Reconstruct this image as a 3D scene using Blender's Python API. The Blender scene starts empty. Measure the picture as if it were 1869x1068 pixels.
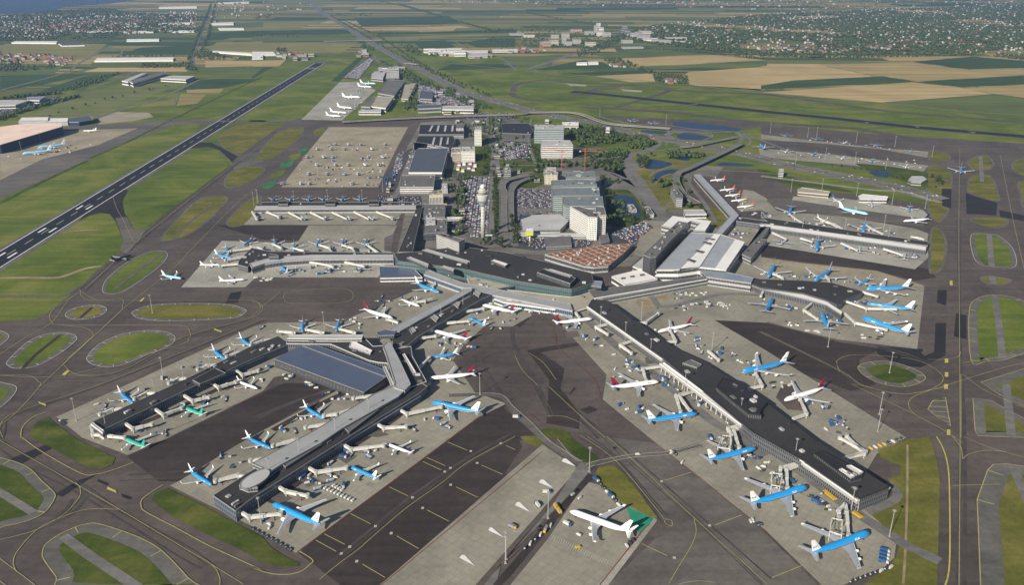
import bpy, math, random
from mathutils import Vector, Matrix
from mathutils.geometry import tessellate_polygon
R = math.radians
rnd = random.Random(7)
S = bpy.context.scene
COL = S.collection
# ------------------------------------------------ camera
CH, PITCH, F = 480.0, 21.77, 1525.0            # height (m), pitch, focal length in photo pixels (1869 wide)
cam = bpy.data.cameras.new('camera'); cam.sensor_width = 36; cam.lens = F / 1869 * 36
cam.clip_start = 1; cam.clip_end = 80000
co = bpy.data.objects.new('camera', cam); COL.objects.link(co)
co.location = (0, 0, CH); co.rotation_euler = (R(90 - PITCH), 0, 0); S.camera = co
# ------------------------------------------------ sky, sun, exposure
SUN_EL, SUN_AZ = 27.5, 35.0                    # shadows fall 35 degrees right of the viewing direction
w = bpy.data.worlds.new('World'); S.world = w; w.use_nodes = True
nt = w.node_tree; sky = nt.nodes.new('ShaderNodeTexSky'); sky.sky_type = 'NISHITA'
sky.sun_disc = False; sky.sun_elevation = R(SUN_EL); sky.sun_rotation = R(180 + SUN_AZ)
sky.air_density = 1.0; sky.dust_density = 1.2; sky.ozone_density = 1.2
nt.links.new(sky.outputs[0], nt.nodes['Background'].inputs[0]); nt.nodes['Background'].inputs[1].default_value = 0.050
sl = bpy.data.lights.new('sun', 'SUN'); sl.energy = 5.0; sl.angle = R(0.5); sl.color = (1, 0.92, 0.79)
so = bpy.data.objects.new('sun', sl); COL.objects.link(so)
so.rotation_euler = Vector((math.sin(R(SUN_AZ)) * math.cos(R(SUN_EL)), math.cos(R(SUN_AZ)) * math.cos(R(SUN_EL)), -math.sin(R(SUN_EL)))).to_track_quat('-Z', 'Y').to_euler()
S.view_settings.view_transform = 'Standard'; S.view_settings.look = 'None'
S.view_settings.exposure = 0.50; S.view_settings.gamma = 1
S.cycles.max_bounces = 5; S.cycles.volume_bounces = 0; S.cycles.diffuse_bounces = 2
S.cycles.use_denoising = True
# ------------------------------------------------ helpers
TX = {'1': 0, '2': 460, '3': 920, '4': 1389}; TY = {'A': 0, 'B': 260, 'C': 530, 'D': 798}
TILES = {a + b: (TX[b], TY[a], 3.8938) for a in 'ABCD' for b in '1234'}
TILES.update({'R': (0, 0, 1), 'Z1': (1440, 920, 7.215), 'Z2': (1340, 840, 7.215), 'Z3': (1240, 760, 7.215), 'Z4': (1000, 880, 7.215),
              'Z5': (440, 880, 7.215), 'Z6': (1540, 500, 7.215), 'Z7': (820, 320, 8.217), 'Z8': (160, 660, 7.215), 'E1': (700, 200, 4.45), 'E2': (1050, 180, 4.45), 'E3': (720, 420, 3.738)})
cp, sp_ = math.cos(R(PITCH)), math.sin(R(PITCH))
def G(x, y, h=0.0):                            # survey of the photograph: a pixel of a point whose height is known -> its place on the map
    d = ((x - 934.5), F * cp - (y - 534) * sp_, -F * sp_ - (y - 534) * cp)
    t = (h - CH) / d[2]
    return Vector((d[0] * t, d[1] * t, h))
def P(s, h=0.0):
    out = []; T = TILES['R']
    for tok in s.split():
        if tok in TILES: T = TILES[tok]; continue
        a, b = tok.split(',')
        out.append(G(T[0] + float(a) / T[2], T[1] + float(b) / T[2], h))
    return out
def props(o, label=None, cat=None, group=None, kind=None):
    for k, v in (('label', label), ('category', cat), ('group', group), ('kind', kind)):
        if v: o[k] = v
    return o
def link(name, me, mats, parent=None, loc=None, rz=None):
    o = bpy.data.objects.new(name, me); COL.objects.link(o)
    if me is not None and mats is not None and not me.materials:
        for m in (mats if isinstance(mats, (list, tuple)) else [mats]): me.materials.append(m)
    if parent: o.parent = parent
    if loc is not None: o.location = loc
    if rz is not None: o.rotation_euler = (0, 0, rz)
    return o
def empty(name, loc, rz=0.0):
    o = bpy.data.objects.new(name, None); COL.objects.link(o); o.location = loc; o.rotation_euler = (0, 0, rz)
    o.empty_display_size = 1; return o
class MB:
    def __init__(s): s.v = []; s.f = []; s.m = []; s.uv = []
    def add(s, vs, fs, m=0, uv=None):
        n = len(s.v); s.v += [tuple(v) for v in vs]; s.f += [[i + n for i in f] for f in fs]; s.m += [m] * len(fs)
    def box(s, x0, x1, y0, y1, z0, z1, m=0, M=None):
        vs = [Vector(p) for p in ((x0,y0,z0),(x1,y0,z0),(x1,y1,z0),(x0,y1,z0),(x0,y0,z1),(x1,y0,z1),(x1,y1,z1),(x0,y1,z1))]
        if M: vs = [M @ v for v in vs]
        s.add(vs, [(0,3,2,1),(4,5,6,7),(0,1,5,4),(1,2,6,5),(2,3,7,6),(3,0,4,7)], m)
    def bar(s, a, b, wd, ht, m=0):             # box along a-b, centred
        a = Vector(a); b = Vector(b); d = b - a; L = d.length
        if L < 1e-6: return
        d.normalize(); u = Vector((-d.y, d.x, 0)); u = u.normalized() if u.length > 1e-6 else Vector((1, 0, 0)); n = d.cross(u)
        vs = []
        for p in (a, b):
            for i, j in ((-1,-1),(1,-1),(1,1),(-1,1)): vs.append(p + u * (i * wd / 2) + n * (j * ht / 2))
        s.add(vs, [(0,1,2,3),(7,6,5,4),(0,4,5,1),(1,5,6,2),(2,6,7,3),(3,7,4,0)], m)
    def rings(s, rs, m=0, cap=True, mf=None):  # rs: list of rings of equal length
        n0 = len(s.v); k = len(rs[0])
        for r in rs: s.v += [tuple(p) for p in r]
        for i in range(len(rs) - 1):
            for j in range(k):
                s.f.append([n0 + i*k + j, n0 + i*k + (j+1) % k, n0 + (i+1)*k + (j+1) % k, n0 + (i+1)*k + j])
                s.m.append(mf(i, j) if mf else m)
        if cap:
            s.f.append([n0 + j for j in reversed(range(k))]); s.m.append(mf(0, 0) if mf else m)
            s.f.append([n0 + (len(rs)-1)*k + j for j in range(k)]); s.m.append(mf(len(rs)-2, 0) if mf else m)
    def cyl(s, x, y, z0, z1, r0, r1=None, k=8, m=0, ax='z'):
        r1 = r0 if r1 is None else r1; rs = []
        for t, r in ((z0, r0), (z1, r1)):
            ring = []
            for j in range(k):
                a = 2 * math.pi * j / k; c, d = r * math.cos(a), r * math.sin(a)
                ring.append((x + c, y + d, t) if ax == 'z' else (t, x + c, y + d) if ax == 'x' else (x + c, t, y + d))
            rs.append(ring)
        s.rings(rs, m)
    def mesh(s, name, smooth=False):
        me = bpy.data.meshes.new(name); me.from_pydata(s.v, [], s.f); me.update()
        me.polygons.foreach_set('material_index', s.m)
        if smooth: me.polygons.foreach_set('use_smooth', [True] * len(s.f))
        return me
    def build(s, name, mats, parent=None, smooth=False, **k): return link(name, s.mesh(name, smooth), mats, parent, **k)
# ------------------------------------------------ materials
MATS = {}
def bsdf(name, rough=0.8, metal=0.0, spec=0.3):
    m = bpy.data.materials.new(name); m.use_nodes = True; b = m.node_tree.nodes['Principled BSDF']
    b.inputs['Roughness'].default_value = rough; b.inputs['Metallic'].default_value = metal
    b.inputs['Specular IOR Level'].default_value = spec
    MATS[name] = m; return m, m.node_tree, b
def N(nt, t, **k):
    n = nt.nodes.new('ShaderNode' + t)
    for a, v in k.items(): setattr(n, a, v)
    return n
def ramp(nt, fac, stops):
    r = N(nt, 'ValToRGB'); e = r.color_ramp.elements
    while len(e) < len(stops): e.new(0.5)
    for el, (p, c) in zip(e, stops): el.position = p; el.color = (*c, 1)
    nt.links.new(fac, r.inputs[0]); return r.outputs[0]
def noise(nt, scale, detail=4, rough=0.55, vec=None, dist=0.0):
    n = N(nt, 'TexNoise'); n.inputs['Scale'].default_value = scale; n.inputs['Detail'].default_value = detail
    n.inputs['Roughness'].default_value = rough; n.inputs['Distortion'].default_value = dist
    if vec: nt.links.new(vec, n.inputs['Vector'])
    return n.outputs['Fac']
def mixc(nt, fac, a, b, mode='MIX'):
    n = N(nt, 'Mix', data_type='RGBA', blend_type=mode)
    for i, v in ((0, fac), (6, a), (7, b)):
        if isinstance(v, (int, float)): n.inputs[i].default_value = v
        elif isinstance(v, tuple): n.inputs[i].default_value = (*v[:3], 1)
        else: nt.links.new(v, n.inputs[i])
    return n.outputs[2]
def coord(nt, rot=0.0, sc=(1, 1, 1)):
    t = N(nt, 'TexCoord'); mp = N(nt, 'Mapping'); mp.inputs['Rotation'].default_value = (0, 0, rot); mp.inputs['Scale'].default_value = sc
    nt.links.new(t.outputs['Object'], mp.inputs[0]); return mp.outputs[0]
def plain(name, c, rough=0.6, metal=0.0, var=0.12, vs=0.3, spec=0.3):
    if name in MATS: return MATS[name]
    m, nt, b = bsdf(name, rough, metal, spec)
    if var:
        f = noise(nt, vs, 3, vec=coord(nt))
        nt.links.new(ramp(nt, f, [(0.3, tuple(x * (1 - var) for x in c)), (0.7, tuple(min(1, x * (1 + var)) for x in c))]), b.inputs['Base Color'])
    else: b.inputs['Base Color'].default_value = (*c, 1)
    return m
def asphalt(name, c, streak=0.0, ang=0.0, var=0.25):
    m, nt, b = bsdf(name, 0.9); v = coord(nt)
    big = noise(nt, 0.006, 5, 0.6, v, 0.6); small = noise(nt, 0.12, 5, 0.7, v)
    col = ramp(nt, big, [(0.3, tuple(x * (1 - var) for x in c)), (0.5, c), (0.72, (c[0] * (1 + var), c[1] * (1 + var * .92), c[2] * (1 + var * .85)))])
    col = mixc(nt, 0.55, col, ramp(nt, small, [(0.25, (0.5,) * 3), (0.75, (1.38,) * 3)]), 'MULTIPLY')
    sv = coord(nt, -ang, (0.004, 0.09, 1)); st = noise(nt, 1.0, 4, 0.6, sv)
    col = mixc(nt, 0.45 + streak, col, ramp(nt, st, [(0.33, (0.58, 0.57, 0.56)), (0.62, (1.22, 1.2, 1.17))]), 'MULTIPLY')
    # patched rectangles of newer and older paving
    br = N(nt, 'TexBrick'); nt.links.new(coord(nt, -ang - 0.3, (1, 1, 1)), br.inputs['Vector'])
    br.inputs['Scale'].default_value = 1; br.inputs['Brick Width'].default_value = 90; br.inputs['Row Height'].default_value = 24
    br.inputs['Mortar Size'].default_value = 0.25; br.inputs['Color1'].default_value = (0.8, 0.8, 0.8, 1); br.inputs['Color2'].default_value = (1.1, 1.1, 1.1, 1); br.inputs['Mortar'].default_value = (0.72, 0.72, 0.72, 1)
    col = mixc(nt, 0.6, col, br.outputs[0], 'MULTIPLY')
    nt.links.new(col, b.inputs['Base Color']); return m
def concrete(name, c, ang=0.0):
    m, nt, b = bsdf(name, 0.85); v = coord(nt)
    big = noise(nt, 0.012, 5, 0.6, v, 0.5); small = noise(nt, 0.15, 5, 0.7, v)
    col = ramp(nt, big, [(0.3, tuple(x * 0.72 for x in c)), (0.52, c), (0.72, tuple(x * 1.2 for x in c))])
    col = mixc(nt, 0.6, col, ramp(nt, small, [(0.25, (0.7,) * 3), (0.7, (1.15,) * 3)]), 'MULTIPLY')
    br = N(nt, 'TexBrick'); nt.links.new(coord(nt, -ang), br.inputs['Vector']); br.offset = 0
    br.inputs['Scale'].default_value = 1; br.inputs['Brick Width'].default_value = 7.5; br.inputs['Row Height'].default_value = 7.5
    br.inputs['Mortar Size'].default_value = 0.15; br.inputs['Color1'].default_value = (0.93, 0.93, 0.93, 1); br.inputs['Color2'].default_value = (1.04, 1.04, 1.04, 1); br.inputs['Mortar'].default_value = (0.58, 0.57, 0.55, 1)
    col = mixc(nt, 0.75, col, br.outputs[0], 'MULTIPLY')
    oil = noise(nt, 0.06, 2, 0.5, v)
    col = mixc(nt, ramp(nt, oil, [(0.66, (0, 0, 0)), (0.76, (0.55,) * 3)]), col, tuple(x * 0.5 for x in c))
    nt.links.new(col, b.inputs['Base Color']); return m
def grassm(name, c1, c2, c3, sc=0.012, ang=0.0):
    m, nt, b = bsdf(name, 0.95, 0, 0.1); v = coord(nt)
    f = noise(nt, sc, 6, 0.65, v, 0.8); g = noise(nt, 0.22, 4, 0.7, v)
    col = ramp(nt, f, [(0.32, c1), (0.5, c2), (0.68, c3)])
    col = mixc(nt, 0.6, col, ramp(nt, g, [(0.25, (0.6,) * 3), (0.75, (1.3,) * 3)]), 'MULTIPLY')
    st = noise(nt, 1.0, 3, 0.5, coord(nt, -ang, (0.005, 0.07, 1)))
    col = mixc(nt, 0.5, col, ramp(nt, st, [(0.36, (0.68, 0.72, 0.62)), (0.62, (1.25, 1.2, 1.1))]), 'MULTIPLY')
    nt.links.new(col, b.inputs['Base Color']); return m
def fieldm(name, c, ang):
    m, nt, b = bsdf(name, 0.95, 0, 0.1)
    f = noise(nt, 0.004, 5, 0.6, coord(nt), 0.4)
    col = ramp(nt, f, [(0.3, tuple(x * .85 for x in c)), (0.7, tuple(x * 1.15 for x in c))])
    st = noise(nt, 1.0, 3, 0.6, coord(nt, -ang, (0.0008, 0.02, 1)))
    col = mixc(nt, 0.8, col, ramp(nt, st, [(0.35, (0.8, 0.8, 0.78)), (0.65, (1.15, 1.13, 1.1))]), 'MULTIPLY')
    nt.links.new(col, b.inputs['Base Color']); return m
def glassband(name, c, mull, pitch=3.0, frac=0.12):
    m, nt, b = bsdf(name, 0.25, 0.0, 0.6); u = N(nt, 'UVMap'); sx = N(nt, 'SeparateXYZ'); nt.links.new(u.outputs[0], sx.inputs[0])
    d = N(nt, 'Math', operation='DIVIDE'); d.inputs[1].default_value = pitch; nt.links.new(sx.outputs[0], d.inputs[0])
    fr = N(nt, 'Math', operation='FRACT'); nt.links.new(d.outputs[0], fr.inputs[0])
    lt = N(nt, 'Math', operation='LESS_THAN'); lt.inputs[1].default_value = frac; nt.links.new(fr.outputs[0], lt.inputs[0])
    nt.links.new(mixc(nt, lt.outputs[0], c, mull), b.inputs['Base Color']); return m
def seamroof(name, c, pitch=3.0, ang=0.0, dark=0.8, rough=0.5):
    m, nt, b = bsdf(name, rough); sx = N(nt, 'SeparateXYZ'); nt.links.new(coord(nt, -ang), sx.inputs[0])
    d = N(nt, 'Math', operation='DIVIDE'); d.inputs[1].default_value = pitch; nt.links.new(sx.outputs[1], d.inputs[0])
    fr = N(nt, 'Math', operation='FRACT'); nt.links.new(d.outputs[0], fr.inputs[0])
    lt = N(nt, 'Math', operation='LESS_THAN'); lt.inputs[1].default_value = 0.15; nt.links.new(fr.outputs[0], lt.inputs[0])
    f = noise(nt, 0.05, 4, 0.6, coord(nt)); col = ramp(nt, f, [(0.3, tuple(x * .85 for x in c)), (0.7, tuple(min(1, x * 1.1) for x in c))])
    nt.links.new(mixc(nt, lt.outputs[0], col, tuple(x * dark for x in c)), b.inputs['Base Color']); return m

M_ground = grassm('ground_grass', (.070, .085, .026), (.100, .115, .036), (.145, .145, .055), 0.003)
M_grass = grassm('airfield_grass', (.062, .098, .014), (.112, .145, .024), (.185, .190, .046), 0.0055, R(60))
M_gdry = grassm('dry_grass', (.085, .095, .018), (.130, .128, .028), (.190, .165, .048), 0.014)
M_gdark = grassm('deep_grass', (.036, .058, .010), (.062, .086, .014), (.115, .115, .030), 0.02)
M_asph = asphalt('asphalt', (.094, .077, .069), 0, R(55))
M_asphg = asphalt('grey_asphalt', (.122, .110, .099), 0, R(20))
M_alley = asphalt('dark_asphalt', (.043, .033, .030), 0.1, R(52))
M_patch = asphalt('fresh_asphalt', (.021, .019, .021), 0, R(10), 0.1)
M_runway = asphalt('runway_asphalt', (.013, .015, .020), 0.2, R(88), 0.1)
M_shoulder = asphalt('shoulder_asphalt', (.125, .120, .108), 0, R(88), 0.15)
M_conc = concrete('apron_concrete', (.265, .250, .200), R(52))
M_concw = concrete('light_concrete', (.34, .33, .285), R(5))
M_concb = concrete('warm_concrete', (.32, .28, .20), R(3))
M_road = asphalt('road_asphalt', (.165, .160, .150), 0, 0, 0.12)
M_land = asphalt('landside_paving', (.165, .158, .135), 0, 0, 0.45)
M_carpark = asphalt('car_park_asphalt', (.062, .064, .075), 0, 0, 0.2)
M_water = plain('water', (.012, .030, .075), 0.35, 0, 0.2, 0.02, 0.25)
M_yel = plain('yellow_paint', (.33, .30, .13), 0.8, 0, .15, 0.2)
M_yelb = plain('bright_yellow_paint', (.42, .38, .09), 0.8, 0, .15, 0.2)
M_rub = plain('rubber_stain', (.062, .053, .050), 0.9, 0, .3, 0.05)
M_pale = plain('pale_paint', (.40, .39, .33), 0.8, 0, .15, 0.2)
M_white = plain('white_paint', (.72, .72, .70), 0.7, 0, .1, 0.2)
M_red = plain('red_paint', (.20, .05, .04), 0.8, 0, .2, 0.2)
M_greenp = plain('green_paint', (.02, .24, .13), 0.8, 0, .15, 0.1)
M_mesh = plain('green_mesh_ground', (.045, .135, .060), 0.9, 0, .4, 0.06)
M_dirt = plain('dirt', (.26, .21, .13), 0.95, 0, .3, 0.04)

# ------------------------------------------------ ground sheets
def smooth_closed(pts, n=6, closed=True):
    out = []; k = len(pts)
    rng = range(k) if closed else range(k - 1)
    for i in rng:
        if closed: p0, p1, p2, p3 = pts[i-1], pts[i], pts[(i+1) % k], pts[(i+2) % k]
        else: p0, p1, p2, p3 = pts[max(i-1, 0)], pts[i], pts[i+1], pts[min(i+2, k-1)]
        for j in range(n):
            t = j / n
            out.append(0.5 * ((2*p1) + (p2-p0)*t + (2*p0-5*p1+4*p2-p3)*t*t + (3*p1-p0-3*p2+p3)*t**3))
    if not closed: out.append(pts[-1])
    return out
LZ = {}
def layer(l):
    LZ[l] = LZ.get(l, -1) + 1
    return 0.05 + l * 0.14 + (LZ[l] % 33) * 0.004
def area(pts): return sum(pts[i-1].x * pts[i].y - pts[i].x * pts[i-1].y for i in range(len(pts))) / 2
def sheet(name, pts, mat, l=1, smooth=False, kind='structure', z=None):
    if isinstance(pts, str): pts = P(pts)
    if smooth: pts = smooth_closed(pts)
    z = layer(l) if z is None else z
    if area(pts) < 0: pts = pts[::-1]
    vs = [Vector((p.x, p.y, z)) for p in pts]; mb = MB(); mb.add(vs, [list(t) for t in tessellate_polygon([vs])])
    o = mb.build(name, mat)
    me = o.data
    for p in me.polygons:
        if p.normal.z < 0: p.flip()
    o['kind'] = kind; return o
def ribbon(name, pts, width, mat, l=5, smooth=True, z=None, dash=None, closed=False, thick=None, kind='structure'):
    if isinstance(pts, str): pts = P(pts)
    pts = [Vector((p.x, p.y, 0)) for p in pts]
    if smooth and len(pts) > 2: pts = smooth_closed(pts, 8, closed)
    if closed: pts = pts + [pts[0]]
    z = layer(l) if z is None else z; mb = MB()
    if dash:
        on, off = dash; d = 0; seg = []
        for a, b in zip(pts, pts[1:]):
            L = (b - a).length; s = 0
            u = (b - a).normalized() if L else Vector((1, 0, 0))
            while s < L:
                ph = (d + s) % (on + off); step = min(L - s, (on - ph) if ph < on else (on + off - ph)); step = max(step, 0.01)
                if ph < on: seg.append((a + u * s, a + u * (s + step)))
                s += step
            d += L
        for a, b in seg:
            u = (b - a); n = Vector((-u.y, u.x, 0))
            if n.length < 1e-6: continue
            n = n.normalized() * width / 2
            mb.add([(q.x, q.y, z) for q in (a - n, b - n, b + n, a + n)], [(0, 1, 2, 3)])
    else:
        vs = []
        for i, p in enumerate(pts):
            a = pts[max(i-1, 0)]; b = pts[min(i+1, len(pts)-1)]
            if closed and i in (0, len(pts)-1): a, b = pts[-2], pts[1]
            u = b - a; n = Vector((-u.y, u.x, 0)).normalized() * width / 2
            vs += [(p.x + n.x, p.y + n.y, z), (p.x - n.x, p.y - n.y, z)]
        mb.add(vs, [(2*i, 2*i+1, 2*i+3, 2*i+2) for i in range(len(pts)-1)])
    o = mb.build(name, mat); o['kind'] = kind; return o
def offset_poly(pts, d):                       # d > 0 shrinks a CCW polygon
    if area(pts) < 0: pts = pts[::-1]
    out = []
    for i, p in enumerate(pts):
        a, b = pts[i-1], pts[(i+1) % len(pts)]
        u = (p - a).normalized(); v = (b - p).normalized(); n1 = Vector((-u.y, u.x, 0)); n2 = Vector((-v.y, v.x, 0))
        n = n1 + n2; n = n.normalized() if n.length > 1e-4 else n1
        c = max(0.5, n.dot(n1)); out.append(p + n * d / c)
    return out
def island(s, inset=6, mat=None, line=None, sm=True, ticks=0, base=None, lw=0.9):
    pts = P(s); pts = smooth_closed(pts, 5) if sm else pts
    if area(pts) < 0: pts = pts[::-1]
    sheet('paved_shoulder', pts, base or M_shoulder, 3)
    sheet('grass_island', offset_poly(pts, inset), mat or M_grass, 4)
    if line: ribbon('edge_line', pts, lw, line, 5, False, closed=True)
    if ticks:
        mb = MB(); z = layer(5); acc = 0
        inn = offset_poly(pts, inset * 0.8)
        for i, p in enumerate(pts):
            acc += (p - pts[i-1]).length
            if acc > ticks: acc = 0; q = inn[i]; mb.bar((p.x, p.y, z - .03), (q.x, q.y, z - .03), 1.1, 0.06)
        if mb.v: mb.build('shoulder_stripes', line)['kind'] = 'structure'

# base ground
g = MB(); g.add([(-30000, -600, 0), (30000, -600, 0), (30000, 40000, 0), (-30000, 40000, 0)], [(0, 1, 2, 3)]); g.build('ground', M_ground)['kind'] = 'structure'
# farmland beyond the airport
FA = R(-3)
fcol0 = [(.20, .165, .075), (.25, .20, .10), (.155, .15, .06), (.055, .085, .035), (.035, .062, .030), (.08, .105, .04), (.11, .125, .05), (.30, .235, .13), (.028, .05, .03), (.13, .14, .07)]
fcol = [(a * 1.3, b * 1.28, c * 1.15) if a > .1 else (a * 1.25, b * 1.25, c) for a, b, c in fcol0]
FM = [fieldm('field_%s' % n, c, FA) for n, c in zip(('wheat', 'barley', 'meadow', 'beet', 'potato', 'pasture', 'grassland', 'stubble', 'maize', 'hay'), fcol)]
fm = MB(); y = 3300.0; fr = random.Random(3)
while y < 17000:
    dy = fr.uniform(80, 230) * (1 + (y - 3300) / 9000); x = -9000 + fr.uniform(-500, 0)
    while x < 11000:
        dx = fr.uniform(500, 1500)
        vs = [(x, y), (x + dx - 12, y), (x + dx - 12, y + dy - 12), (x, y + dy - 12)]
        n = fr.choice((1, 2, 3, 4)); mi = fr.choices(range(10), (6, 5, 6, 3, 4, 5, 6, 3, 3, 6))[0]
        for k in range(n):
            ya, yb = y + (dy - 12) * k / n, y + (dy - 12) * (k + 1) / n - (4 if k < n - 1 else 0)
            q = [(x, ya), (x + dx - 12, ya), (x + dx - 12, yb), (x, yb)]
            fm.add([(a * math.cos(FA) - b * math.sin(FA), a * math.sin(FA) + b * math.cos(FA), 0.06) for a, b in q], [(0, 1, 2, 3)], mi if k != 1 else fr.randrange(10))
        x += dx
    y += dy
fm.build('farmland', FM)['kind'] = 'structure'
# airfield grass over the farmland grid near the field
sheet('airfield_lawn', "R -400,700 -400,190 60,195 130,150 360,128 420,112 640,96 700,88 870,95 1000,120 1230,146 1380,165 1869,210 2300,250 2300,700", M_grass, 0, z=0.12)
FD = dict(tan=FM[7], gold=FM[1], yg=FM[2], dk=FM[4], gr=FM[5], gl=FM[6], tn2=FM[0])
for c, s in (('yg', "A1 830,770 1080,730 1240,700 1240,745 960,760"), ('gold', "A1 1320,635 1590,630 1560,662 1330,660"), ('tn2', "A1 1285,665 1470,668 1400,735 1255,750"), ('yg', "A1 1500,365 1869,352 1869,372 1500,380"), ('dk', "A1 1480,230 1869,215 1869,262 1480,270"), ('gr', "A1 1500,178 1869,150 1869,190 1740,195"), ('gr', "A1 480,330 620,322 800,318 640,390 380,395"), ('tan', "A3 770,415 1480,390 1869,425 960,470"), ('tan', "A3 1310,510 1869,470 A4 0,470 0,640 A3 1869,635 1330,605 1240,560"),
    ('tan', "A4 0,470 400,457 800,540 0,605"), ('gold', "A4 410,457 1060,440 1480,495 1869,482 1869,530 1110,578 880,538 810,535"), ('dk', "A4 230,570 870,540 1080,578 0,635 0,608"),
    ('tan', "A4 0,655 370,630 1080,583 1420,622 1640,668 850,727 "), ('dk', "A4 1130,578 1869,535 1869,595 1420,618"), ('gold', "A4 1440,626 2100,585 2100,720 1640,664"),
    ('gr', "A4 880,730 1640,674 2200,740 2200,830 1700,797"), ('dk', "A4 1080,436 1500,400 2000,440 2000,475 1480,490"), ('tan', "A3 650,540 1050,520 1075,582 900,582"),
    ('dk', "A3 400,520 1000,495 1040,515 640,536"), ('gr', "A3 0,410 400,385 480,390 200,490 0,460"), ('dk', "A3 230,490 560,425 700,440 780,480 250,500"), ('gr', "A3 620,385 1100,340 1450,385 760,410"),
    ('gr', "A3 960,474 1869,428 1869,465 1100,492"),
    ('tan', "A1 590,510 700,480 1330,475 1330,507"), ('dk', "A1 850,390 1000,335 1375,320 1370,387"), ('tan', "A1 1460,430 1869,430 1869,465 1460,478"),
    ('yg', "A1 0,385 30,310 760,310 640,415 0,395"), ('yg', "A1 1480,350 1540,300 1869,290 1869,350 1500,362"), ('gl', "A1 170,850 560,660 920,590 1300,590 690,840"),
    ('dk', "A1 0,535 640,525 300,600 0,640"), ('gr', "A1 0,480 450,470 380,525 0,528"), ('dk', "A1 300,640 600,540 860,520 700,590 400,655"), ('gr', "A1 650,445 1330,440 1330,472 640,478"),
    ('yg', "A2 0,300 760,295 640,372 0,372"), ('tan', "A2 0,430 240,425 190,470 0,470"), ('dk', "A2 0,478 150,475 0,560"), ('dk', "A2 1130,290 1380,285 1450,335 1210,350"),
    ('dk', "A2 1510,300 1700,270 1869,270 1869,330 1600,335"), ('gr', "A1 1380,480 1869,480 1790,545 1500,540"), ('dk', "A1 1340,570 1560,560 1869,560 1600,620 1300,640"),
    ('dk', "A2 560,575 760,400 800,400 620,580"), ('yg', "A2 890,262 1869,235 1869,250 960,275"), ('dk', "A2 900,235 1869,205 1869,230 880,245"), ('tan', "A2 770,205 1480,180 1560,195 830,215"),
    ('dk', "A2 0,215 700,205 700,240 0,250"), ('gr', "A2 0,255 720,245 750,285 0,295"), ('dk', "A2 720,125 1400,110 1480,165 780,185"), ('dk', "A2 1300,500 1420,455 1869,450 1869,480")):
    sheet('crop_field', s, FD[c], 1)
sheet('lake', "R -900,-20 330,-12 200,6 110,12 100,22 -30,26 -400,40", M_water, 2)
# --- big paved area: taxiways and aprons
sheet('taxiway_pavement', "R -250,600 0,587 64,583 87,571 110,553 140,530 177,494 221,460 262,422 421,304 436,286 470,258 505,228 545,216 600,221 760,212 1000,204 1150,214 1350,222 1600,245 1869,262 2400,310 2400,1300 -250,1300", M_asph, 1)
sheet('hangar_apron', "R -300,290 110,232 280,222 330,223 235,259 0,363 -300,495", M_asphg, 1)
# runway (45 m wide between its side stripes)
ra, rb = G(-60, 511), G(587.5, 112.5); ru = (rb - ra).normalized(); ra = ra - ru * 900; rn = Vector((-ru.y, ru.x, 0)); RL = (rb - ra).length
def rrect(name, s0, s1, o0, o1, mat, l): sheet(name, [ra + ru*s0 + rn*o0, ra + ru*s1 + rn*o0, ra + ru*s1 + rn*o1, ra + ru*s0 + rn*o1], mat, l)
rrect('runway_shoulder', 0, RL, -33, 33, M_shoulder, 2)
rrect('runway', 0, RL - 60, -23.5, 23.5, M_runway, 3)
for s in (-1, 1): rrect('runway_side_stripe', 0, RL - 60, s * 22.5 - .9, s * 22.5 + .9, M_white, 5)
mb = MB(); z = layer(5); s = 0
while s < RL - 150:
    a = ra + ru * s; b = ra + ru * (s + 30); n = rn * 0.45
    mb.add([(q.x, q.y, z) for q in (a-n, b-n, b+n, a+n)], [(0, 1, 2, 3)]); s += 60
for px, py in ((156.7, 379.4), (87.8, 421), (14, 467), (-62, 514)):
    s0 = (G(px, py) - ra).dot(ru)
    for o in (-10, 10):
        a = ra + ru * (s0 - 14) + rn * o; b = a + ru * 30; n = rn * 2
        mb.add([(q.x, q.y, z) for q in (a-n, b-n, b+n, a+n)], [(0, 1, 2, 3)])
mb.build('runway_centre_markings', M_white)['kind'] = 'structure'
rrect('runway_end_patch', RL - 300, RL - 240, -23, 23, M_shoulder, 4)
sheet('runway_exit', "B1 700,500 905,330 870,370 860,420 890,520 950,620 1010,640 940,730 870,780 880,700 820,560 780,510", M_patch, 3)
sheet('runway_exit', "B1 560,560 620,495 880,335 910,340 868,420 885,510 905,532 820,545 790,508 720,498 640,518", M_patch, 3)
sheet('runway_exit', "B1 820,540 900,530 950,620 1040,625 900,800 850,760 880,700", M_asphg, 4)
sheet('runway_exit', "B1 1340,45 1340,0 1500,0 1600,50 1690,100 1650,140 1560,55 1480,30", M_patch, 3)
sheet('runway_exit', "B1 1540,60 1600,50 1700,95 1869,60 1869,140 1660,190 1640,130", M_asphg, 2)
sheet('taxiway_link', "A1 780,900 1000,900 1220,845 1530,860 1510,885 1200,870 1010,960 860,1010", M_asphg, 3)
ribbon('taxiway_link', "A1 1220,850 1500,860 1869,860 A2 0,858 350,860", 24, M_asphg, 3)
# grass between runway and taxiway
island("B1 905,350 1370,55 1480,45 1550,70 1610,130 1630,170 1045,605 1000,612 960,570 905,430", 1, sm=False)
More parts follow.
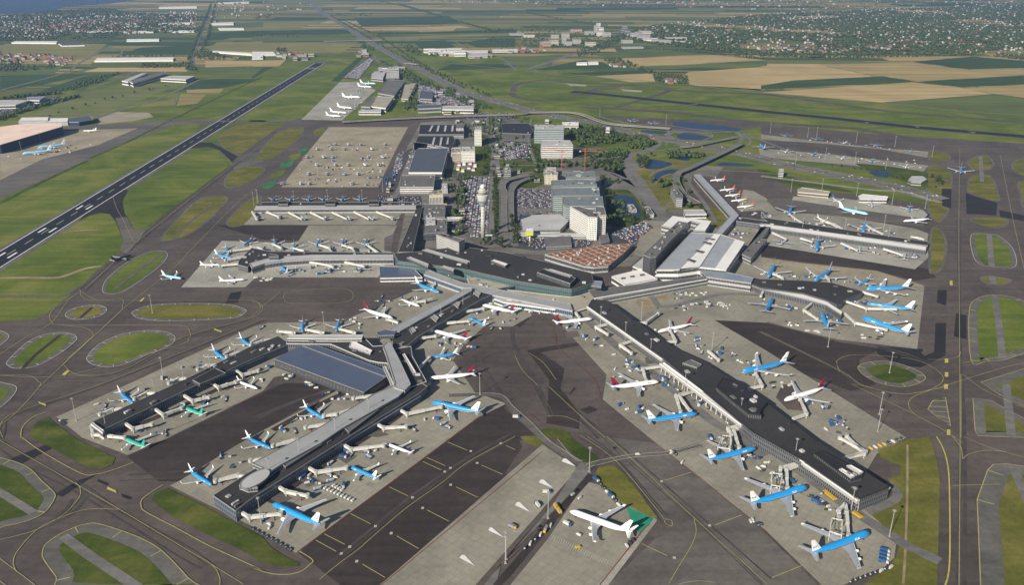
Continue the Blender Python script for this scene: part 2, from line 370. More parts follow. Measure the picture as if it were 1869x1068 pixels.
# other taxiway islands, left side
island("C1 475,160 560,120 700,108 760,140 700,190 560,212 475,195", 7, M_gdry, M_pale, ticks=14)
island("C1 950,150 1080,108 1300,96 1600,102 1735,135 1738,165 1640,203 1200,222 1000,205 948,178", 7, M_gdry, M_pale, ticks=18)
island("C1 625,470 700,390 850,320 1030,290 1180,300 1245,340 1200,400 1050,460 880,530 760,550 660,530 620,500", 8, None, M_pale, ticks=18)
island("C1 60,500 200,370 330,315 470,305 545,335 520,380 400,470 250,545 120,560 60,540", 8, None, M_pale, ticks=18)
island("C1 -80,290 0,290 65,330 0,395 -80,420", 6, M_gdry, M_pale)
island("C1 -120,660 60,670 120,700 80,770 0,840 -120,930", 8, None, M_pale)
island("R 187,528 200,505 240,475 280,459 305,463 298,480 268,505 225,533 195,537", 5, None, M_pale)
island("B1 1140,680 1300,500 1420,400 1560,380 1620,390 1600,440 1450,590 1320,670 1200,700", 5, M_gdry)
island("R 408,335 415,320 440,305 470,303 485,310 470,325 440,340 415,343", 4, M_gdry)
island("R 412,408 425,390 455,364 478,358 470,385 450,408 425,415", 4, M_gdry)
island("R 465,290 480,268 510,240 545,232 555,236 548,252 520,275 495,290 472,293", 4, M_gdry)
island("R 400,248 430,229 480,225 502,229 495,241 470,260 440,281 425,280 402,264", 3, M_gdry)
island("A2 440,930 500,905 520,930 500,960 450,960", 3, M_gdry)
island("A2 0,930 0,885 110,880 230,885 160,930 60,1000 0,1010", 3, M_gdry)
for s in ("B2 70,310 110,280 160,275 180,290 150,320 100,335", "B2 200,160 250,130 300,135 280,170 220,185", "B2 330,50 380,35 415,45 380,70 340,78"):
    sheet('green_painted_island', s, M_mesh, 4, True)
for s in ("B2 130,235 180,205 240,200 210,240 150,255", "B2 260,100 310,80 350,80 330,115 280,130"): sheet('grass_island', s, M_grass, 4, True)
ribbon('access_road', "B1 820,1040 960,930 1180,770", 6, M_shoulder, 5, False)
ribbon('access_road', "B1 1230,690 1320,590 1520,430", 5, M_shoulder, 5, False)
ribbon('access_road', "C1 160,560 250,465 430,320", 5, M_alley, 5, False)
ribbon('access_road', "C1 570,200 655,125", 5, M_alley, 5, False)
ribbon('access_road', "B1 0,965 200,962 420,960 600,900 720,880", 9, M_dirt, 2)
ribbon('access_road', "B1 440,640 560,628 700,620", 6, M_dirt, 2)
ribbon('service_road', "C1 -50,41 200,41 440,41 545,-20", 7, M_shoulder, 3)
ribbon('drainage_ditch', "B1 -100,480 300,280 620,130", 10, M_gdark, 3, False)
ribbon('drainage_ditch', "B1 630,115 900,0 A1 1240,840 1869,540", 8, M_gdark, 3, False)
# bottom left
sheet('grass_verge', "C1 215,1010 260,940 340,905 D1 560,30 820,150 800,200 720,235 640,230 400,100 C1 230,1051", M_gdark, 4)
ribbon('edge_line', "C1 330,870 230,910 160,980 150,1051 D1 160,10 300,110 570,260 680,270 800,240 950,185", 1.0, M_yel, 5)
island("D1 -120,140 0,150 190,215 300,320 385,400 385,450 320,540 200,600 50,635 -120,640", 10, M_gdark, M_yel, ticks=40)
ribbon('access_road', "D1 -60,360 240,545", 8, M_road, 5, False)
island("D1 303,830 330,765 440,690 600,627 740,632 1090,770 1340,1010 1420,1120 480,1120 400,1000 315,880", 13, M_gdark, M_yel, ticks=45)
ribbon('access_road', "D1 450,710 640,850 1000,1090", 9, M_road, 5, False)
sheet('grass_verge', "D1 1075,450 1100,410 1190,365 1260,400 1400,470 1869,720 D2 130,785 260,870 340,905 330,925 200,925 60,890 D1 1700,800 1480,700 1240,580", M_gdark, 4)
ribbon('edge_line', "D2 340,820 430,880 410,915 340,965 230,985 100,970 0,925 D1 1869,955 1480,775 1250,650 1040,540 1005,500 1010,450 1080,395 1160,345", 1.0, M_yel, 5)
# right side islands
island("C4 688,555 740,522 850,508 960,520 1080,560 1160,610 1150,650 1030,690 880,675 750,622", 10, M_gdark, M_yel, ticks=22)
sheet('striped_island', "C4 1185,850 1220,790 1310,765 1345,970 1230,890", M_asphg, 4)
ribbon('edge_line', "C4 1185,850 1220,790 1310,765 1345,970 1230,890", 1.0, M_yel, 5, False, closed=True)
for a, b in (("1215,795", "1310,790"), ("1195,830", "1325,835"), ("1200,865", "1335,870"), ("1245,895", "1340,915"), ("1290,930", "1345,945")): ribbon('stripe', "C4 %s %s" % (a, b), 1.0, M_yel, 5, False)
island("C4 1480,140 1540,60 1640,35 1740,42 1869,80 2000,200 2010,420 1869,450 1740,495 1600,510 1492,500", 11, None, M_yel, ticks=40)
ribbon('access_road', "C4 1660,50 1690,230 1715,490", 9, M_road, 5, False)
island("C4 1560,658 1900,552 2100,700 2100,900 1870,830 1700,750", 13, M_gdry, M_yel, sm=False)
island("C4 1505,770 1640,790 1740,850 2050,1010 2050,1075 1869,1051 1540,1040 1520,1000", 11, M_gdry, M_yel, sm=False)
ribbon('access_road', "C4 1740,650 1750,750 1780,1050", 9, M_road, 5, False)
island("D4 1535,450 1610,240 1650,200 1740,195 1869,212 2100,250 2100,1200 1565,1200", 18, M_gdry, M_yel, sm=False, ticks=60)
ribbon('access_road', "D4 1800,240 1869,400 1990,700", 9, M_road, 5, False)
sheet('grass_field', "D4 830,95 1040,20 1200,0 1250,180 1270,320 1262,700 1255,900 1250,1150 600,1150 900,930 960,860 980,780 850,620 760,540 960,450 960,400 900,300 990,270 990,210 850,150", M_gdry, 4)
ribbon('edge_line', "D4 1245,0 1290,80 1325,200 1338,380 1338,910 1290,1100", 1.2, M_yelb, 5)
ribbon('path', "D4 1040,60 1038,420 1025,800 1010,1051", 2, M_dirt, 5)
ribbon('service_road', "D4 0,30 330,290 640,520 900,690 1040,780 1270,890", 12, M_road, 5)
ribbon('service_road', "D4 905,330 960,380 965,430 900,480 760,540", 9, M_road, 5)
for s in ("B4 1205,620 1280,622 1320,700 1320,800 1290,900 1240,930 1190,905", "B4 1560,960 1640,950 1780,980 1730,1015 1620,1012 1565,985", "B4 1465,310 1480,250 1560,230 1640,240 1690,360 1680,420 1480,360",
          "B4 1470,130 1550,95 1620,100 1660,160 1610,200 1520,200 1475,165", "B4 1780,150 1869,110 2000,110 2000,260 1869,240 1800,210", "B4 1480,545 1560,590 1650,615 1750,590 1750,545 1650,535",
          "B4 1190,60 1300,70 1350,100 1320,130 1200,130", "B4 1190,170 1340,200 1360,300 1340,480 1280,560 1240,560 1180,470"):
    island(s, 4, M_gdry, None)
island("B4 1495,660 1620,652 1700,672 1790,760 1810,880 1690,890 1560,870 1505,800", 8, None, M_pale)
island("B4 1820,290 1869,275 2050,280 2050,500 1869,470 1840,380", 4, M_gdry)
for s in ("B4 1560,100 1570,280", "B4 1620,655 1640,890", "B4 1640,950 1650,1010"): ribbon('access_road', s, 9, M_road, 5, False)
# middle islands
sheet('grass_verge', "C3 180,1051 280,990 350,980 460,1010 480,1051 D3 680,160 600,185 530,170 380,10", M_gdark, 4)
sheet('grass_verge', "D3 120,0 280,10 250,70 170,50", M_gdry, 4, True)
sheet('grass_verge', "D3 640,290 670,220 770,200 860,270 940,370 1090,580 1040,570 820,460", M_gdry, 4)
# ----- dark lanes and patches
sheet('taxilane', "D2 330,830 690,545 1240,140 1440,-10 C2 1600,905 1869,760 C3 0,840 240,1051 D3 110,30 130,70 0,270 D2 1869,250 880,1075 650,1075 440,910", M_alley, 2)
sheet('taxilane', "R 231,834 300,805 490,712 520,700 640,700 560,740 430,815 325,880 290,880", M_alley, 2)
sheet('taxilane', "B1 1540,590 1869,590 B2 0,585 400,590 330,700 0,690 B1 1869,690", M_alley, 2)
sheet('taxilane', "C3 1370,150 1480,138 1869,240 C4 0,225 560,370 860,420 700,490 700,560 820,670 640,720 200,560 0,430 C3 1869,430", M_alley, 2)
sheet('taxilane', "B4 20,680 800,830 1180,900 1250,960 1100,985 800,905 300,850 0,810 0,700", M_alley, 2)
sheet('taxilane', "B4 0,400 230,400 600,450 1150,560 1160,600 700,545 120,490", M_asphg, 2)
sheet('apron_asphalt', "D3 560,0 720,0 1100,50 1869,680 D4 0,660 440,1090 D3 700,1090 1180,620 1050,480 900,260 700,100", M_asphg, 2)
for s in ("C3 160,430 430,385 520,375 540,395 260,445 430,560 400,700 540,880 530,990 300,950 320,640 200,480", "C3 540,850 610,825 665,855 590,885", "C3 460,740 500,690 510,700 470,745",
          "C4 850,405 1115,420 1160,470 1230,440 1240,235 1315,235 1310,465 1140,550 990,540 820,450", "C4 1255,0 1320,0 1315,110 1250,90", "C4 1385,165 1460,180 1460,350 1370,330",
          "D1 390,410 560,310 640,285 700,265 620,310 440,430", "D1 700,305 775,335 760,350 690,320", "D1 860,405 940,435 920,450 870,430", "B4 1690,480 1869,520 1869,560 1700,530",
          "C1 1640,20 1715,10 1690,90 1600,95", "D1 0,190 320,60 370,85 160,190", "C4 830,400 1150,420 1150,440 820,440", "C3 20,210 150,180 180,200 110,270"):
    sheet('asphalt_patch', s, M_alley if s[:2] == 'C3' else M_patch, 3)
sheet('underpass_painted_shade', "B4 1285,330 1355,330 1350,470 1285,450", M_patch, 4)  # underpass shade painted as flat black sheets in the asphalt colour, no deck
sheet('underpass_painted_shade', "B4 1455,360 1520,385 1680,430 1670,520 1520,510 1460,510", M_patch, 4)
# ----- concrete aprons
for s, m in (("R 513,342 690,342 722,275 745,232 600,232 560,280", M_concb), ("R 445,411 722,411 735,385 735,372 470,372", M_conc), ("R 563,412 725,412 712,440 700,462 470,462 545,440", M_conc),
    ("R 331,525 448,525 467,507 690,507 705,480 715,460 560,445 405,440", M_concw), ("R 103,762 460,598 490,590 620,588 690,560 760,530 800,510 860,520 800,600 720,640 500,690 480,715 303,802 233,832 150,800", M_conc),
    ("R 310,888 330,878 430,815 480,787 570,740 640,700 760,690 880,722 925,738 871,764 637,938 550,1003 540,1011 460,962", M_conc), ("C2 1050,80 1869,0 C3 200,180 60,260 C2 1650,260 1500,400 1430,500 1600,750 1400,900 1100,700", M_conc),
    ("R 905,560 1010,575 1030,600 1107,685 1100,730 1185,800 1400,972 1510,1080 1605,1045 1632,1020 1640,960 1560,900 1300,700 1090,560 1000,540", M_conc),
    ("R 1085,548 1275,568 1400,642 1654,800 1600,830 1570,880 1440,820 1200,650", M_conc), ("R 1090,552 1180,522 1290,498 1400,540 1400,590 1300,585 1270,570 1150,600", M_conc), ("R 1140,552 1180,530 1290,500 1500,500 1687,525 1674,638 1525,620 1450,602 1389,585 1330,575 1270,560", M_conc),
    ("R 1389,470 1460,480 1600,495 1687,522 1670,560 1380,520", M_concb), ("R 1400,448 1670,492 1695,470 1690,440 1389,415", M_concw), ("B4 0,490 120,490 600,530 1100,615 1190,650 1170,770 0,600", M_conc),
    ("B4 230,385 600,400 1150,480 1190,520 1150,545 220,410", M_concw), ("B4 0,380 120,490 0,500", M_conc), ("B3 1700,335 1770,345 1869,400 1869,480 1700,490 1660,480", M_conc), ("A4 0,955 830,1051 B4 1190,65 1180,108 830,45 400,5 0,-20", M_conc), ("B4 -20,40 500,85 1190,165 1150,215 600,160 0,105", M_conc),
    ("R 670,1090 990,812 1055,857 850,1090", M_conc), ("R 915,1090 1000,985 1070,880 1125,895 1200,950 1085,1090", M_conc), ("A2 350,850 620,585 760,580 880,640 640,855", M_concw),
    ("A1 0,1051 450,930 980,910 700,1030 B1 300,120 0,270", M_concb), ("B3 920,800 1869,1040 B4 0,800 60,640 B3 1500,500 1400,560 1000,560", M_conc)):
    sheet('apron', s, m, 3)
sheet('green_painted_corner', "D3 870,500 1060,580 1055,600 960,690 900,600", M_greenp, 4)
sheet('apron_edge_strip', "D3 1065,585 1088,600 740,1060 680,1060", M_concw, 4)
ribbon('red_line', "D3 680,1060 1000,650 1030,630", 0.9, M_red, 5, False)
for s in ("R 550,1005 638,939 828,799 873,765", "R 682,1082 946,862 990,825", "C3 290,200 360,290 375,390 450,470 560,560 650,650 690,770", "D3 1040,20 1400,300 1869,690", "R 103,762 460,598", "C1 1000,1080 1869,740", "C3 280,960 170,870"):
    ribbon('red_line', s, .6, M_red, 5, 'C3 290' in s)
# service roads on the aprons
sheet('service_road', "D3 540,180 610,190 620,260 -20,900 -60,1080 -160,1080 -60,960 350,480", M_road, 4)
sheet('equipment_yard', "D3 640,290 600,330 420,530 40,1000 -40,1080 -100,1080 600,260", M_alley, 4)
ribbon('service_road', "C2 1400,750 1600,745 1770,758 C3 60,845 170,950 D3 300,30 400,100 540,190", 9, M_asphg, 4)
ribbon('service_road', "D3 580,210 640,190 900,140 1180,115 1400,60", 8, M_asphg, 4)
for o in (6, -6):
    pass
for s in ("C2 1400,740 1600,735 1770,746 C3 65,830 180,930 D3 310,20 410,90 550,180", "D3 580,205 640,180 900,130 1180,105 1400,50", "D3 590,225 660,205 900,152 1190,127 1400,72", "D3 560,170 500,160 380,20"):
    ribbon('road_edge_line', s, 0.6, M_pale, 5)
ribbon('service_road', "C3 600,225 850,440 1050,590 1290,780 1500,950 1700,1045 D3 1740,140 D4 60,85", 13, M_road, 4)
ribbon('service_road', "C3 1010,20 1060,60 1120,120 1300,90 1560,30 1869,40 C4 60,40 300,90 500,170", 10, M_road, 4)
ribbon('service_road', "C2 150,1000 420,850 600,760 760,700", 9, M_alley, 4)
ribbon('service_road', "D2 120,470 430,250 700,70 C2 1000,920 1130,800", 11, M_alley, 4)
ribbon('service_road', "C1 850,1010 1180,880 1500,730 1869,560", 8, M_alley, 4)
sheet('gravel_yard', "A1 700,840 830,795 1060,800 1090,830 940,860 700,885", M_concb, 2)
for q in ("D2 600,150 680,112 748,140 670,195", "D2 325,300 410,280 495,320 400,362", "D2 130,440 200,400 290,440 190,490", "C4 105,765 150,672 250,680 365,800 300,862 185,850", "C2 820,1040 900,1000 980,1030 890,1051", "C1 1180,880 1260,840 1300,870 1230,910", "C1 1390,790 1450,760 1500,790 1440,820", "C3 430,300 520,290 540,330 450,345", "C3 1000,480 1060,470 1090,520 1010,530", "D3 1500,70 1600,60 1660,120 1560,130", "C1 1560,680 1640,650 1680,680 1610,720", "B2 940,680 1010,650 990,780 940,770"):
    sheet('stand_patch', q, M_asphg if q[:2] != 'C4' else M_asph, 4)
# tyre marks curving through the junctions
tm = random.Random(31)
for s in ("D1 0,30 300,200 560,350 860,525 1300,790 1500,910", "C1 20,1051 0,980 60,900 300,810 800,640 1869,210", "C1 0,610 480,610 850,580 1300,340 1750,210", "D2 1869,0 1540,180 1350,330 1110,500 850,720 600,920", "D3 540,-10 800,180 1140,590", "C4 0,300 550,570 700,670 870,720 1060,740", "D3 730,0 950,200 1350,580 1869,1051", "R 1750,1080 1752,800 1751,600 1750,400", "C3 320,690 600,950 720,1051", "D1 0,735 150,700 270,660 450,560 560,440", "B1 600,1051 900,770 1180,540 1700,130",
          "C3 100,150 60,350 200,600 330,900", "C2 1869,420 1600,500 1750,750", "C1 1869,560 1400,760 900,960", "D1 1869,60 1500,240 900,300", "C2 0,930 300,800 560,720", "C4 800,400 1000,460 1200,520 1380,480"):
    for k in range(3):
        p = P(s); o = Vector((tm.uniform(-7, 7), tm.uniform(-7, 7), 0)); ribbon('tyre_marks', [q + o + Vector((tm.uniform(-3, 3), tm.uniform(-3, 3), 0)) for q in p], tm.choice((.8, 1.6, 3.5)), M_rub, 3)
# ----- yellow taxi lines
for s in ("R 1750,1080 1752,800 1751,600 1750,400 1752,270", "C4 0,300 550,570 700,670 870,720 980,740 1060,740 1200,710 1290,650 1270,590 1160,520 1050,490", "C4 540,530 545,500 640,465 850,470 1050,490", "C4 560,580 540,540",
    "C4 1060,740 1270,700 1300,680", "C4 1420,440 1390,480 1280,495 1180,495", "C4 1869,520 1700,560 1440,640 1330,675 1130,740 1060,780 1050,830 1100,890 1300,1000 1430,1090", "C4 870,720 660,670", "C4 640,670 1100,890",
    "D4 1360,0 1420,80 1430,160", "D4 1440,0 1600,70 1869,150", "D4 1435,160 1480,125 1600,100 1740,110", "C4 1430,600 1600,720 1869,840", "C4 1420,600 1420,1051", "C4 1420,520 1869,460",
    "D3 730,0 950,200 1350,580 1869,1051", "D3 540,-10 800,180 1140,590", "D3 1140,590 1190,600 1190,640 1150,620 1140,600", "D3 1350,590 1365,680 1330,780 1240,930 1170,1051", "D3 1240,1051 1370,1030 1500,1040",
    "D2 1869,0 1540,180 1350,330 1110,500 850,720 760,800 600,920 480,1020", "D1 0,30 300,200 560,350 860,525 1300,790 1500,910 1560,1000 1560,1075", "D1 1500,910 1730,1051", "D1 0,735 150,700 270,660 450,560 560,440 570,370 540,330",
    "D1 0,870 120,960 250,1060", "D1 120,965 95,900 130,810 270,660 430,580 620,520 850,520", "D1 0,1030 60,1075", "C1 560,0 700,75 860,60 870,120 830,180 480,500 460,540 540,600 700,610",
    "C1 350,180 400,120 560,20", "C1 0,460 180,340 370,230 480,80 560,20", "C1 350,180 370,230 440,250 900,252 1280,255 1350,300 1340,350 1250,400 480,605 0,610", "C1 570,0 590,50 720,75 1600,75 1780,75 1860,110 1850,160 1750,210 1300,340 850,580 480,610",
    "C1 440,252 600,270 660,310 640,350 480,490", "C1 0,610 200,610 270,650 280,690 120,870 0,960", "C1 20,1051 0,980 60,900 300,810 800,640 1869,210", "C1 280,690 700,300 870,140 1020,20 B1 1250,880 1400,720 1700,420 1869,290",
    "B1 600,1051 900,770 1180,540 1700,130 1869,20", "B1 870,540 960,710 1010,640", "B1 800,380 830,470 870,540", "C2 0,130 80,110 200,10", "C2 0,190 60,130 40,90 0,80", "C2 220,60 280,10 640,-10 720,40 640,90 290,95 230,75",
    "D4 1360,350 1700,340", "C3 180,450 280,520 370,640", "C3 320,690 600,950 720,1051", "C3 80,470 130,570 240,680", "C3 300,900 420,900 530,940", "B4 1700,90 1780,500 1869,900", "B4 0,50 1180,150", "B4 1130,140 1400,170", "B4 240,410 1100,570 1400,600"):
    ribbon('taxiway_line', s, 0.6, M_yel, 5)
for s in ("D2 350,-10 1,1 ",): pass
mb = MB(); z = layer(5)                        # stand lead-in marks across the dark lane
for s in ("D2 1390,40 1530,100", "D2 1240,150 1375,210", "D2 1215,180 1345,240", "D2 975,360 1110,425", "D2 700,550 845,625", "D2 515,695 660,770", "D2 455,740 600,820", "D2 1805,65 1869,95", "D2 1630,205 1780,270", "D2 1450,360 1605,435", "D2 1245,525 1400,605", "D2 1030,710 1185,800", "D2 785,910 945,1005",
          "D3 980,765 1160,850", "D3 1140,315 1330,255", "D3 1500,630 1690,560", "D4 80,1005 290,920"):
    a, b = P(s); mb.bar((a.x, a.y, z - .03), (b.x, b.y, z - .03), 0.7, 0.06)
mb.build('stand_lead_lines', M_yel)['kind'] = 'structure'
mb = MB(); z = layer(5)
for s in ("D2 1555,105", "D2 1410,225", "D2 1370,252", "D2 1140,435", "D2 878,640", "D2 695,787", "D2 635,835", "D2 1768,50", "D2 1600,190", "D2 1412,345", "D2 1213,510", "D2 990,690", "D2 745,890", "D3 1210,865", "D3 1120,320", "D3 1460,635"):
    a, = P(s); mb.box(a.x - 1.3, a.x + 1.3, a.y - 1.6, a.y + 1.6, z - .05, z)
mb.build('stand_number_panels', M_pale)['kind'] = 'structure'
for s in ("C4 1305,490 1330,490 1330,520 1305,520", "C4 1305,588 1330,588 1330,620 1305,620", "C4 1300,672 1328,672 1328,706 1300,706", "C4 1320,995 1345,995 1345,1035 1320,1035", "D1 765,358 825,385 830,405 760,375",
          "C1 440,605 480,570 495,580 460,612", "C1 270,795 330,815 325,828 280,810", "C1 1525,275 1580,295 1570,303 1520,285", "C1 990,80 1020,55 1030,60 1005,85", "B4 1340,985 1360,985 1362,1020 1342,1020"):
    sheet('direction_marking', s, M_yelb, 5)
for s in ("D2 1690,650 1705,650 1790,722 1680,670", "D2 1490,845 1510,845 1585,925 1475,865", "D3 420,160 440,158 510,215 410,180", "D3 260,310 280,308 350,370 248,330", "D3 90,470 110,468 185,540 78,492"):
    sheet('white_arrow_marking', s, M_white, 5)
for k in range(26):                            # zig-zag hatching beside the four-engined jet
    a, = P("D3 %f,%f" % (355 + k * 15.5, 705 + k * 7.2)); b, = P("D3 %f,%f" % (335 + k * 15.5, 728 + k * 7.2 + 8)); ribbon('hatch_stripe', [a, b], 0.6, M_pale, 5, False, z=0.84)
# ------------------------------------------------ buildings
HWf = 1
W_white = plain('white_wall', (.66, .65, .61), .7); W_grey = plain('grey_wall', (.34, .34, .34), .7); W_dark = plain('dark_wall', (.055, .055, .06), .5)
W_beige = plain('beige_wall', (.50, .43, .30), .8); W_brick = plain('brick_wall', (.30, .15, .10), .9); W_teal = plain('teal_wall', (.06, .08, .085), .4); W_slate = plain('slate_wall', (.10, .105, .115), .6)
R_dark = concrete('dark_roof', (.040, .038, .038), R(52)); R_mid = concrete('grey_roof', (.145, .142, .138), R(3)); R_black = plain('black_roof', (.022, .022, .025), .8, 0, .2, .05)
R_light = plain('light_roof', (.42, .42, .42), .7, 0, .1, .03); R_white = plain('white_roof', (.74, .73, .70), .6, 0, .08, .03); R_sand = plain('sand_roof', (.34, .31, .24), .85, 0, .15, .05)
R_blue = seamroof('blue_grey_roof', (.085, .105, .165), 2.5, R(-33), .82, .38); R_seam = seamroof('seamed_grey_roof', (.33, .34, .34), 4, R(52), .8); R_seamw = seamroof('seamed_white_roof', (.34, .36, .39), 3.5, R(40), .85)
R_steel = seamroof('steel_blue_roof', (.22, .26, .32), 5, R(20), .8); R_hall = seamroof('arched_hall_roof', (.085, .095, .12), 5, 0, .8)
A_or = plain('orange_roof', (.60, .26, .03), .7); A_pk = plain('pink_canvas', (.60, .22, .32), .8); A_ly = plain('yellow_canvas', (.70, .60, .06), .8)
R_cop = plain('coping_grey', (.22, .22, .225), .7)
R_tile = plain('tiled_roof', (.17, .085, .06), .9, 0, .2, .1); R_orange = plain('salmon_roof', (.78, .60, .50), .8, 0, .1, .03)
G_blue = glassband('blue_glass', (.03, .06, .11), (.30, .33, .36), 3); G_dark = glassband('dark_glass', (.025, .03, .04), (.35, .35, .34), 2.4, .15)
G_teal = glassband('teal_glass', (.05, .11, .12), (.20, .24, .24), 3); G_punch = glassband('punched_glass', (.03, .035, .045), (.62, .61, .57), 3.0, .42)
def ccw(p): return p if area(p) > 0 else p[::-1]
def prism(mb, pts, z0, z1, m=0, top=True):
    pts = ccw(pts); n = len(pts); b = len(mb.v)
    mb.v += [(p.x, p.y, z0) for p in pts] + [(p.x, p.y, z1) for p in pts]
    for i in range(n): mb.f.append([b + i, b + (i+1) % n, b + n + (i+1) % n, b + n + i]); mb.m.append(m)
    if top:
        for t in tessellate_polygon([[Vector((p.x, p.y, 0)) for p in pts]]):
            a, c, d = [pts[i] for i in t]; f = [b + n + i for i in t]
            if (c.x-a.x)*(d.y-a.y) - (c.y-a.y)*(d.x-a.x) < 0: f = f[::-1]
            mb.f.append(f); mb.m.append(m)
def band(name, pts, z0, z1, mat, parent, off=0.12):
    pts = ccw(pts); o = offset_poly(pts, -off); me_v = []; me_f = []; uv = []
    for i in range(len(o)):
        a, b = o[i], o[(i+1) % len(o)]; n = len(me_v); L = (b - a).length
        me_v += [(a.x, a.y, z0), (b.x, b.y, z0), (b.x, b.y, z1), (a.x, a.y, z1)]; me_f.append([n, n+1, n+2, n+3]); uv += [0, 0, L, 0, L, z1-z0, 0, z1-z0]
    me = bpy.data.meshes.new(name); me.from_pydata(me_v, [], me_f); l = me.uv_layers.new(); l.data.foreach_set('uv', uv)
    return link(name, me, mat, parent)
def local(pts, c): return [Vector((p.x - c.x, p.y - c.y, 0)) for p in pts]
def inside(p, poly):
    c = False
    for i in range(len(poly)):
        a, b = poly[i-1], poly[i]
        if (a.y > p.y) != (b.y > p.y) and p.x < (b.x - a.x) * (p.y - a.y) / (b.y - a.y) + a.x: c = not c
    return c
def bld(name, label, cat, s, h, wall=None, roof=None, floors=2, win=None, z0=0.0, units=0, group=None, parapet=.7, ucol=None, root=None, ulabel=None):
    pts = ccw(P(s, h) if isinstance(s, str) else s)
    cx = sum(p.x for p in pts) / len(pts); cy = sum(p.y for p in pts) / len(pts); c = Vector((cx, cy, 0))
    if root is None:
        root = empty(name, (cx, cy, z0)); props(root, label, cat, group); base = c; zb = z0
    else: base = root.location; zb = root.location.z
    lp = local(pts, base); H = h - zb; Z0 = z0 - zb
    mb = MB(); prism(mb, lp, Z0, H, 0, False); mb.build('wall', wall or W_grey, root)
    mb = MB(); prism(mb, offset_poly(lp, .35), H - 1, H, 0)
    if parapet:
        o = offset_poly(lp, -.15); i2 = offset_poly(lp, .45); k = len(o); n0 = len(mb.v)
        for ring, z in ((o, H - .5), (o, H + parapet), (i2, H + parapet), (i2, H - .3)): mb.v += [(p.x, p.y, z) for p in ring]
        for r_ in range(3):
            for i in range(k): mb.f.append([n0 + r_*k + i, n0 + r_*k + (i+1) % k, n0 + (r_+1)*k + (i+1) % k, n0 + (r_+1)*k + i]); mb.m.append(1)
    ro = mb.build('roof', [roof or R_mid, ucol or (R_cop if (wall is W_slate or wall is W_dark or wall is W_grey or wall is W_teal) else R_light)], root)
    fh = (H - Z0) / max(1, floors)
    for k in range(floors):
        a = Z0 + k * fh + fh * .3; band('window_band', lp, a, a + fh * .48, win or G_dark, root)
    if units:
        r2 = random.Random(int(abs(cx * 7 + cy))); xs = [p.x for p in lp]; ys = [p.y for p in lp]; n = t = 0; inn = offset_poly(lp, 4)
        e = max(((lp[i] - lp[i-1]) for i in range(len(lp))), key=lambda v: v.length); an = math.atan2(e.y, e.x)
        while n < units and t < 400:
            t += 1; q = Vector((r2.uniform(min(xs), max(xs)), r2.uniform(min(ys), max(ys)), 0))
            if not inside(q, inn): continue
            n += 1; a, b, cc = r2.uniform(1.2, 4), r2.uniform(1, 2.5), r2.uniform(.8, 2.4)
            M = Matrix.Translation((q.x, q.y, 0)) @ Matrix.Rotation(an, 4, 'Z')
            u = MB(); u.box(-a, a, -b, b, H - .1, H + cc, 0, M); u.box(-a * .6, -a * .1, -b * .5, b * .5, H + cc, H + cc + .4, 0, M)
            u.build('roof_unit', r2.choice([R_light, R_mid, R_dark, R_mid, R_seam]), ro)
    return root
# --- control tower
def lathe(name, prof, mats, parent, k=32, mf=None):
    mb = MB(); mb.rings([[(r * math.cos(2*math.pi*j/k), r * math.sin(2*math.pi*j/k), z) for j in range(k)] for z, r in prof], 0, True, mf); return mb.build(name, mats, parent, True)
tw = empty('control_tower', G(882, 433.5, 0)); props(tw, 'tall cream airport control tower with flared cabin and white radar ball on top', 'control tower')
M_cream = plain('tower_concrete', (.42, .43, .39), .7)
lathe('shaft', [(0, 4.1), (60, 3.5)], M_cream, tw)
lathe('cabin', [(60, 3.8), (63, 6), (66, 8.3), (72, 9.6), (80, 10.8), (82, 11.0), (82.2, 10.0), (82.5, 8)], [M_cream, G_teal], tw, 32, lambda i, j: 1 if i == 2 else 0)
lathe('watch_room', [(82.4, 6.5), (84.5, 6.8), (85, 8.2), (88.5, 9.0), (89.2, 9.2), (89.5, 7)], [M_cream, G_dark], tw, 32, lambda i, j: 1 if i == 2 else 0)
lathe('upper_deck', [(89.5, 6), (91, 6.5), (93, 6.0), (93.3, 3)], M_cream, tw)
lathe('radar_dome', [(93.2, 1.6), (94, 3.0), (95.5, 3.9), (97.5, 4.1), (99.5, 3.3), (100.7, 1.8), (101.1, .2)], R_white, tw)
for q in ((-5, 2, 104), (5, 1, 101)):
    mb = MB(); mb.cyl(q[0], q[1], 90, q[2], .15, k=6); mb.build('antenna', W_white, tw)
for k in range(9):
    mb = MB(); mb.box(-.5, .5, -4.25, -3.3, 6 + k * 6, 7.3 + k * 6); mb.build('slit_window', W_dark, tw)
mb = MB(); mb.box(4, 17, -1, 1, 3, 6); mb.build('walkway', R_light, tw)

T = 'terminal building'
b = bld('terminal_hall', 'long dark-roofed main terminal hall between the C pier and the central piers', T, "B2 1010,790 1200,775 1480,740 1869,790 B3 0,780 300,850 620,930 640,1000 480,1048 B2 1869,985 1500,900 1260,870 1040,845", 19, W_teal, R_dark, 3, G_teal, units=22, ucol=R_mid)
for s, h, rf in (("B2 1210,765 1240,758 1550,845 1530,860", 21, R_light), ("B2 1100,820 1120,812 1256,865 1250,885", 23, R_light), ("B2 1340,885 1360,875 1440,900 1430,915", 24, R_light), ("B2 1700,840 1720,832 1820,865 1800,880", 23, R_white),
                 ("B3 235,925 280,900 510,965 470,1005", 26, R_black), ("B3 640,985 700,990 690,1030 620,1020", 22, R_steel), ("B3 300,905 330,900 490,948 470,958", 28, R_light)):
    bld('', '', '', s, h, W_dark, rf, 1, G_dark, z0=18.5, root=b)
bld('terminal_concourse', 'low sandy-grey concourse roof running along the front of the main terminal', 'concourse', "B2 1510,905 1869,995 C3 0,-5 470,50 530,40 620,10 640,50 600,105 478,145 C3 0,28 C2 1869,25 C2 1560,-25", 9, W_white, R_sand, 2, G_dark, units=10)
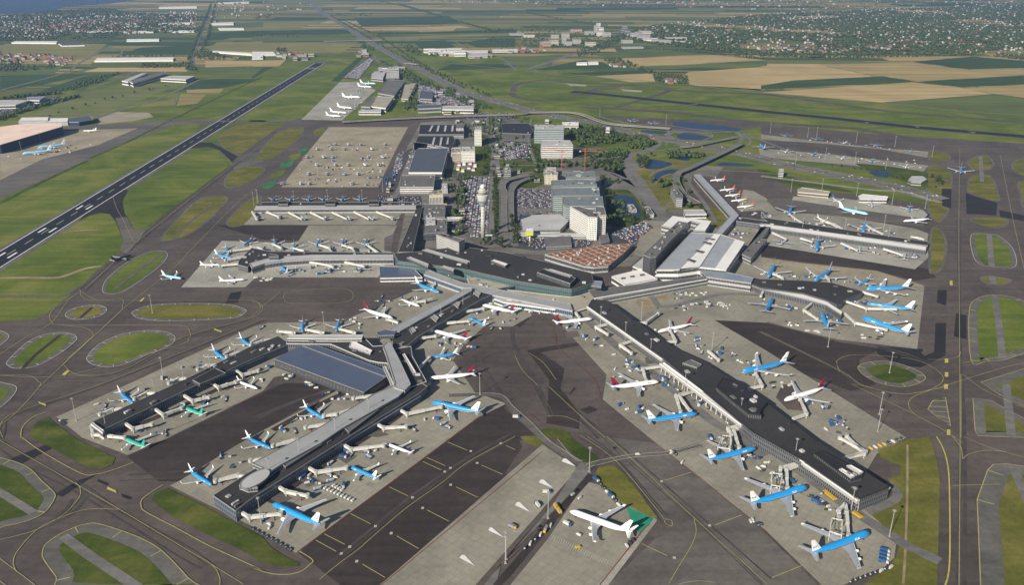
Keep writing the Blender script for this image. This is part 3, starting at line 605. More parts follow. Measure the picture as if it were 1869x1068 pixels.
bld('terminal_front_gallery', 'white glazed gallery facing the aircraft in front of the main terminal', 'gallery', "C2 1740,30 1869,50 C3 0,45 470,118 470,150 0,85 C2 1720,60", 8.2, W_white, R_light, 1, G_blue, units=4)
bld('office_block', 'grey slab office block standing at the edge of the terminal roof', 'office block', "B2 1310,655 1350,645 1510,690 1470,712", 36, W_grey, R_mid, 8, G_punch, units=3)
bld('transfer_building', 'long narrow dark building linking the two left-hand piers', 'connector building', "B2 1165,478 1212,460 1140,780 1040,780", 14, W_grey, R_dark, 2, units=6)
bld('service_block', 'dark low service block with cream top beside the connector', 'service building', "B2 1225,560 1385,545 1385,640 1220,650", 14, W_dark, R_mid, 2, units=8)
bld('service_block', 'grey low-rise building behind the connector between car park and pier', 'service building', "B2 1210,440 1370,440 1370,530 1220,540", 12, W_grey, R_mid, 2, units=8)
bld('footbridge', 'white enclosed footbridge crossing to the car park near the tower', 'footbridge', "B2 1210,534 1500,531 1500,542 1210,546", 9, W_white, R_white, 1, z0=5)
# C pier
b = bld('pier', 'left pier with white gallery along its front and a bent outer end', 'airport pier', "B2 0,750 130,775 1010,785 1010,800 420,800 210,820 0,870 B1 1790,840 1760,890 1690,870 1700,840", 10, W_slate, R_dark, 2, units=12)
bld('', '', '', "B2 -20,860 90,830 220,812 420,802 1005,798 1005,826 425,828 220,842 90,862 0,892", 11.5, W_grey, R_light, 1, G_dark, z0=0, root=b)
bld('', '', '', "B2 120,795 180,800 190,812 120,812", 17, W_dark, R_black, 1, z0=12, root=b)
# B pier
b = bld('pier', 'farther left pier with white covered gallery in front of small regional jets', 'airport pier', "B2 60,425 1165,425 1165,447 30,452", 11, W_slate, R_dark, 1, units=10)
bld('', '', '', "B2 20,455 1165,450 1165,467 15,472", 10, W_grey, R_light, 1, G_dark, root=b)
for x in (225, 560, 870): bld('', '', '', "B2 %d,415 %d,415 %d,440 %d,440" % (x-40, x+30, x+30, x-40), 15, W_dark, R_black, 1, z0=10.5, root=b)
bld('pavilion', 'blue-roofed low pavilion beside the terminal at the foot of the C pier', 'pavilion', "B2 905,880 1140,885 1210,960 910,965", 7, W_white, R_blue, 1)
# D pier
b = bld('pier_fork', 'left fork of the central pier with long dark flat roof and blue-glazed side', 'airport pier', "R 169,771 342,692 460,632 509,614 530,628 480,648 360,703 190,785", 11, W_slate, R_dark, 2, G_blue, units=14)
bld('', '', '', "C1 1370,640 1530,555 1605,590 1420,668", 15, W_dark, R_black, 1, z0=11, root=b)
bld('', '', '', "C1 645,950 660,945 740,1000 728,1012", 13, W_white, R_white, 1, z0=4, root=b)
mb = MB(); mb.bar(G(191, 788, 8.5) - b.location, G(358, 706, 8.5) - b.location, 2.4, .8); mb.bar(G(359, 706, 8.5) - b.location, G(480, 651, 8.5) - b.location, 2.4, .8); mb.build('ledge', R_steel, b)
bld('baggage_hall', 'large hall with sloping blue-grey seamed roof between the two forks of the central pier', 'baggage hall', "C2 160,490 350,392 440,385 930,560 960,612 795,728", 12, W_dark, R_blue, 1, G_dark, parapet=.3)
b = [o for o in COL.objects if o.name == 'baggage_hall'][0]
bld('', '', '', "C2 362,395 450,386 930,560 962,610 938,612", 13.8, W_dark, R_blue, 1, G_dark, z0=11.8, root=b, parapet=.2)
b = bld('hub_building', 'flat dark-roofed hub where the forks of the central pier meet', 'hub building', "C2 245,330 790,330 860,400 930,395 1000,420 1130,400 1140,470 1240,650 1130,690 1000,680 960,520 900,515 830,500 560,385 245,380", 13, W_slate, R_dark, 2, units=14, ucol=R_light)
bld('', '', '', "C2 250,320 790,320 780,345 600,347 250,343", 17, W_white, R_light, 1, z0=12.5, root=b)
bld('', '', '', "C2 700,372 730,368 855,430 840,452 690,400", 15, W_white, R_white, 1, z0=12.5, root=b)
bld('', '', '', "C2 1070,455 1085,452 1165,585 1145,588", 16, W_white, R_white, 1, z0=12.5, root=b)
bld('', '', '', "C2 930,545 950,542 1010,672 990,680", 14.2, W_white, R_light, 1, z0=12.5, root=b)
bld('', '', '', "C2 885,300 960,280 1020,290 1010,320 900,325", 17, W_teal, R_blue, 1, z0=12.5, root=b)
b = bld('pier_spine', 'dark spine of the central pier running from the hub to the terminal', 'airport pier', "C2 1000,330 1080,300 1620,10 B2 1869,1020 C2 1640,60 1180,330 1100,400 1000,400", 11, W_slate, R_dark, 2, G_blue, units=5)
bld('', '', '', "C2 960,300 990,270 1500,0 B2 1490,1040 1560,1035 C2 1560,5 1050,292 1020,300", 16, W_white, R_seam, 1, z0=10.5, root=b)
b = bld('moving_walkway', 'raised light grey covered walkway bending down from the hub to the near fork', 'covered walkway', "C2 930,400 960,370 990,385 1050,500 1120,650 1128,672 1085,715 1010,690 1015,660 950,450", 18, W_grey, R_seam, 1)
b = bld('pier_fork', 'near fork of the central pier with a raised grey roof ending in a rounded oval', 'airport pier', "R 389,906 449,867 563,800 681,720 719,705 770,700 780,706 764,720 681,771 614,813 460,911 430,934", 12, W_slate, R_dark, 2, G_blue, units=10)
bld('', '', '', "D1 1700,345 1720,310 1790,270 1869,225 D2 0,190 400,-20 C2 640,880 860,745 1000,685 1085,712 1040,760 640,985 D2 490,45 205,200 0,340 D1 1830,360 1760,368", 16.5, W_grey, R_seam, 1, z0=11.5, root=b)
c_, d_ = G(466, 876, 17), (G(520, 838, 17) - G(466, 876, 17)).normalized(); n_ = Vector((-d_.y, d_.x, 0))
bld('', '', '', [c_ + d_ * (17 * math.cos(t * math.pi / 14)) + n_ * (9.5 * math.sin(t * math.pi / 14)) for t in range(28)], 18, W_grey, R_light, 1, z0=16, root=b, parapet=.3)
mb = MB(); p = [G(462, 915, 8.5), G(616, 816, 8.5), G(683, 775, 8.5), G(767, 723, 8.5)]
for q, r_ in zip(p, p[1:]): mb.bar(q - b.location, r_ - b.location, 2.4, .8)
mb.build('ledge', R_steel, b)
bld('', '', '', "C2 650,975 680,960 890,835 900,850 690,1010", 15, W_dark, R_mid, 1, z0=11.5, root=b); bld('', '', '', "D2 205,190 470,40 500,50 240,215", 15, W_dark, R_mid, 1, z0=11.5, root=b)
# E pier
b = bld('pier', 'long right-hand pier with broad black roof beside the large blue aircraft', 'airport pier', "R 1080,548 1110,550 1228,635 1280,658 1389,728 1487,803 1623,890 1570,911 1553,901 1471,844 1375,790 1356,774 1210,653 1074,558", 15, W_slate, R_dark, 3, G_dark, units=12, ucol=R_black)
bld('', '', '', "C3 1510,690 1560,615 1640,640 1869,800 C4 0,850 -10,880 C3 1830,890 1740,880 1640,800", 20, W_dark, R_black, 1, z0=14.5, root=b, units=8, ucol=R_black)
bld('', '', '', "D4 380,120 430,100 730,260 715,290 640,310", 18, W_dark, R_black, 1, z0=14.5, root=b, units=3, ucol=R_black)
for s in ("D4 555,232 575,225 665,280 640,290", "D4 610,205 640,202 725,250 700,262"): bld('', '', '', s, 19.5, W_white, R_white, 1, z0=17.8, root=b)
bld('', '', '', "C3 1270,520 1330,495 1405,530 1370,552", 17.5, W_dark, R_mid, 1, z0=14.5, root=b)
def gallery(label, s, h=10.5, wd=6.5):
    p = P(s, h); rt = empty('gallery', (p[0].x, p[0].y, 0)); props(rt, label, 'gallery', 'white galleries along the E pier'); o = rt.location
    w_ = MB(); rf = MB(); tr = MB()
    for a, b2 in zip(p, p[1:]):
        w_.bar(a - o - Vector((0, 0, 1.9)), b2 - o - Vector((0, 0, 1.9)), wd - .6, 3.6); rf.bar(a - o, b2 - o, wd, .5)
        n = int((b2 - a).length / 9)
        for k in range(n + 1):
            q = a + (b2 - a) * (k / max(1, n)) - o; tr.box(q.x - .35, q.x + .35, q.y - .35, q.y + .35, 0, h - 3.6)
    w_.build('glazed_wall', G_dark, rt); rf.build('roof', R_white, rt); tr.build('columns', W_white, rt)
    e = MB()
    for a, b2 in zip(p, p[1:]):
        for sgn in (-1, 1):
            u = (b2 - a).normalized(); n = Vector((-u.y, u.x, 0)) * sgn * (wd / 2 - .3); e.bar(a - o + n + Vector((0, 0, .7)), b2 - o + n + Vector((0, 0, .7)), .5, 1.0)
    e.build('parapet', W_white, rt)
mb = MB(); e_ = [G(1553, 901, 12.5), G(1570, 912, 12.5), G(1624, 891, 12.5)]
for q, t_ in zip(e_, e_[1:]): mb.bar(q - b.location, t_ - b.location, 1.2, 2.2)
mb.build('end_fascia', W_white, b)
gallery('white roofed gallery on the apron side of the long black pier, terminal half', "C3 600,115 1135,490", 13)
gallery('white roofed gallery on the apron side of the long black pier, bending at the middle', "C3 1120,520 1700,955 1800,965 D3 1869,20 D4 0,-25 320,180", 13)
gallery('white roofed gallery at the outer end of the long black pier', "D4 320,185 640,405 700,450", 13)
# right terminal and G/F piers
b = bld('departure_hall', 'wide white and grey ribbed-roof departure hall with long skylights', T, "B3 1085,905 1330,640 1540,655 1710,710 1580,905 1380,885 1240,905", 20, W_white, R_seamw, 2, units=0)
for s, rf in (("B3 1200,905 1245,905 1290,860 1490,655 1540,655 1400,870 1390,884 ", R_white), ("B3 1500,890 1580,905 1710,712 1640,690 ", R_white)): bld('', '', '', s, 21.2, W_white, rf, 1, z0=20, root=b, units=0, parapet=.2)
for s in ("B3 1295,830 1310,825 1365,840 1350,852", "B3 1355,770 1370,763 1425,775 1410,785", "B3 1408,708 1420,703 1478,715 1468,725", "B3 1425,680 1440,675 1500,685 1490,692"): bld('', '', '', s, 22.8, W_dark, R_black, 1, z0=21, root=b, parapet=.2)
bld('slab_offices', 'tall black glass office slab rising along the edge of the white departure hall', 'office block', "B3 990,800 1240,560 1310,572 1180,700 1080,815 1040,820", 34, W_dark, R_mid, 7, G_dark, units=16)
bld('departure_annex', 'white-roofed annex with stepped outline behind the black office slab', 'annex', "B3 1120,590 1195,523 1475,560 1430,630 1340,625 1390,575 1330,558 1250,600 1230,615", 16, W_grey, R_white, 2)
bld('canopy', 'white forecourt canopy strip along the foot of the black office slab', 'canopy', "B3 915,880 990,815 1000,860 1080,870 1090,905 1180,915 1180,935 950,895", 9, W_white, R_light, 1)
bld('depot', 'small white-roofed depot beside the elevated road', 'depot', "B3 1275,478 1415,478 1440,510 1290,512", 9, W_white, R_light, 1)
bld('ribbed_hall', 'low white hall with scalloped roof edge below the brown grid roof', 'hall', "B3 765,952 960,905 1090,970 860,1012", 11, W_white, R_white, 1, units=0)
for s in ("B3 830,962 860,958 862,966 835,970", "B3 895,950 925,945 928,953 900,957", "B3 965,938 995,933 998,942 968,946"): bld('skylight_box', 'dark rooflight on the white scalloped hall roof', 'rooflight', s, 12.3, W_dark, R_black, 1, z0=11.1, parapet=.1, group='dark rooflights on the scalloped hall')
def gridroof(label, s, h):
    b = bld('plaza_hall', label, 'plaza hall', s, h, W_grey, plain('rust_roof', (.23, .085, .05), .8, 0, .2, .1), 1, parapet=.5)
    pts = ccw(P(s, h)); o = b.location; mb = MB(); an = R(38); xs = [(p - o) for p in pts]
    poly = local(pts, o)
    for ang, st in ((R(33), 14), (R(-57), 14)):
        u = Vector((math.cos(ang), math.sin(ang), 0)); n = Vector((-u.y, u.x, 0))
        for k in range(-20, 21):
            seg = None
            for t in range(-300, 300, 3):
                q = u * t + n * (k * st)
                if inside(q, poly):
                    seg = (q, q) if seg is None else (seg[0], q)
            if seg and (seg[1] - seg[0]).length > 4: mb.bar(seg[0] + Vector((0, 0, h + .3)), seg[1] + Vector((0, 0, h + .3)), 1.3, .6)
    mb.build('roof_ribs', R_sand, b)
    r2 = random.Random(4); n = 0; t = 0
    while n < 22 and t < 500:
        t += 1; q = Vector((r2.uniform(-90, 90), r2.uniform(-60, 60), 0))
        if inside(q, offset_poly(poly, 5)): n += 1; mb = MB(); mb.box(q.x-1.5, q.x+1.5, q.y-1.5, q.y+1.5, h, h+2.2); mb.build('roof_unit', R_light, b)
gridroof('triangular rust-brown grid roof of the station plaza in front of the terminal', "B3 290,795 640,735 915,720 850,790 740,880 640,888 570,880", 11)
b = bld('link_gallery', 'bent grey-roofed gallery leading to the orange-tailed aircraft', 'gallery', "B3 1350,228 1395,228 1670,518 1550,652 1490,655 1610,520", 12, W_grey, R_seamw, 1)
b = bld('pier', 'far right pier with bright white roof edge along its near side', 'airport pier', "B3 1655,530 1869,560 B4 0,530 400,590 800,650 1190,705 1185,735 0,578 B3 1869,590 1650,560", 10, W_slate, R_dark, 2, units=14)
bld('', '', '', "B4 -20,578 0,575 400,630 800,688 1175,742 1172,768 800,715 400,657 0,603", 9.5, W_slate, R_white, 1, root=b)
bld('gallery_wing', 'grey flat-roofed wing running beside the white departure hall', 'wing', "B3 1690,795 1869,600 B4 0,600 65,600 B4 0,690 B3 1869,690 1755,825", 12, W_grey, R_mid, 2, units=5)
b = bld('pier', 'right-hand middle pier with black roof and long white window gallery', 'airport pier', "B3 1770,965 B4 0,975 300,985 500,1000 640,1040 C4 720,10 590,60 580,80 540,100 450,65 300,20 0,-20 B3 1750,1000", 12.5, W_slate, R_dark, 2, units=8, ucol=R_dark)
bld('', '', '', "B3 1750,990 B4 0,1005 300,1045 C4 480,90 580,155 570,175 460,105 300,60 0,-8 B3 1740,1010", 10, W_slate, R_white, 1, G_dark, root=b)
bld('', '', '', "B3 1380,890 1450,895 1775,965 1755,1000 1440,955", 15, W_grey, R_steel, 2, root=b)
b = bld('connector', 'slim double-roofed connector between the long black pier and the middle right pier', 'connector building', "B3 600,1051 1440,952 1460,972 C3 700,60 640,60", 11, W_grey, R_mid, 2, G_dark)
mb = MB(); mb.bar(G(1085, 545, 12.5) - b.location, G(1290, 510, 12.5) - b.location, 2.5, .8); mb.build('ledge', W_white, b)
bld('apron_office', 'long sand-roofed apron office near the orange-tailed aircraft', 'apron office', "B4 258,335 290,320 490,350 480,372 262,352", 8, W_beige, R_sand, 1)
bld('apron_office', 'white-roofed apron office beside the highway cutting', 'apron office', "B4 690,380 720,368 905,385 895,405 700,402", 8, W_white, R_white, 1)
bld('round_pavilion', 'pale round-cornered pavilion among trees beside the taxiway', 'pavilion', "B4 1045,265 1070,240 1150,240 1180,262 1140,285 1070,280", 8, W_grey, R_light, 1)
ur = random.Random(77)
for k in range(34):
    x, y = ur.choice(((ur.uniform(470, 690), ur.uniform(560, 1000)), (ur.uniform(10, 240), ur.uniform(420, 760)), (ur.uniform(870, 940), ur.uniform(60, 520)), (ur.uniform(960, 1300), ur.uniform(410, 600)), (ur.uniform(300, 560), ur.uniform(860, 1040)), (ur.uniform(560, 860), ur.uniform(60, 110)), (ur.uniform(1000, 1500), ur.uniform(70, 105))))
    a, b_ = ur.uniform(14, 50), ur.uniform(8, 16); bld('service_shed', 'low flat-roofed service shed in the built-up area behind the terminal', 'shed', "E1 %f,%f %f,%f %f,%f %f,%f" % (x, y, x + a, y, x + a, y + b_, x, y + b_), ur.uniform(4, 9), ur.choice([W_grey, W_white, W_beige, W_dark]), ur.choice([R_light, R_mid, R_sand, R_dark, R_white]), 1, parapet=.2, group='low service sheds behind the terminal')
sheet('car_park', "A2 1180,600 1330,610 1560,690 1570,750 1180,740", M_carpark, 3); sheet('car_park', "A2 1030,440 1080,470 1180,580 1160,600 1100,560 1040,500", M_carpark, 3)
for k in range(30):
    x, y = ur.choice(((ur.uniform(1060, 1330), ur.uniform(590, 735)), (ur.uniform(860, 1060), ur.uniform(450, 520)), (ur.uniform(1360, 1600), ur.uniform(700, 790)), (ur.uniform(700, 800), ur.uniform(345, 400)), (ur.uniform(200, 420), ur.uniform(375, 410)), (ur.uniform(1200, 1700), ur.uniform(345, 400))))
    a, b_ = ur.uniform(18, 60), ur.uniform(7, 14); bld('roadside_shed', 'flat-roofed shed or office in the strip beside the motorway beyond the cargo apron', 'shed', "A2 %f,%f %f,%f %f,%f %f,%f" % (x, y, x + a, y, x + a, y + b_, x, y + b_), ur.uniform(6, 13), ur.choice([W_grey, W_white, W_beige, W_brick]), ur.choice([R_light, R_mid, R_sand, R_hall]), 1, parapet=.2, group='sheds in the motorway strip')
for k, (q, h) in enumerate((("E1 590,120 650,120 650,150 590,150", 20), ("E1 1320,470 1400,470 1400,500 1320,500", 14), ("E1 1000,480 1040,478 1040,505 1000,508", 12), ("E1 470,600 520,600 520,640 470,640", 12), ("E1 1540,500 1600,500 1600,540 1540,540", 20), ("E1 340,880 420,878 420,930 340,935", 16), ("E1 430,900 500,895 505,950 430,955", 12), ("E1 1230,940 1300,940 1300,960 1230,960", 8), ("E2 560,880 600,880 640,940 590,945", 8), ("E2 420,860 470,860 500,900 440,905", 7))):
    bld('mid_rise_block', 'plain mid-rise block in the district behind the terminal', 'building', q, h, (W_grey, W_beige, W_white)[k % 3], (R_mid, R_light)[k % 2], max(1, int(h / 4)), G_punch, units=2, group='mid-rise blocks behind the terminal')
bld('toll_house', 'white gatehouse beside the highway', 'gatehouse', "B4 125,190 160,188 162,205 128,208", 16, W_white, R_light, 3)
# landside
bld('hotel', 'white angular hotel tower with gridded windows beside the brown grid roof', 'hotel', "B3 470,455 600,530 662,535 665,520 725,515 710,458 655,455 650,480 590,470 540,455", 44, W_white, R_mid, 11, G_punch, units=8)
O = 'office building'
for k, (s, h, f, lab) in enumerate((("B3 415,385 700,385 708,450 440,455 420,440", 34, 8, 'grey-blue stepped office block directly behind the white hotel'), ("B3 340,325 675,320 680,375 350,380", 34, 8, 'grey-blue stepped office block second behind the white hotel'),
    ("B3 335,270 560,262 640,270 660,300 340,310", 34, 8, 'grey-blue stepped office block third behind the white hotel'), ("B3 440,215 640,205 650,245 440,250", 36, 9, 'grey-blue stepped office block farthest behind the white hotel'))):
    bld('office_block', lab, O, s, h, W_grey, plain('slate_roof', (.16, .19, .20), .8, 0, .15, .05), f, G_teal, units=9)
for lab, s, h, wm, rm, f, g_ in (("white ribbon-windowed office block left of the wooded park", "B3 260,3 B3 262,-15 470,-15 490,20 265,22", 34, W_white, R_light, 7, G_dark),
    ("grey glass office block with a recessed centre behind the white office", "A3 212,885 430,890 425,920 215,918", 40, W_grey, R_light, 8, G_teal),
    ("small yellow-walled block beside the tower crane", "B3 285,195 340,195 385,215 380,235 290,232", 22, W_beige, R_sand, 5, G_punch),
    ("white eight-storey office block beside the dark hall", "B2 1485,32 1583,32 1583,62 1487,62", 28, W_white, R_light, 7, G_punch),
    ("cream office wing beside the white eight-storey block", "B2 1415,40 1485,40 1485,75 1415,75", 18, W_beige, R_sand, 4, G_punch),
    ("slim white tower block behind the black car park roofs", "A2 1582,900 1628,900 1630,925 1580,925", 44, W_white, R_light, 10, G_punch),
    ("beige block with blank wall at the corner near the footbridge", "B2 1258,352 1352,335 1356,370 1260,375", 26, W_beige, R_sand, 1, G_punch),
    ("long white building with grey roof in front of the dark arched hall", "B2 1050,300 1060,235 1300,232 1290,318 1050,318", 14, W_white, R_mid, 3, G_dark),
    ("white low block behind the tower cranes and yellow building", "A3 410,868 530,868 530,890 420,890", 14, W_white, R_white, 3, G_dark),
    ("small grey control building beside the elevated road curve", "B3 1185,320 1215,305 1272,375 1270,400 1225,395", 20, W_grey, R_mid, 5, G_dark),
    ("pale gate building at the top of the station car park", "B3 0,180 45,178 48,210 0,212", 14, W_grey, R_light, 3, G_dark)):
    bld('office_block', lab, O, s, h, wm, rm, f, g_, units=6)
bld('exhibition_hall', 'large hall with smooth dark blue-grey roof and white side walls', 'hall', "B2 1112,212 1160,60 1180,42 1395,38 1350,212", 18, W_white, R_hall, 1, G_dark)
bld('car_park_deck', 'black-roofed car park with white stripes, nearer of two', 'car park', "A2 1150,1040 1185,965 1430,965 1445,1000 1400,1051 B2 1250,10 1145,-5", 12, W_grey, R_black, 2)
bld('car_park_deck', 'black-roofed car park with white stripes, farther of two', 'car park', "A2 1195,885 1510,885 1505,955 1185,955", 12, W_grey, R_black, 2)
for s in ("A2 1275,890 1290,890 1270,930 1255,930", "A2 1320,890 1335,890 1325,930 1310,930", "A2 1370,890 1385,890 1378,930 1363,930", "A2 1420,890 1435,890 1430,930 1415,930", "A2 1470,890 1480,890 1478,930 1465,930", "A2 1290,975 1305,975 1290,1030 1275,1030", "A2 1340,975 1355,975 1345,1030 1330,1030", "A2 1390,975 1400,975 1395,1020 1380,1020"):
    bld('stair_tower', 'pale strip of rooflights across a black car park roof', 'rooflight', s, 13.5, W_grey, R_light, 1, z0=12, group='pale rooflight strips on the black car parks', parapet=.1)
bld('round_sign_kiosk', 'yellow topped white advertising column in the station car park', 'sign', "B3 150,615 205,612 208,632 152,636", 17, plain('lime_panel', (.55, .60, .05), .6), R_white, 0, z0=9)
mb = MB(); q = G(967, 440, 0); mb.cyl(q.x, q.y, 0, 9, 1.2, k=8); props(mb.build('sign_column', W_white), 'white column carrying the yellow advertising box', 'column')
b = bld('car_park_ramp', 'grey sloped ramp building beside the white hotel', 'ramp', "B3 665,640 730,630 750,700 690,715", 7, W_grey, R_mid, 1)
bld('station_hall', 'low glass-roofed station hall in the car park in front of the hotel', 'station', "B3 285,680 470,660 480,735 300,745", 5, W_grey, R_mid, 1)
bld('deck_park', 'wide grey multi-storey car park deck left of the white hotel', 'car park', "B3 110,520 400,510 460,560 400,620 130,625", 9, W_grey, R_light, 2)
# cargo area and hangars
H_ = 'cargo building'
for lab, s, h, wm, rm in (("long grey-roofed cargo shed behind the parked freighters", "A2 895,660 960,565 1090,572 1010,680", 14, W_grey, R_mid), ("cargo shed with sand-coloured roof beside the freighters", "A2 845,755 885,685 1005,690 950,768", 14, W_white, R_sand),
    ("narrow grey shed left of the sand-roofed cargo shed", "A2 775,755 860,685 885,690 840,760", 14, W_grey, R_mid), ("white-fronted shed nearest the elevated taxiway", "A2 755,785 920,772 915,795 760,795", 10, W_white, R_light),
    ("pale cargo shed with double roof at the far apron end", "A2 850,520 950,510 930,560 845,550", 12, W_grey, R_light), ("pale cargo shed beyond the double-roofed shed", "A2 955,515 1045,505 1045,550 950,550", 12, W_grey, R_light),
    ("low white logistics shed by the highway slip road", "A2 895,478 1040,470 1045,492 900,497", 9, W_white, R_light), ("slim long shed with tan roof beside the tree belt", "A2 1085,600 1165,590 1110,705 1060,700", 9, W_beige, R_sand),
    ("blue-grey office roof among trees by the highway", "A2 1200,640 1290,650 1280,705 1190,700", 12, W_grey, R_hall), ("long white office block in front of the tree belt", "A2 1350,755 1575,750 1575,780 1350,775", 13, W_white, R_light),
    ("dark blue glass office block beside the long white one", "A2 1175,745 1345,740 1345,765 1180,772", 15, G_dark, R_hall), ("white warehouse edge beside the car park by the highway", "A2 1530,380 1680,378 1675,395 1540,398", 10, W_white, R_light)):
    bld('cargo_shed', lab, H_, s, h, wm, rm, 1)
bld('hangar', 'huge hangar with salmon-white roof and dark blue front wall at the left edge', 'hangar', "B1 -300,30 A1 -300,950 0,900 160,880 440,875 440,900 0,1030", 24, plain('navy_wall', (.02, .03, .08), .6), R_orange, 0)
bld('hangar', 'small white-roofed hangar right behind the salmon-roofed one', 'hangar', "A1 150,835 345,832 340,855 130,858", 14, W_grey, R_white, 0)
bld('hangar', 'white arched-roof hangar beside the dark blue workshop', 'hangar', "A1 335,840 485,838 480,865 330,868", 12, W_grey, R_white, 0)
bld('workshop', 'dark blue workshop with a white door behind the freight apron', 'workshop', "A1 490,842 640,822 665,850 560,868 490,868", 12, plain('navy_wall', (0, 0, 0)), R_hall, 0)
for lab, s, h, rm in (("long grey-roofed warehouse beyond the runway, nearer one", "A1 915,575 1165,505 1180,520 945,590", 16, R_mid), ("grey warehouse beside the long one beyond the runway", "A1 865,572 1000,520 1050,515 910,580", 16, R_light),
    ("flat pale warehouse right of the long grey ones", "A1 1140,555 1200,537 1385,540 1320,565", 13, R_light), ("grey-roofed industrial shed at the left edge", "A1 -60,720 0,712 210,712 110,745 -60,750", 13, R_light),
    ("blue-grey industrial shed beyond the left-edge one", "A1 190,690 320,685 280,712 200,710", 13, R_steel)):
    bld('warehouse', lab, 'warehouse', s, h, W_white, rm, 1)
for k, s in enumerate(("A1 670,430 690,410 1235,405 1230,425", "A1 80,300 110,290 410,290 400,303", "A1 415,305 540,298 600,318 440,322", "A1 1500,365 1520,358 1790,372 1790,385", "A1 1790,390 1869,388 1869,412 1790,415", "A2 0,365 150,365 170,385 0,390",
        "A1 1200,215 1380,212 1380,222 1200,225", "A1 1490,160 1660,155 1660,170 1500,172", "A1 1550,195 1730,195 1735,205 1560,208", "A1 1550,15 1770,8 1770,18 1555,22", "A1 1130,160 1350,157 1350,165 1130,168", "A1 860,180 990,178 990,188 860,190", "A1 1130,45 1400,40 1400,52 1130,55",
        "A3 515,440 590,438 592,452 515,452", "A3 595,435 670,435 672,448 600,450", "A1 900,275 1130,272 1130,285 900,288", "A1 620,220 800,212 800,220 620,228", "A1 980,218 1090,215 1090,225 980,228")):
    bld('greenhouse', 'pale greenhouse or shed roof among the fields on the horizon side', 'greenhouse', s, 7, W_white, R_white if k != 2 else R_hall, 0, parapet=0, group='pale greenhouses scattered over the far fields')
# ------------------------------------------------ landside ground, roads, water
sheet('landside_ground', "A2 1100,1051 1200,870 1869,825 A3 0,820 450,800 700,860 1200,930 1640,940 B3 1690,10 1500,250 1340,230 1300,420 1500,560 1330,640 1180,520 1100,700 900,880 640,900 300,800 0,790 B2 1500,740 1210,760 1030,790 1100,450 1000,300", M_land, 2)
sheet('landside_ground', "A3 0,690 430,770 700,830 1300,960 1640,930 A4 0,900 B4 0,100 760,190 1040,210 1180,250 1240,330 1290,450 1180,440 700,370 230,330 0,200 B3 1400,160 1340,230 1000,150 A3 0,820", M_grass, 2)
for s in ("A2 1770,860 1869,865 A3 0,870 160,880 200,960 0,960 A2 1770,960", "A2 1790,1000 A3 0,1000 190,1010 B3 190,120 0,130 B2 1780,120", "A2 1180,740 1340,740 1380,640 1230,640", "B2 1500,230 1700,240 1690,600 1500,610", "B3 50,660 640,700 600,760 200,770 30,745",
          "B3 720,620 1000,560 1080,640 900,760 780,740", "B2 930,240 1100,60 1150,30 1060,230 1030,330 900,360", "A2 640,555 830,405 880,410 760,565", "A1 0,760 90,720 440,680 380,720 0,820", "B2 880,380 1200,380 1210,440 900,430"):
    sheet('car_park', s, M_carpark, 3)
for s in ("B3 760,395 800,380 910,390 975,510 940,535 870,530 790,500 770,440", "B3 1000,180 1040,120 1190,150 1150,175 1080,190", "B3 1050,270 1080,225 1160,195 1240,200 1120,250 1060,290", "A3 1200,885 1260,865 1660,910 1600,935 1300,915", "A3 1230,960 1300,945 1460,975 1450,995 1260,990",
          "B3 1190,110 1220,95 1320,100 1300,130", "B3 1520,150 1600,142 1760,160 1740,170 1540,165", "B4 770,205 840,198 940,225 870,250 780,225", "B4 980,320 1040,320 1260,380 1240,395 1000,345", "B3 670,270 760,280 760,310 700,310", "A3 980,925 1150,935 1140,950 1000,945"):
    sheet('pond', s, M_water, 4, True)
for s in ("B3 500,60 640,60 880,90 860,120 640,130 500,110", "B3 700,150 850,130 880,210 700,180", "B3 680,240 760,330 900,350 1000,540 800,600 740,500 720,380", "A3 450,900 850,930 900,1000 500,1051", "B4 0,190 300,270 620,340 600,350 200,300 0,220", "B4 700,150 1180,215 1290,330 1100,300 760,190"):
    sheet('park_lawn', s, M_gdark, 3, True)
hw = "A2 385,-10 500,85 640,170 800,270 1050,415 1250,520 1500,650 1700,710 1869,755 A3 200,790 430,840 700,880 900,940 1250,1010 1500,1050 B3 1869,125 B4 300,185 700,265 980,325 1270,410"
ribbon('motorway', hw, 62, M_road, 4)
for o, wd in ((0, 5),):
    ribbon('motorway_median', hw, wd, M_gdry, 5)
ribbon('motorway_median', hw, 1.2, M_pale, 5)
ribbon('railway', "B4 0,240 400,290 800,340 1000,350 1280,430", 14, M_conc, 4)
for s, wd in (("A2 700,60 1100,95 1000,170 870,240 560,330 330,380 0,395", 0),): pass
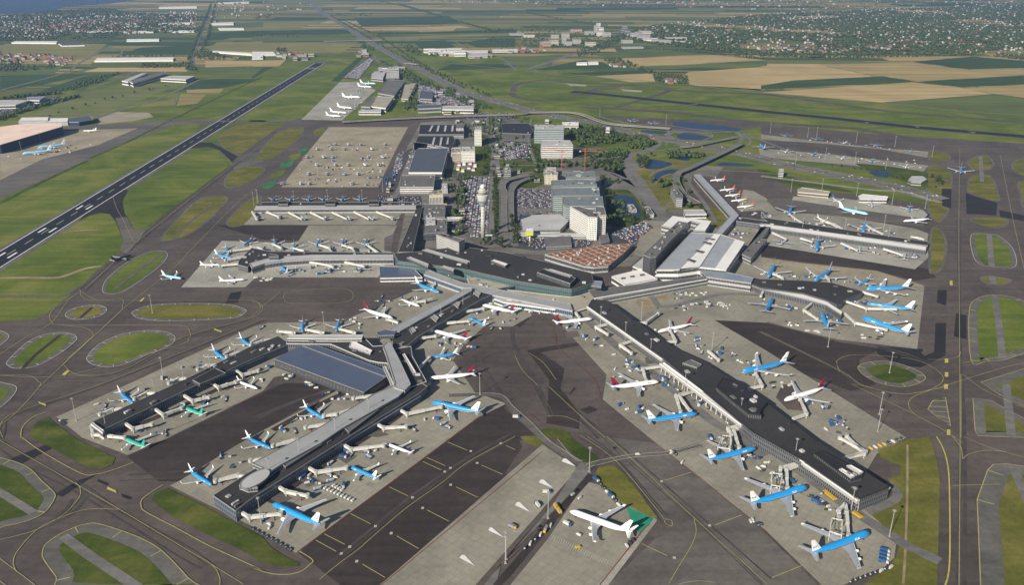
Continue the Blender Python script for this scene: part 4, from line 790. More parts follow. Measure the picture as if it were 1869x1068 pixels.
for s, wd in (("B3 880,110 900,190 960,270 1010,360 1060,470 1140,560", 14), ("B3 850,150 880,210 970,340 1040,480 1110,560", 9), ("B3 1100,20 1000,60 900,85 880,120", 14), ("B3 500,110 700,120 900,80 1250,40 1400,0", 11), ("B3 660,200 760,215 870,260 930,270", 9), ("B3 40,540 20,400 30,270 100,220 240,215", 16), ("B3 70,540 60,400 60,300 110,250 240,240", 10),
              ("B2 1700,250 1700,600 1730,740", 12), ("B2 1770,300 1800,500 1790,740", 16), ("B2 1869,250 1840,500 1869,740", 14), ("B2 1480,200 1470,600 1560,720", 14), ("B2 1020,380 1180,80", 12), ("A2 1700,1051 1720,850", 14), ("A3 640,820 900,880 1150,890 1500,940 1640,935", 10), ("A3 1170,960 1180,935 1260,930 1400,945 1480,965 1400,1000 1250,1005 1175,960", 8),
              ("A3 1640,940 1700,980 1640,1040", 8), ("A2 870,395 900,440 1000,470 1200,600 1450,700", 12), ("A2 510,290 900,262 1200,280 1420,290 1500,330 1580,360", 14), ("A1 0,640 450,520 560,450 700,370 800,330", 14), ("A1 440,665 560,655 760,590 960,510", 10), ("A1 690,830 1080,720 1420,565", 12), ("A1 1240,750 1270,660", 6), ("A1 860,385 900,350 1100,330", 10),
              ("A1 1365,470 1380,370 1440,200 1500,20", 18), ("A3 170,490 350,430 500,380 600,350 800,240 860,190", 26), ("A2 1760,405 1869,470 A3 0,435 90,495", 9), ("A2 1000,440 1400,450 1869,495 A3 200,510 500,545 800,560 1200,590 A4 0,660 850,730 1400,790 1869,815", 14), ("A2 1300,480 1240,510", 14),
              ("A4 0,680 500,740 900,790", 9), ("A3 60,650 140,600 280,575 380,580 420,600", 10), ("B3 1290,240 1340,330 1420,430 1500,570", 10), ("B3 1300,440 1180,430 1090,560", 8), ("A1 200,830 440,830 700,850", 8)):
    ribbon('road', s, wd, M_road, 4)
for s, wd in (("A3 50,660 90,690 200,710 430,735 560,760 A3 760,770 1200,800", 26), ("A3 60,650 90,600 180,580 320,565 470,585 800,600 760,630 600,650 480,690 590,750", 22), ("A3 590,650 800,600 1170,630 1000,700 800,760", 20), ("A3 1100,1 1,1", 0)):
    if wd: ribbon('taxiway_strip', s, wd, M_asph, 4)
for s, wd in (("A3 480,650 720,672 1300,735 1869,795 A4 500,840 1100,905 1869,970 2100,990", 46),):
    ribbon('west_runway_shoulder', s, 60, M_shoulder, 4, False); ribbon('west_runway', s, wd, M_runway, 5, False)
for s in ("A3 1300,745 1380,735 1370,745", "A4 720,865 770,870 760,880", "A4 1080,895 1130,900 1120,912", "A4 1465,933 1530,938 1510,950"): sheet('runway_crossing', s, M_shoulder, 5, z=.95)
ribbon('west_taxiway', "A3 760,770 1250,800 1600,850 A4 0,870 700,915 1200,1010 1869,1051", 36, M_asph, 4, False)
ribbon('west_taxiway', "A3 1140,640 1869,670 A4 900,790 1869,870 2200,890", 26, M_asph, 4, False)
for s in ("A3 430,592 590,603 580,613 470,610", "A3 820,632 990,645 970,655 850,648"): sheet('gravel_pad', s, M_concw, 5, z=.97)
for s in ("A3 160,590 380,585 560,600 600,640 480,680 590,745 480,760 300,720 140,670", "A3 680,640 1000,640 960,680 740,665", "A3 560,685 860,700 800,745 640,730 580,700", "A3 920,735 1260,745 1240,775 930,765"):
    sheet('grass_island', s, M_grass, 4, True)
sheet('landside_lawn', "E2 200,560 470,600 640,520 900,480 1010,560 960,600 880,640 900,800 1290,950 1150,1060 1000,900 760,900 740,990 560,760 420,540", M_gdry, 3)
for s in ("E1 750,240 860,230 870,540 760,560", "E1 1180,250 1280,240 1290,470 1190,500", "E1 1180,480 1300,500 1300,600 1150,640 1000,560", "E1 600,560 660,560 640,1040 570,1040 600,800", "E1 860,560 940,560 930,960 860,960", "E1 940,410 1280,430 1190,520 960,470", "E1 480,480 860,520 860,560 480,540", "E1 860,60 950,60 950,250 870,250"):
    sheet('landside_lawn', s, M_gdark, 3, True)
sheet('car_park', "E1 1060,640 1370,640 1450,800 1500,920 1090,910", M_road, 3)
for s, wd in (("E1 905,50 900,300 880,540", 13), ("E1 935,50 930,300 925,520", 9), ("E1 500,530 860,548 1000,545", 10), ("E1 960,440 1200,455 1700,440", 8), ("E1 570,1040 600,800 640,560", 8), ("E1 0,770 260,540 350,330", 9), ("E1 560,1050 520,900 560,560", 9), ("E1 1200,70 1180,250 1230,440", 7), ("E1 1540,420 1869,330", 7), ("E1 1690,460 1869,500", 9),
              ("E2 440,470 430,540 540,680 640,830 740,1000", 17), ("E2 375,520 440,640 540,760 660,980", 11), ("E2 100,490 300,480 440,470 560,440 720,420 1000,430 1200,450", 12), ("E2 440,470 600,430 690,370 650,335 500,310", 9), ("E2 600,640 640,600 760,560 900,540", 7), ("E2 0,590 200,600 380,650 440,640", 8),
              ("E2 800,380 1000,370 1300,310 1340,290 1300,270 900,250 760,260 740,300 860,350", 10), ("E2 740,380 760,300 830,270 1000,280 1100,310", 7), ("E2 880,640 1000,590 1300,590 1600,610 1869,640", 9), ("E2 960,640 1100,760 1240,900", 8), ("E2 1320,280 1350,320 1330,380 1400,380 1420,330 1360,280 1869,480", 9), ("E2 640,700 700,640 780,610", 6)):
    ribbon('road', s, wd, M_road, 4)
def deck(name, label, s, wd, h, th=1.6, piers=40, group=None, mat=None):
    p = smooth_closed(P(s, h), 6, False); rt = empty(name, (p[0].x, p[0].y, 0)); props(rt, label, 'bridge', group); o = rt.location
    a = MB(); rail = MB(); vs = []; acc = 0
    for i, q in enumerate(p):
        u = (p[min(i+1, len(p)-1)] - p[max(i-1, 0)]).normalized(); n = Vector((-u.y, u.x, 0)) * wd / 2; c = q - o; c.z = h
        a_ = [c + n, c - n, c - n - Vector((0, 0, th)), c + n - Vector((0, 0, th))]; vs.append(a_)
    a.rings(vs, 0); a.build('road_deck', mat or M_road, rt)
    for sg in (0, 1):
        r = MB()
        for x, y in zip(vs, vs[1:]): r.bar(x[sg] + Vector((0, 0, .4)), y[sg] + Vector((0, 0, .4)), .5, 1.1)
        r.build('parapet', M_concw, rt)
    for i in range(1, len(p) - 1):
        acc += (p[i] - p[i-1]).length
        if acc > piers:
            acc = 0; q = p[i] - o; r = MB(); r.cyl(q.x, q.y, 0, h - th, 1.3, k=8); r.build('pillar', M_concw, rt)
    return rt
deck('elevated_road', 'curving elevated road sweeping down beside the bent grey gallery', "B3 1690,5 1600,50 1450,120 1310,185 1240,215 1220,260 1240,320 1290,380 1370,430", 17, 8)
deck('elevated_taxiway', 'long low bridge carrying a road with pale parapets behind the car parks', "A2 640,865 900,850 1300,830 1869,812 A3 200,800 450,797 560,815 640,845 760,880 1000,900 1180,912", 16, 6, 1.6, 50)
deck('overpass', 'pale overpass crossing the motorway far beyond the cargo sheds', "A2 510,292 780,285 920,283", 14, 8)
deck('overpass', 'thin overpass crossing the motorway at the far fields', "A2 560,155 680,152", 12, 8)
deck('overpass', 'short overpass where the country road crosses the motorway', "A2 1080,447 1185,455", 12, 8)
deck('station_viaduct', 'pale twin viaduct deck curving past the control tower, left half', "E1 975,980 975,700 960,620 1010,570 1190,525", 17, 6, 2, 30)
deck('station_viaduct', 'pale viaduct deck curving past the control tower, right half', "E1 1035,970 1030,720 1045,640 1100,590 1200,550", 14, 6, 2, 30)
deck('slip_road_bridge', 'low slip-road bridge crossing the motorway by the oval pond', "E2 860,392 980,380 1120,350 1300,312", 12, 6)
bld('car_park_block', 'dark multi-storey car park block at the end of the avenue behind the tower', 'car park', "E1 960,110 1180,110 1215,170 1195,200 965,190", 12, W_dark, R_black, 3, units=6)
bld('sand_block', 'tan wing with small dark windows beside the fairground stalls', 'building', "E1 555,310 625,305 628,375 560,380", 16, W_beige, R_sand, 3, G_punch, units=3)
bld('kiosk', 'small orange-roofed kiosk near the footbridge', 'kiosk', "E1 475,765 515,765 515,790 478,792", 8, W_beige, A_or, 1)
bld('low_block', 'grey low block with bright rooftop boxes between kiosk and footbridge', 'service building', "E1 345,800 505,795 505,850 345,860", 11, W_grey, R_mid, 1, units=8)
bld('bus_station', 'long canopy of the bus station below the hotel', 'canopy', "E1 1100,1000 1640,1010 1640,1030 1100,1022", 5, W_white, R_light, 1)
bld('pump_house', 'white cube building on a mast beside the wooded park', 'gatehouse', "E2 248,232 280,232 280,250 248,250", 16, W_white, R_white, 2)
for k, (x, y, c) in enumerate(((600, 430, A_pk), (640, 425, R_white), (690, 420, A_pk), (730, 440, R_white), (590, 465, A_ly), (630, 480, A_ly), (680, 455, W_brick), (715, 470, A_pk))):
    bld('fairground_stall', 'small bright fairground stall with %s roof beside the white eight-storey block' % ('pink', 'white', 'pink', 'white', 'yellow', 'yellow', 'brown', 'pink')[k], 'stall', "E1 %d,%d %d,%d %d,%d %d,%d" % (x, y, x+26, y, x+26, y+16, x, y+16), 4, W_white, c, 0, parapet=0, group='fairground stalls by the dark hall')
b = bld('covered_walkway', 'light grey covered walkway linking the central pier and the terminal front', 'covered walkway', "E3 200,285 235,275 470,362 690,402 1200,505 1215,550 700,448 440,385 200,300", 11.5, W_grey, R_seam, 1, G_blue)
for q in ("E3 370,478 395,470 450,500 435,530", "E3 510,405 535,398 590,432 575,455", "E3 225,575 250,562 305,600 285,625", "E3 90,660 115,650 150,690 120,710"):
    bld('cross_gallery', 'light grey cross gallery stepping out from the spine of the central pier', 'gallery', q, 12.5, W_grey, R_seam, 1, z0=0, group='cross galleries of the central spine')
sheet('worn_ground', "E3 1640,490 1869,440 1869,470 1700,560", M_dirt, 4)
# ------------------------------------------------ light masts
def tube(mb, a, b, r0, r1, k=8):
    mb.cyl(a[0], a[1], a[2], b[2], r0, r1, k)
def mast_tpl():
    rt = empty('light_mast', (0, 0, 0)); m = MB(); m.cyl(0, 0, 0, 29, .38, .2, 8); m.build('pole', M_pole, rt)
    m = MB(); m.cyl(0, 0, 28.6, 29.1, 1.2, 1.2, 10)
    for k in range(8):
        a = k * math.pi / 4; x, y = 1.3 * math.cos(a), 1.3 * math.sin(a); m.box(x - .3, x + .3, y - .3, y + .3, 28.2, 28.8)
    m.build('lamp_ring', R_seam, rt); m = MB(); m.box(-1.2, 1.2, -1.2, 1.2, 0, 1.0); m.build('foundation', M_concw, rt); return rt
M_pole = plain('galvanised_steel', (.36, .36, .35), .5, 0)
TPL = {}
def copy_tree(o, parent=None):
    c = o.copy(); COL.objects.link(c); c.parent = parent
    for ch in o.children: copy_tree(ch, c)
    return c
USED = set()
def inst(key, make, loc, rz=0.0, label=None, cat=None, group=None):
    if key not in TPL: TPL[key] = make(); o = TPL[key]
    else: o = copy_tree(TPL[key])
    o.location = loc; o.rotation_euler = (0, 0, rz)
    for k in ('label', 'category', 'group'):
        if k in o: del o[k]
    return props(o, label, cat, group)
masts = [("C1 1085,165", 'on the long grass island at the left'), ("C1 545,930", 'at the outer end of the left fork'), ("Z8 1000,225", 'on the apron edge beside the left fork'), ("C1 760,1010", 'beside the tip of the left fork'), ("C1 893,890", 'on the left fork roof, outermost'), ("C1 1112,792", 'on the left fork roof, second from the tip'),
    ("C1 1315,700", 'on the left fork roof, third from the tip'), ("C1 1503,610", 'on the left fork roof by the black penthouse'), ("C1 1680,525", 'on the left fork roof nearest the hub'), ("D2 1805,870", 'on the service road of the bottom apron'), ("D3 605,250", 'where the two service roads meet at the bottom'),
    ("D3 312,580", 'beside the yellow bus on the bottom service road'), ("D3 10,900", 'at the lower left of the bottom service road'), ("C4 912,590", 'red and white, in the oval grass island'), ("C4 840,885", 'at the edge of the right apron, standing in the taxilane'), ("C4 828,1010", 'on the right apron near the empty bridges'),
    ("C2 1620,745", 'by the curved service road beside the blue twin jet'), ("C2 835,935", 'on the near fork roof, inner'), ("D2 345,200", 'on the near fork roof, middle'), ("D2 130,330", 'on the near fork roof by the oval end'), ("D2 600,35", 'on the near fork roof where the bridge turns'), ("C2 1345,240", 'on the spine of the central pier'), ("C2 1500,150", 'on the spine of the central pier near the terminal'),
    ("C3 975,215", 'behind the long black pier near the terminal'), ("C3 685,250", 'in front of the white gallery, nearest the terminal'), ("C3 860,365", 'in front of the white gallery, second from the terminal'), ("C3 1038,490", 'in front of the white gallery, third from the terminal'), ("C3 1280,730", 'in front of the white gallery at its middle'), ("C3 1475,440", 'on the right apron beside a parked bridge'), ("C3 1675,930", 'where the white gallery bends'),
    ("C3 1780,690", 'beside the blue four-engined jet on the right apron'), ("D4 235,185", 'in front of the outer part of the white gallery'), ("Z1 810,130", 'behind the bridges of the bottom-most blue jumbo'), ("Z1 1320,440", 'beside the striped equipment at the bottom right'), ("C4 475,405", 'at the edge of the middle right apron'), ("C2 515,290", 'on the apron between two blue tails at the hub'), ("D2 65,620", 'at the lower left corner of the near fork apron'),
    ("B1 1835,430", 'on the grass beside the far left pier'), ("B1 1805,450", 'at the outer end of the far left pier'), ("B2 300,440", 'on the far left pier roof'), ("B2 540,430", 'on the middle of the far left pier roof'), ("B2 785,430", 'on the inner part of the far left pier roof'), ("B2 38,430", 'at the tip of the far left pier'), ("B2 555,810", 'on the middle of the C pier roof'),
    ("B2 700,800", 'on the inner part of the C pier roof'), ("B2 1050,500", 'between the two left piers'), ("B2 470,235", 'in the middle of the remote apron'), ("B2 385,320", 'at the near edge of the remote apron'), ("B2 515,100", 'on the remote apron, inner row'), ("B2 930,350", 'at the corner of the remote apron road'), ("B4 245,150", 'on the verge above the motorway'), ("B4 212,350", 'beside the long sand-roofed office'),
    ("B4 430,350", 'at the right end of the sand-roofed office'), ("B4 455,120", 'between the parked tails at the top right'), ("B4 665,150", 'on the top right apron, third from the left'), ("B4 885,190", 'on the top right apron, fourth from the left'), ("B4 678,380", 'beside the white-roofed apron office'), ("B4 930,440", 'near the far taxilane at the right'), ("B4 1165,470", 'at the right corner of the far apron'), ("B4 870,620", 'on the far right pier roof'),
    ("B4 290,640", 'at a bridge root on the far right pier'), ("B4 590,650", 'on the middle of the far right pier'), ("B4 900,710", 'on the outer part of the far right pier'), ("A4 65,945", 'at the top left of the remote right apron'), ("A4 330,980", 'between blue tails on the remote right apron'), ("A4 395,975", 'above the second blue tail on the remote right apron'), ("A4 675,1015", 'above the red box on the remote right apron'), ("A4 950,1040", 'at the right of the remote right apron'),
    ("B4 1215,100", 'at the far corner of the remote right apron'), ("A3 680,830", 'beside the far bridge behind the car parks'), ("A3 1150,880", 'near the ponds at the top'), ("B3 800,870", 'on the forecourt beside the brown grid roof'), ("B1 155,70", 'beside the two pale blue jumbos at the hangar'), ("A1 290,1010", 'in front of the dark blue hangar wall'), ("A1 415,945", 'at the right end of the dark blue hangar wall')]
for s, lab in masts: inst('mast', mast_tpl, P(s)[0], 0, 'tall floodlight mast ' + lab, 'light mast', 'floodlight masts over the aprons')
# ------------------------------------------------ aircraft
A_w = plain('aircraft_white', (.80, .80, .80), .3, 0, .03, .3, .5); A_b = plain('aircraft_sky_blue', (.015, .27, .64), .3, 0, .04, .3, .5); A_lb = plain('aircraft_pale_blue', (.22, .60, .82), .3, 0, .04, .3, .5); A_n = plain('aircraft_navy', (.012, .022, .10), .3, 0, .04, .3, .5)
A_g = plain('wing_grey', (.33, .35, .38), .4, 0, .08, .4, .5); A_gr = plain('aircraft_green', (.01, .36, .25), .3, 0, .04, .3, .5); A_r = plain('aircraft_red', (.26, .008, .025), .3, 0, .04, .3, .5); A_o = plain('aircraft_orange', (.75, .14, .01), .3, 0, .04, .3, .5)
A_k = plain('tyre_black', (.02, .02, .02), .9); A_m = plain('bare_metal', (.5, .5, .52), .3, .6); A_bl = plain('belly_grey', (.50, .51, .53), .4, 0, .05)
# L, span, radius, centre height, engines, wing root x (share of L from nose), root chord, tip chord, sweep, fin height
TY = dict(n=(39.0, 34.5, 1.9, 3.3, 'u2', .36, 7.6, 1.9, 27, 7.2), r=(31, 26.5, 1.65, 2.9, 'r2', .42, 6.2, 1.6, 20, 5.2), e=(36, 28.7, 1.6, 3.1, 'u2', .38, 6.2, 1.5, 26, 5.8), t=(27, 27, 1.35, 2.6, 'p2', .42, 3, 1.6, 4, 4.4),
          x=(56, 48.5, 2.55, 4.6, 'u2', .34, 11.0, 2.6, 32, 9.6), w=(62.5, 60.5, 2.9, 5.2, 'u2', .33, 13.0, 2.6, 32, 11.0), q=(63, 60.3, 2.85, 5.2, 'u4', .34, 11.5, 2.6, 30, 10.5), j=(69, 64.5, 3.2, 5.6, 'u4', .29, 15.5, 4.0, 38, 11.6))
LIV = dict(K=(A_b, A_n, A_w, A_w), C=(A_b, A_n, A_w, A_w), D=(A_w, A_w, A_bl, A_r), E=(A_w, A_w, A_bl, A_o), G=(A_gr, A_w, A_w, A_gr), W=(A_w, A_w, A_bl, A_w), B=(A_w, A_w, A_bl, A_n), N=(A_n, A_n, A_n, A_n), P=(A_lb, A_n, A_w, A_w), S=(A_bl, A_bl, A_w, A_b), L=(A_lb, A_w, A_w, A_w))
def letters(txt, size, mat, parent, M, name='lettering'):
    cu = bpy.data.curves.new(name, 'FONT'); cu.body = txt; cu.size = size; cu.align_x = 'CENTER'; cu.align_y = 'CENTER'; cu.offset = size * .015
    tmp = bpy.data.objects.new(name, cu); me = bpy.data.meshes.new_from_object(tmp); bpy.data.objects.remove(tmp); me.transform(M)
    return link(name, me, mat, parent)
def make_plane(ty, lv):
    L, W, r, zc, eng, wx, rc, tc, sw, fh = TY[ty]; top, st, bel, fin = LIV[lv]
    rt = empty({'n': 'narrow_body_airliner', 'r': 'regional_jet', 'e': 'regional_jet', 't': 'turboprop_airliner', 'x': 'wide_body_airliner', 'w': 'wide_body_airliner', 'q': 'four_engine_airliner', 'j': 'jumbo_jet'}[ty], (0, 0, 0))
    K = 24; X = lambda t: L / 2 - t * L; rs = []
    prof = [(0, .03, -.28), (.008, .22, -.25), (.025, .45, -.18), (.05, .70, -.10), (.085, .90, -.03), (.125, 1, 0), (.25, 1, 0), (.4, 1, 0), (.55, 1, 0), (.66, 1, 0), (.74, .93, .07), (.82, .74, .24), (.89, .50, .42), (.95, .28, .55), (.99, .12, .62), (1, .03, .64)]
    for t, s, z in prof:
        ring = []
        hump = 0
        if ty == 'j': hump = .42 * max(0, min(1, (t - .015) / .06)) * max(0, min(1, (.40 - t) / .12))
        for j in range(K):
            a = 2 * math.pi * (j + .5) / K; cz = math.sin(a); y = r * s * math.cos(a); zz = zc + r * z + r * s * cz + (r * hump * max(0, cz) ** 1.5)
            ring.append((X(t), y, zz))
        rs.append(ring)
    def mf(i, j):
        s_ = math.sin(2 * math.pi * (j + 1) / K)
        return 0 if s_ > -.05 else (1 if s_ > -.28 else 2)
    mb = MB(); mb.rings(rs, 0, True, mf); mb.build('fuselage', [top, st, bel], rt, True)
    for sg in (-1, 1):                          # windows row
        m = MB(); yy = sg * (r + .02)
        n = int(L * .72 / 1.6)
        for k in range(n):
            x = X(.13) - k * (L * .6 / n); m.add([(x, yy * .985, zc + .15 * r), (x - .5, yy * .985, zc + .15 * r), (x - .5, yy * .96, zc + .33 * r), (x, yy * .96, zc + .33 * r)], [(0, 1, 2, 3)])
        m.build('window_row', G_dark, rt)
    m = MB()
    hz = r * .3 if ty == 'j' else 0
    m.add([(X(.032), -.38 * r, zc + .30 * r + hz), (X(.032), .38 * r, zc + .30 * r + hz), (X(.05), .50 * r, zc + .62 * r + hz), (X(.05), -.50 * r, zc + .62 * r + hz)], [(0, 1, 2, 3)])
    m.build('cockpit_window', G_dark, rt)
    tn = math.tan(R(sw))
    for sg in (-1, 1):
        xr = X(wx); dih = math.tan(R(5)); m = MB(); rs = []
        zb = zc - r * .55
        if eng == 'p2': zb = zc + r * .95; dih = 0
        for f in (0, .12, .36, .7, 1):
            y = f * W / 2; c = (rc + (tc - rc) * min(1, f / .36) * .62) if f <= .36 else (rc + (tc - rc) * (.62 + .38 * (f - .36) / .64))
            xl = xr - y * tn; z = zb + y * dih + (f ** 3) * .6; th = .055 * c
            rs.append([(xl, sg*y, z), (xl - .08*c, sg*y, z + th*.7), (xl - .35*c, sg*y, z + th), (xl - .7*c, sg*y, z + th*.55), (xl - c, sg*y, z), (xl - .5*c, sg*y, z - th*.5), (xl - .1*c, sg*y, z - th*.5)])
        if sg > 0: rs = [q[::-1] for q in rs]
        m.rings(rs); wo = m.build('wing', A_g if lv != 'W' or ty != 'n' else A_g, rt)
        m = MB(); le = [q for q in rs]                      # bright leading edge strip
        for a_, b_ in zip(rs, rs[1:]):
            pa = a_[0] if sg < 0 else a_[-1]; pb = b_[0] if sg < 0 else b_[-1]
            m.bar((pa[0] - .05, pa[1], pa[2]), (pb[0] - .05, pb[1], pb[2]), .55, .3)
        m.build('leading_edge', A_w, wo)
        if ty in 'nejq':
            y = W / 2; xl = xr - y * tn; z = zb + y * dih + .6; hh = 2.4 if ty in 'ne' else 1.9
            m = MB(); m.add([(xl, sg*y, z), (xl - tc, sg*y, z), (xl - tc - .9, sg*(y + .5), z + hh), (xl - tc*.5 - .6, sg*(y + .5), z + hh), (xl, sg*(y + .12), z), (xl - tc, sg*(y + .12), z), (xl - tc - .9, sg*(y + .6), z + hh), (xl - tc*.5 - .6, sg*(y + .6), z + hh)],
                            [(0,1,2,3), (7,6,5,4), (0,3,7,4), (3,2,6,7), (2,1,5,6)]); m.build('winglet', A_w, wo)
        es = {'u2': [(.31, 1)], 'u4': [(.37, 1), (.66, 1)], 'r2': [], 'p2': [(.3, 1)]}[eng]; er = {'n': .95, 'e': .85, 'x': 1.35, 'w': 1.65, 'q': 1.15, 'j': 1.35, 't': .6}.get(ty, .7)
        for f, _ in es:
            y = sg * f * W / 2; xl = xr - abs(y) * tn; z = zb + abs(y) * dih - er * .95; ln = er * 3.6
            if eng == 'p2': z = zb - .3; ln = 4
            m = MB(); x0 = xl + ln * .62
            rg = lambda x, q: [(x, y + q * math.cos(2*math.pi*j/14), z + q * math.sin(2*math.pi*j/14)) for j in range(14)]
            m.rings([rg(x0 - .5, er * .55), rg(x0, er * .86), rg(x0 - .25, er * 1.0), rg(x0 - ln * .35, er * 1.08), rg(x0 - ln * .7, er * .86), rg(x0 - ln * .72, er * .5), rg(x0 - ln, er * .3)], 0)
            m.box(x0 - ln * .85, x0 - ln * .2, y - .18, y + .18, z + er * .7, z + er * 1.25); e_ = m.build('engine', A_w if lv not in 'D' or ty == 'x' else A_b if False else A_w, rt)
            m = MB(); m.rings([rg(x0 - .48, er * .5), rg(x0 - .3, er * .84)], 0); m.build('fan', A_k, e_)
            if eng == 'p2':
                m = MB(); m.box(x0 + .1, x0 + .18, y - .12, y + .12, z - 1.9, z + 1.9); m.box(x0 + .1, x0 + .18, y - 1.9, y + 1.9, z - .12, z + .12); m.build('propeller', A_k, e_)
        # tailplane
        ft = ty in 'rt'
        c0, c1, sp2 = rc * .52, tc * .8, W * (.17 if not ft else .16); zt = (zc + r * .45) if not ft else zc + r * .9 + fh; xt = X(.885) if not ft else X(.94)
        m = MB(); t2 = math.tan(R(sw + 3)); rs = []
        for f in (0, 1):
            y = f * sp2; c = c0 + (c1 - c0) * f; xl = xt - y * t2; z = zt + y * .09; rs.append([(xl, sg*y, z), (xl - .3*c, sg*y, z + .05*c), (xl - c, sg*y, z), (xl - .3*c, sg*y, z - .05*c)])
        if sg > 0: rs = [q[::-1] for q in rs]
        m.rings(rs); m.build('tailplane', A_g if ty in 'jw' else A_w, rt)
    if eng == 'r2':
        for sg in (-1, 1):
            m = MB(); y = sg * (r + .95); rg = lambda x, q: [(x, y + q * math.cos(2*math.pi*j/12), zc + .5 + q * math.sin(2*math.pi*j/12)) for j in range(12)]
            m.rings([rg(X(.72), .5), rg(X(.725), .78), rg(X(.78), .85), rg(X(.86), .6), rg(X(.87), .35)]); m.box(X(.83), X(.74), sg * r * .7 if sg > 0 else y, y if sg > 0 else sg * r * .7, zc + .4, zc + .6); m.build('engine', A_w, rt)
    # fin
    m = MB(); zb = zc + r * .62; fc = rc * .72 if ty not in 'rt' else 4.6; f1 = fc * .36; xl = X(.80) if ty != 'j' else X(.82); swf = math.tan(R(42 if ty not in 't' else 25))
    rs = []
    for f in (0, 1):
        z = zb + f * (fh + r * .4); c = fc + (f1 - fc) * f; x = xl - f * fh * swf; th = .045 * c; rs.append([(x, 0, z), (x - .3*c, th, z), (x - c, 0, z), (x - .3*c, -th, z)])
    m.rings(rs[::1]); fo = m.build('tail_fin', fin, rt)
    if lv in 'D':
        m = MB(); a = rs[0]; b = rs[1]
        for yy in (-.36, .36): m.add([(a[0][0] - fc*.35, yy, zb + fh*.05), (a[0][0] - fc*.95, yy * .4, zb + fh*.05), (a[0][0] - fc*1.05, yy*.35, zb + fh*.45), (a[0][0] - fc*.62, yy, zb + fh*.40)], [(0, 1, 2, 3)])
        m.build('tail_badge', A_n, fo)
    if lv in 'KP' and ty in 'nwxj':
        hsz = {'n': 1.3, 'x': 1.9, 'w': 2.3, 'j': 2.6}[ty]; zt = zb + fh * .42; xc = xl - fh * .42 * swf - fc * .42
        for sg in (-1, 1):
            M = Matrix.Translation((xc, sg * .45 * (hsz / 2), zt)) @ Matrix.Rotation(0 if sg < 0 else math.pi, 4, 'Z') @ Matrix.Rotation(math.pi / 2, 4, 'X'); letters('KLM', hsz, A_b, fo, M, 'tail_lettering')
            M = Matrix.Translation((X(.27), sg * r * .96, zc + r * .42)) @ Matrix.Rotation(0 if sg < 0 else math.pi, 4, 'Z') @ Matrix.Rotation(math.pi / 2 - R(24), 4, 'X'); letters('KLM', hsz * 1.1, A_w, rt, M)
    if lv == 'D' and ty in 'xw':
        for sg in (-1, 1):
            M = Matrix.Translation((X(.22), sg * r * .97, zc + r * .5)) @ Matrix.Rotation(0 if sg < 0 else math.pi, 4, 'Z') @ Matrix.Rotation(math.pi / 2 - R(26), 4, 'X'); letters('DELTA', r * .55, A_n, rt, M)
    # landing gear
    for x, y, wr in ((X(.10), 0, .45), (X(wx + .17), r * 1.0, .6), (X(wx + .17), -r * 1.0, .6)):
        m = MB(); m.box(x - .12, x + .12, y - .12, y + .12, .4, zc - r * .7)
        for s_ in ((-.35, .35) if True else ()): m.cyl(x, wr, y + s_ - .16, y + s_ + .16, wr, k=10, ax='y')
        m.build('landing_gear', A_k, rt)
    return rt
TD = {'n': 'narrow-body airliner', 'r': 'rear-engined regional jet', 'e': 'slim regional jet', 't': 'small turboprop', 'x': 'twin-engined wide-body', 'w': 'twin-engined wide-body', 'q': 'four-engined airliner', 'j': 'jumbo jet'}
LD = {'K': 'sky-blue topped', 'C': 'blue topped', 'D': 'white, red-finned', 'E': 'white, orange-finned', 'G': 'green topped', 'W': 'all-white', 'B': 'white, navy-finned', 'N': 'all navy', 'P': 'blue topped', 'S': 'pale grey blue-finned', 'L': 'pale blue topped'}
GR = {'a': 'airliners parked around the central pier', 'b': 'aircraft beside the long black pier', 'c': 'aircraft on the middle right pier', 'd': 'aircraft on the far right piers', 'e': 'aircraft on the left piers', 'f': 'jets on the remote stands', 'g': 'cargo and hangar aircraft'}
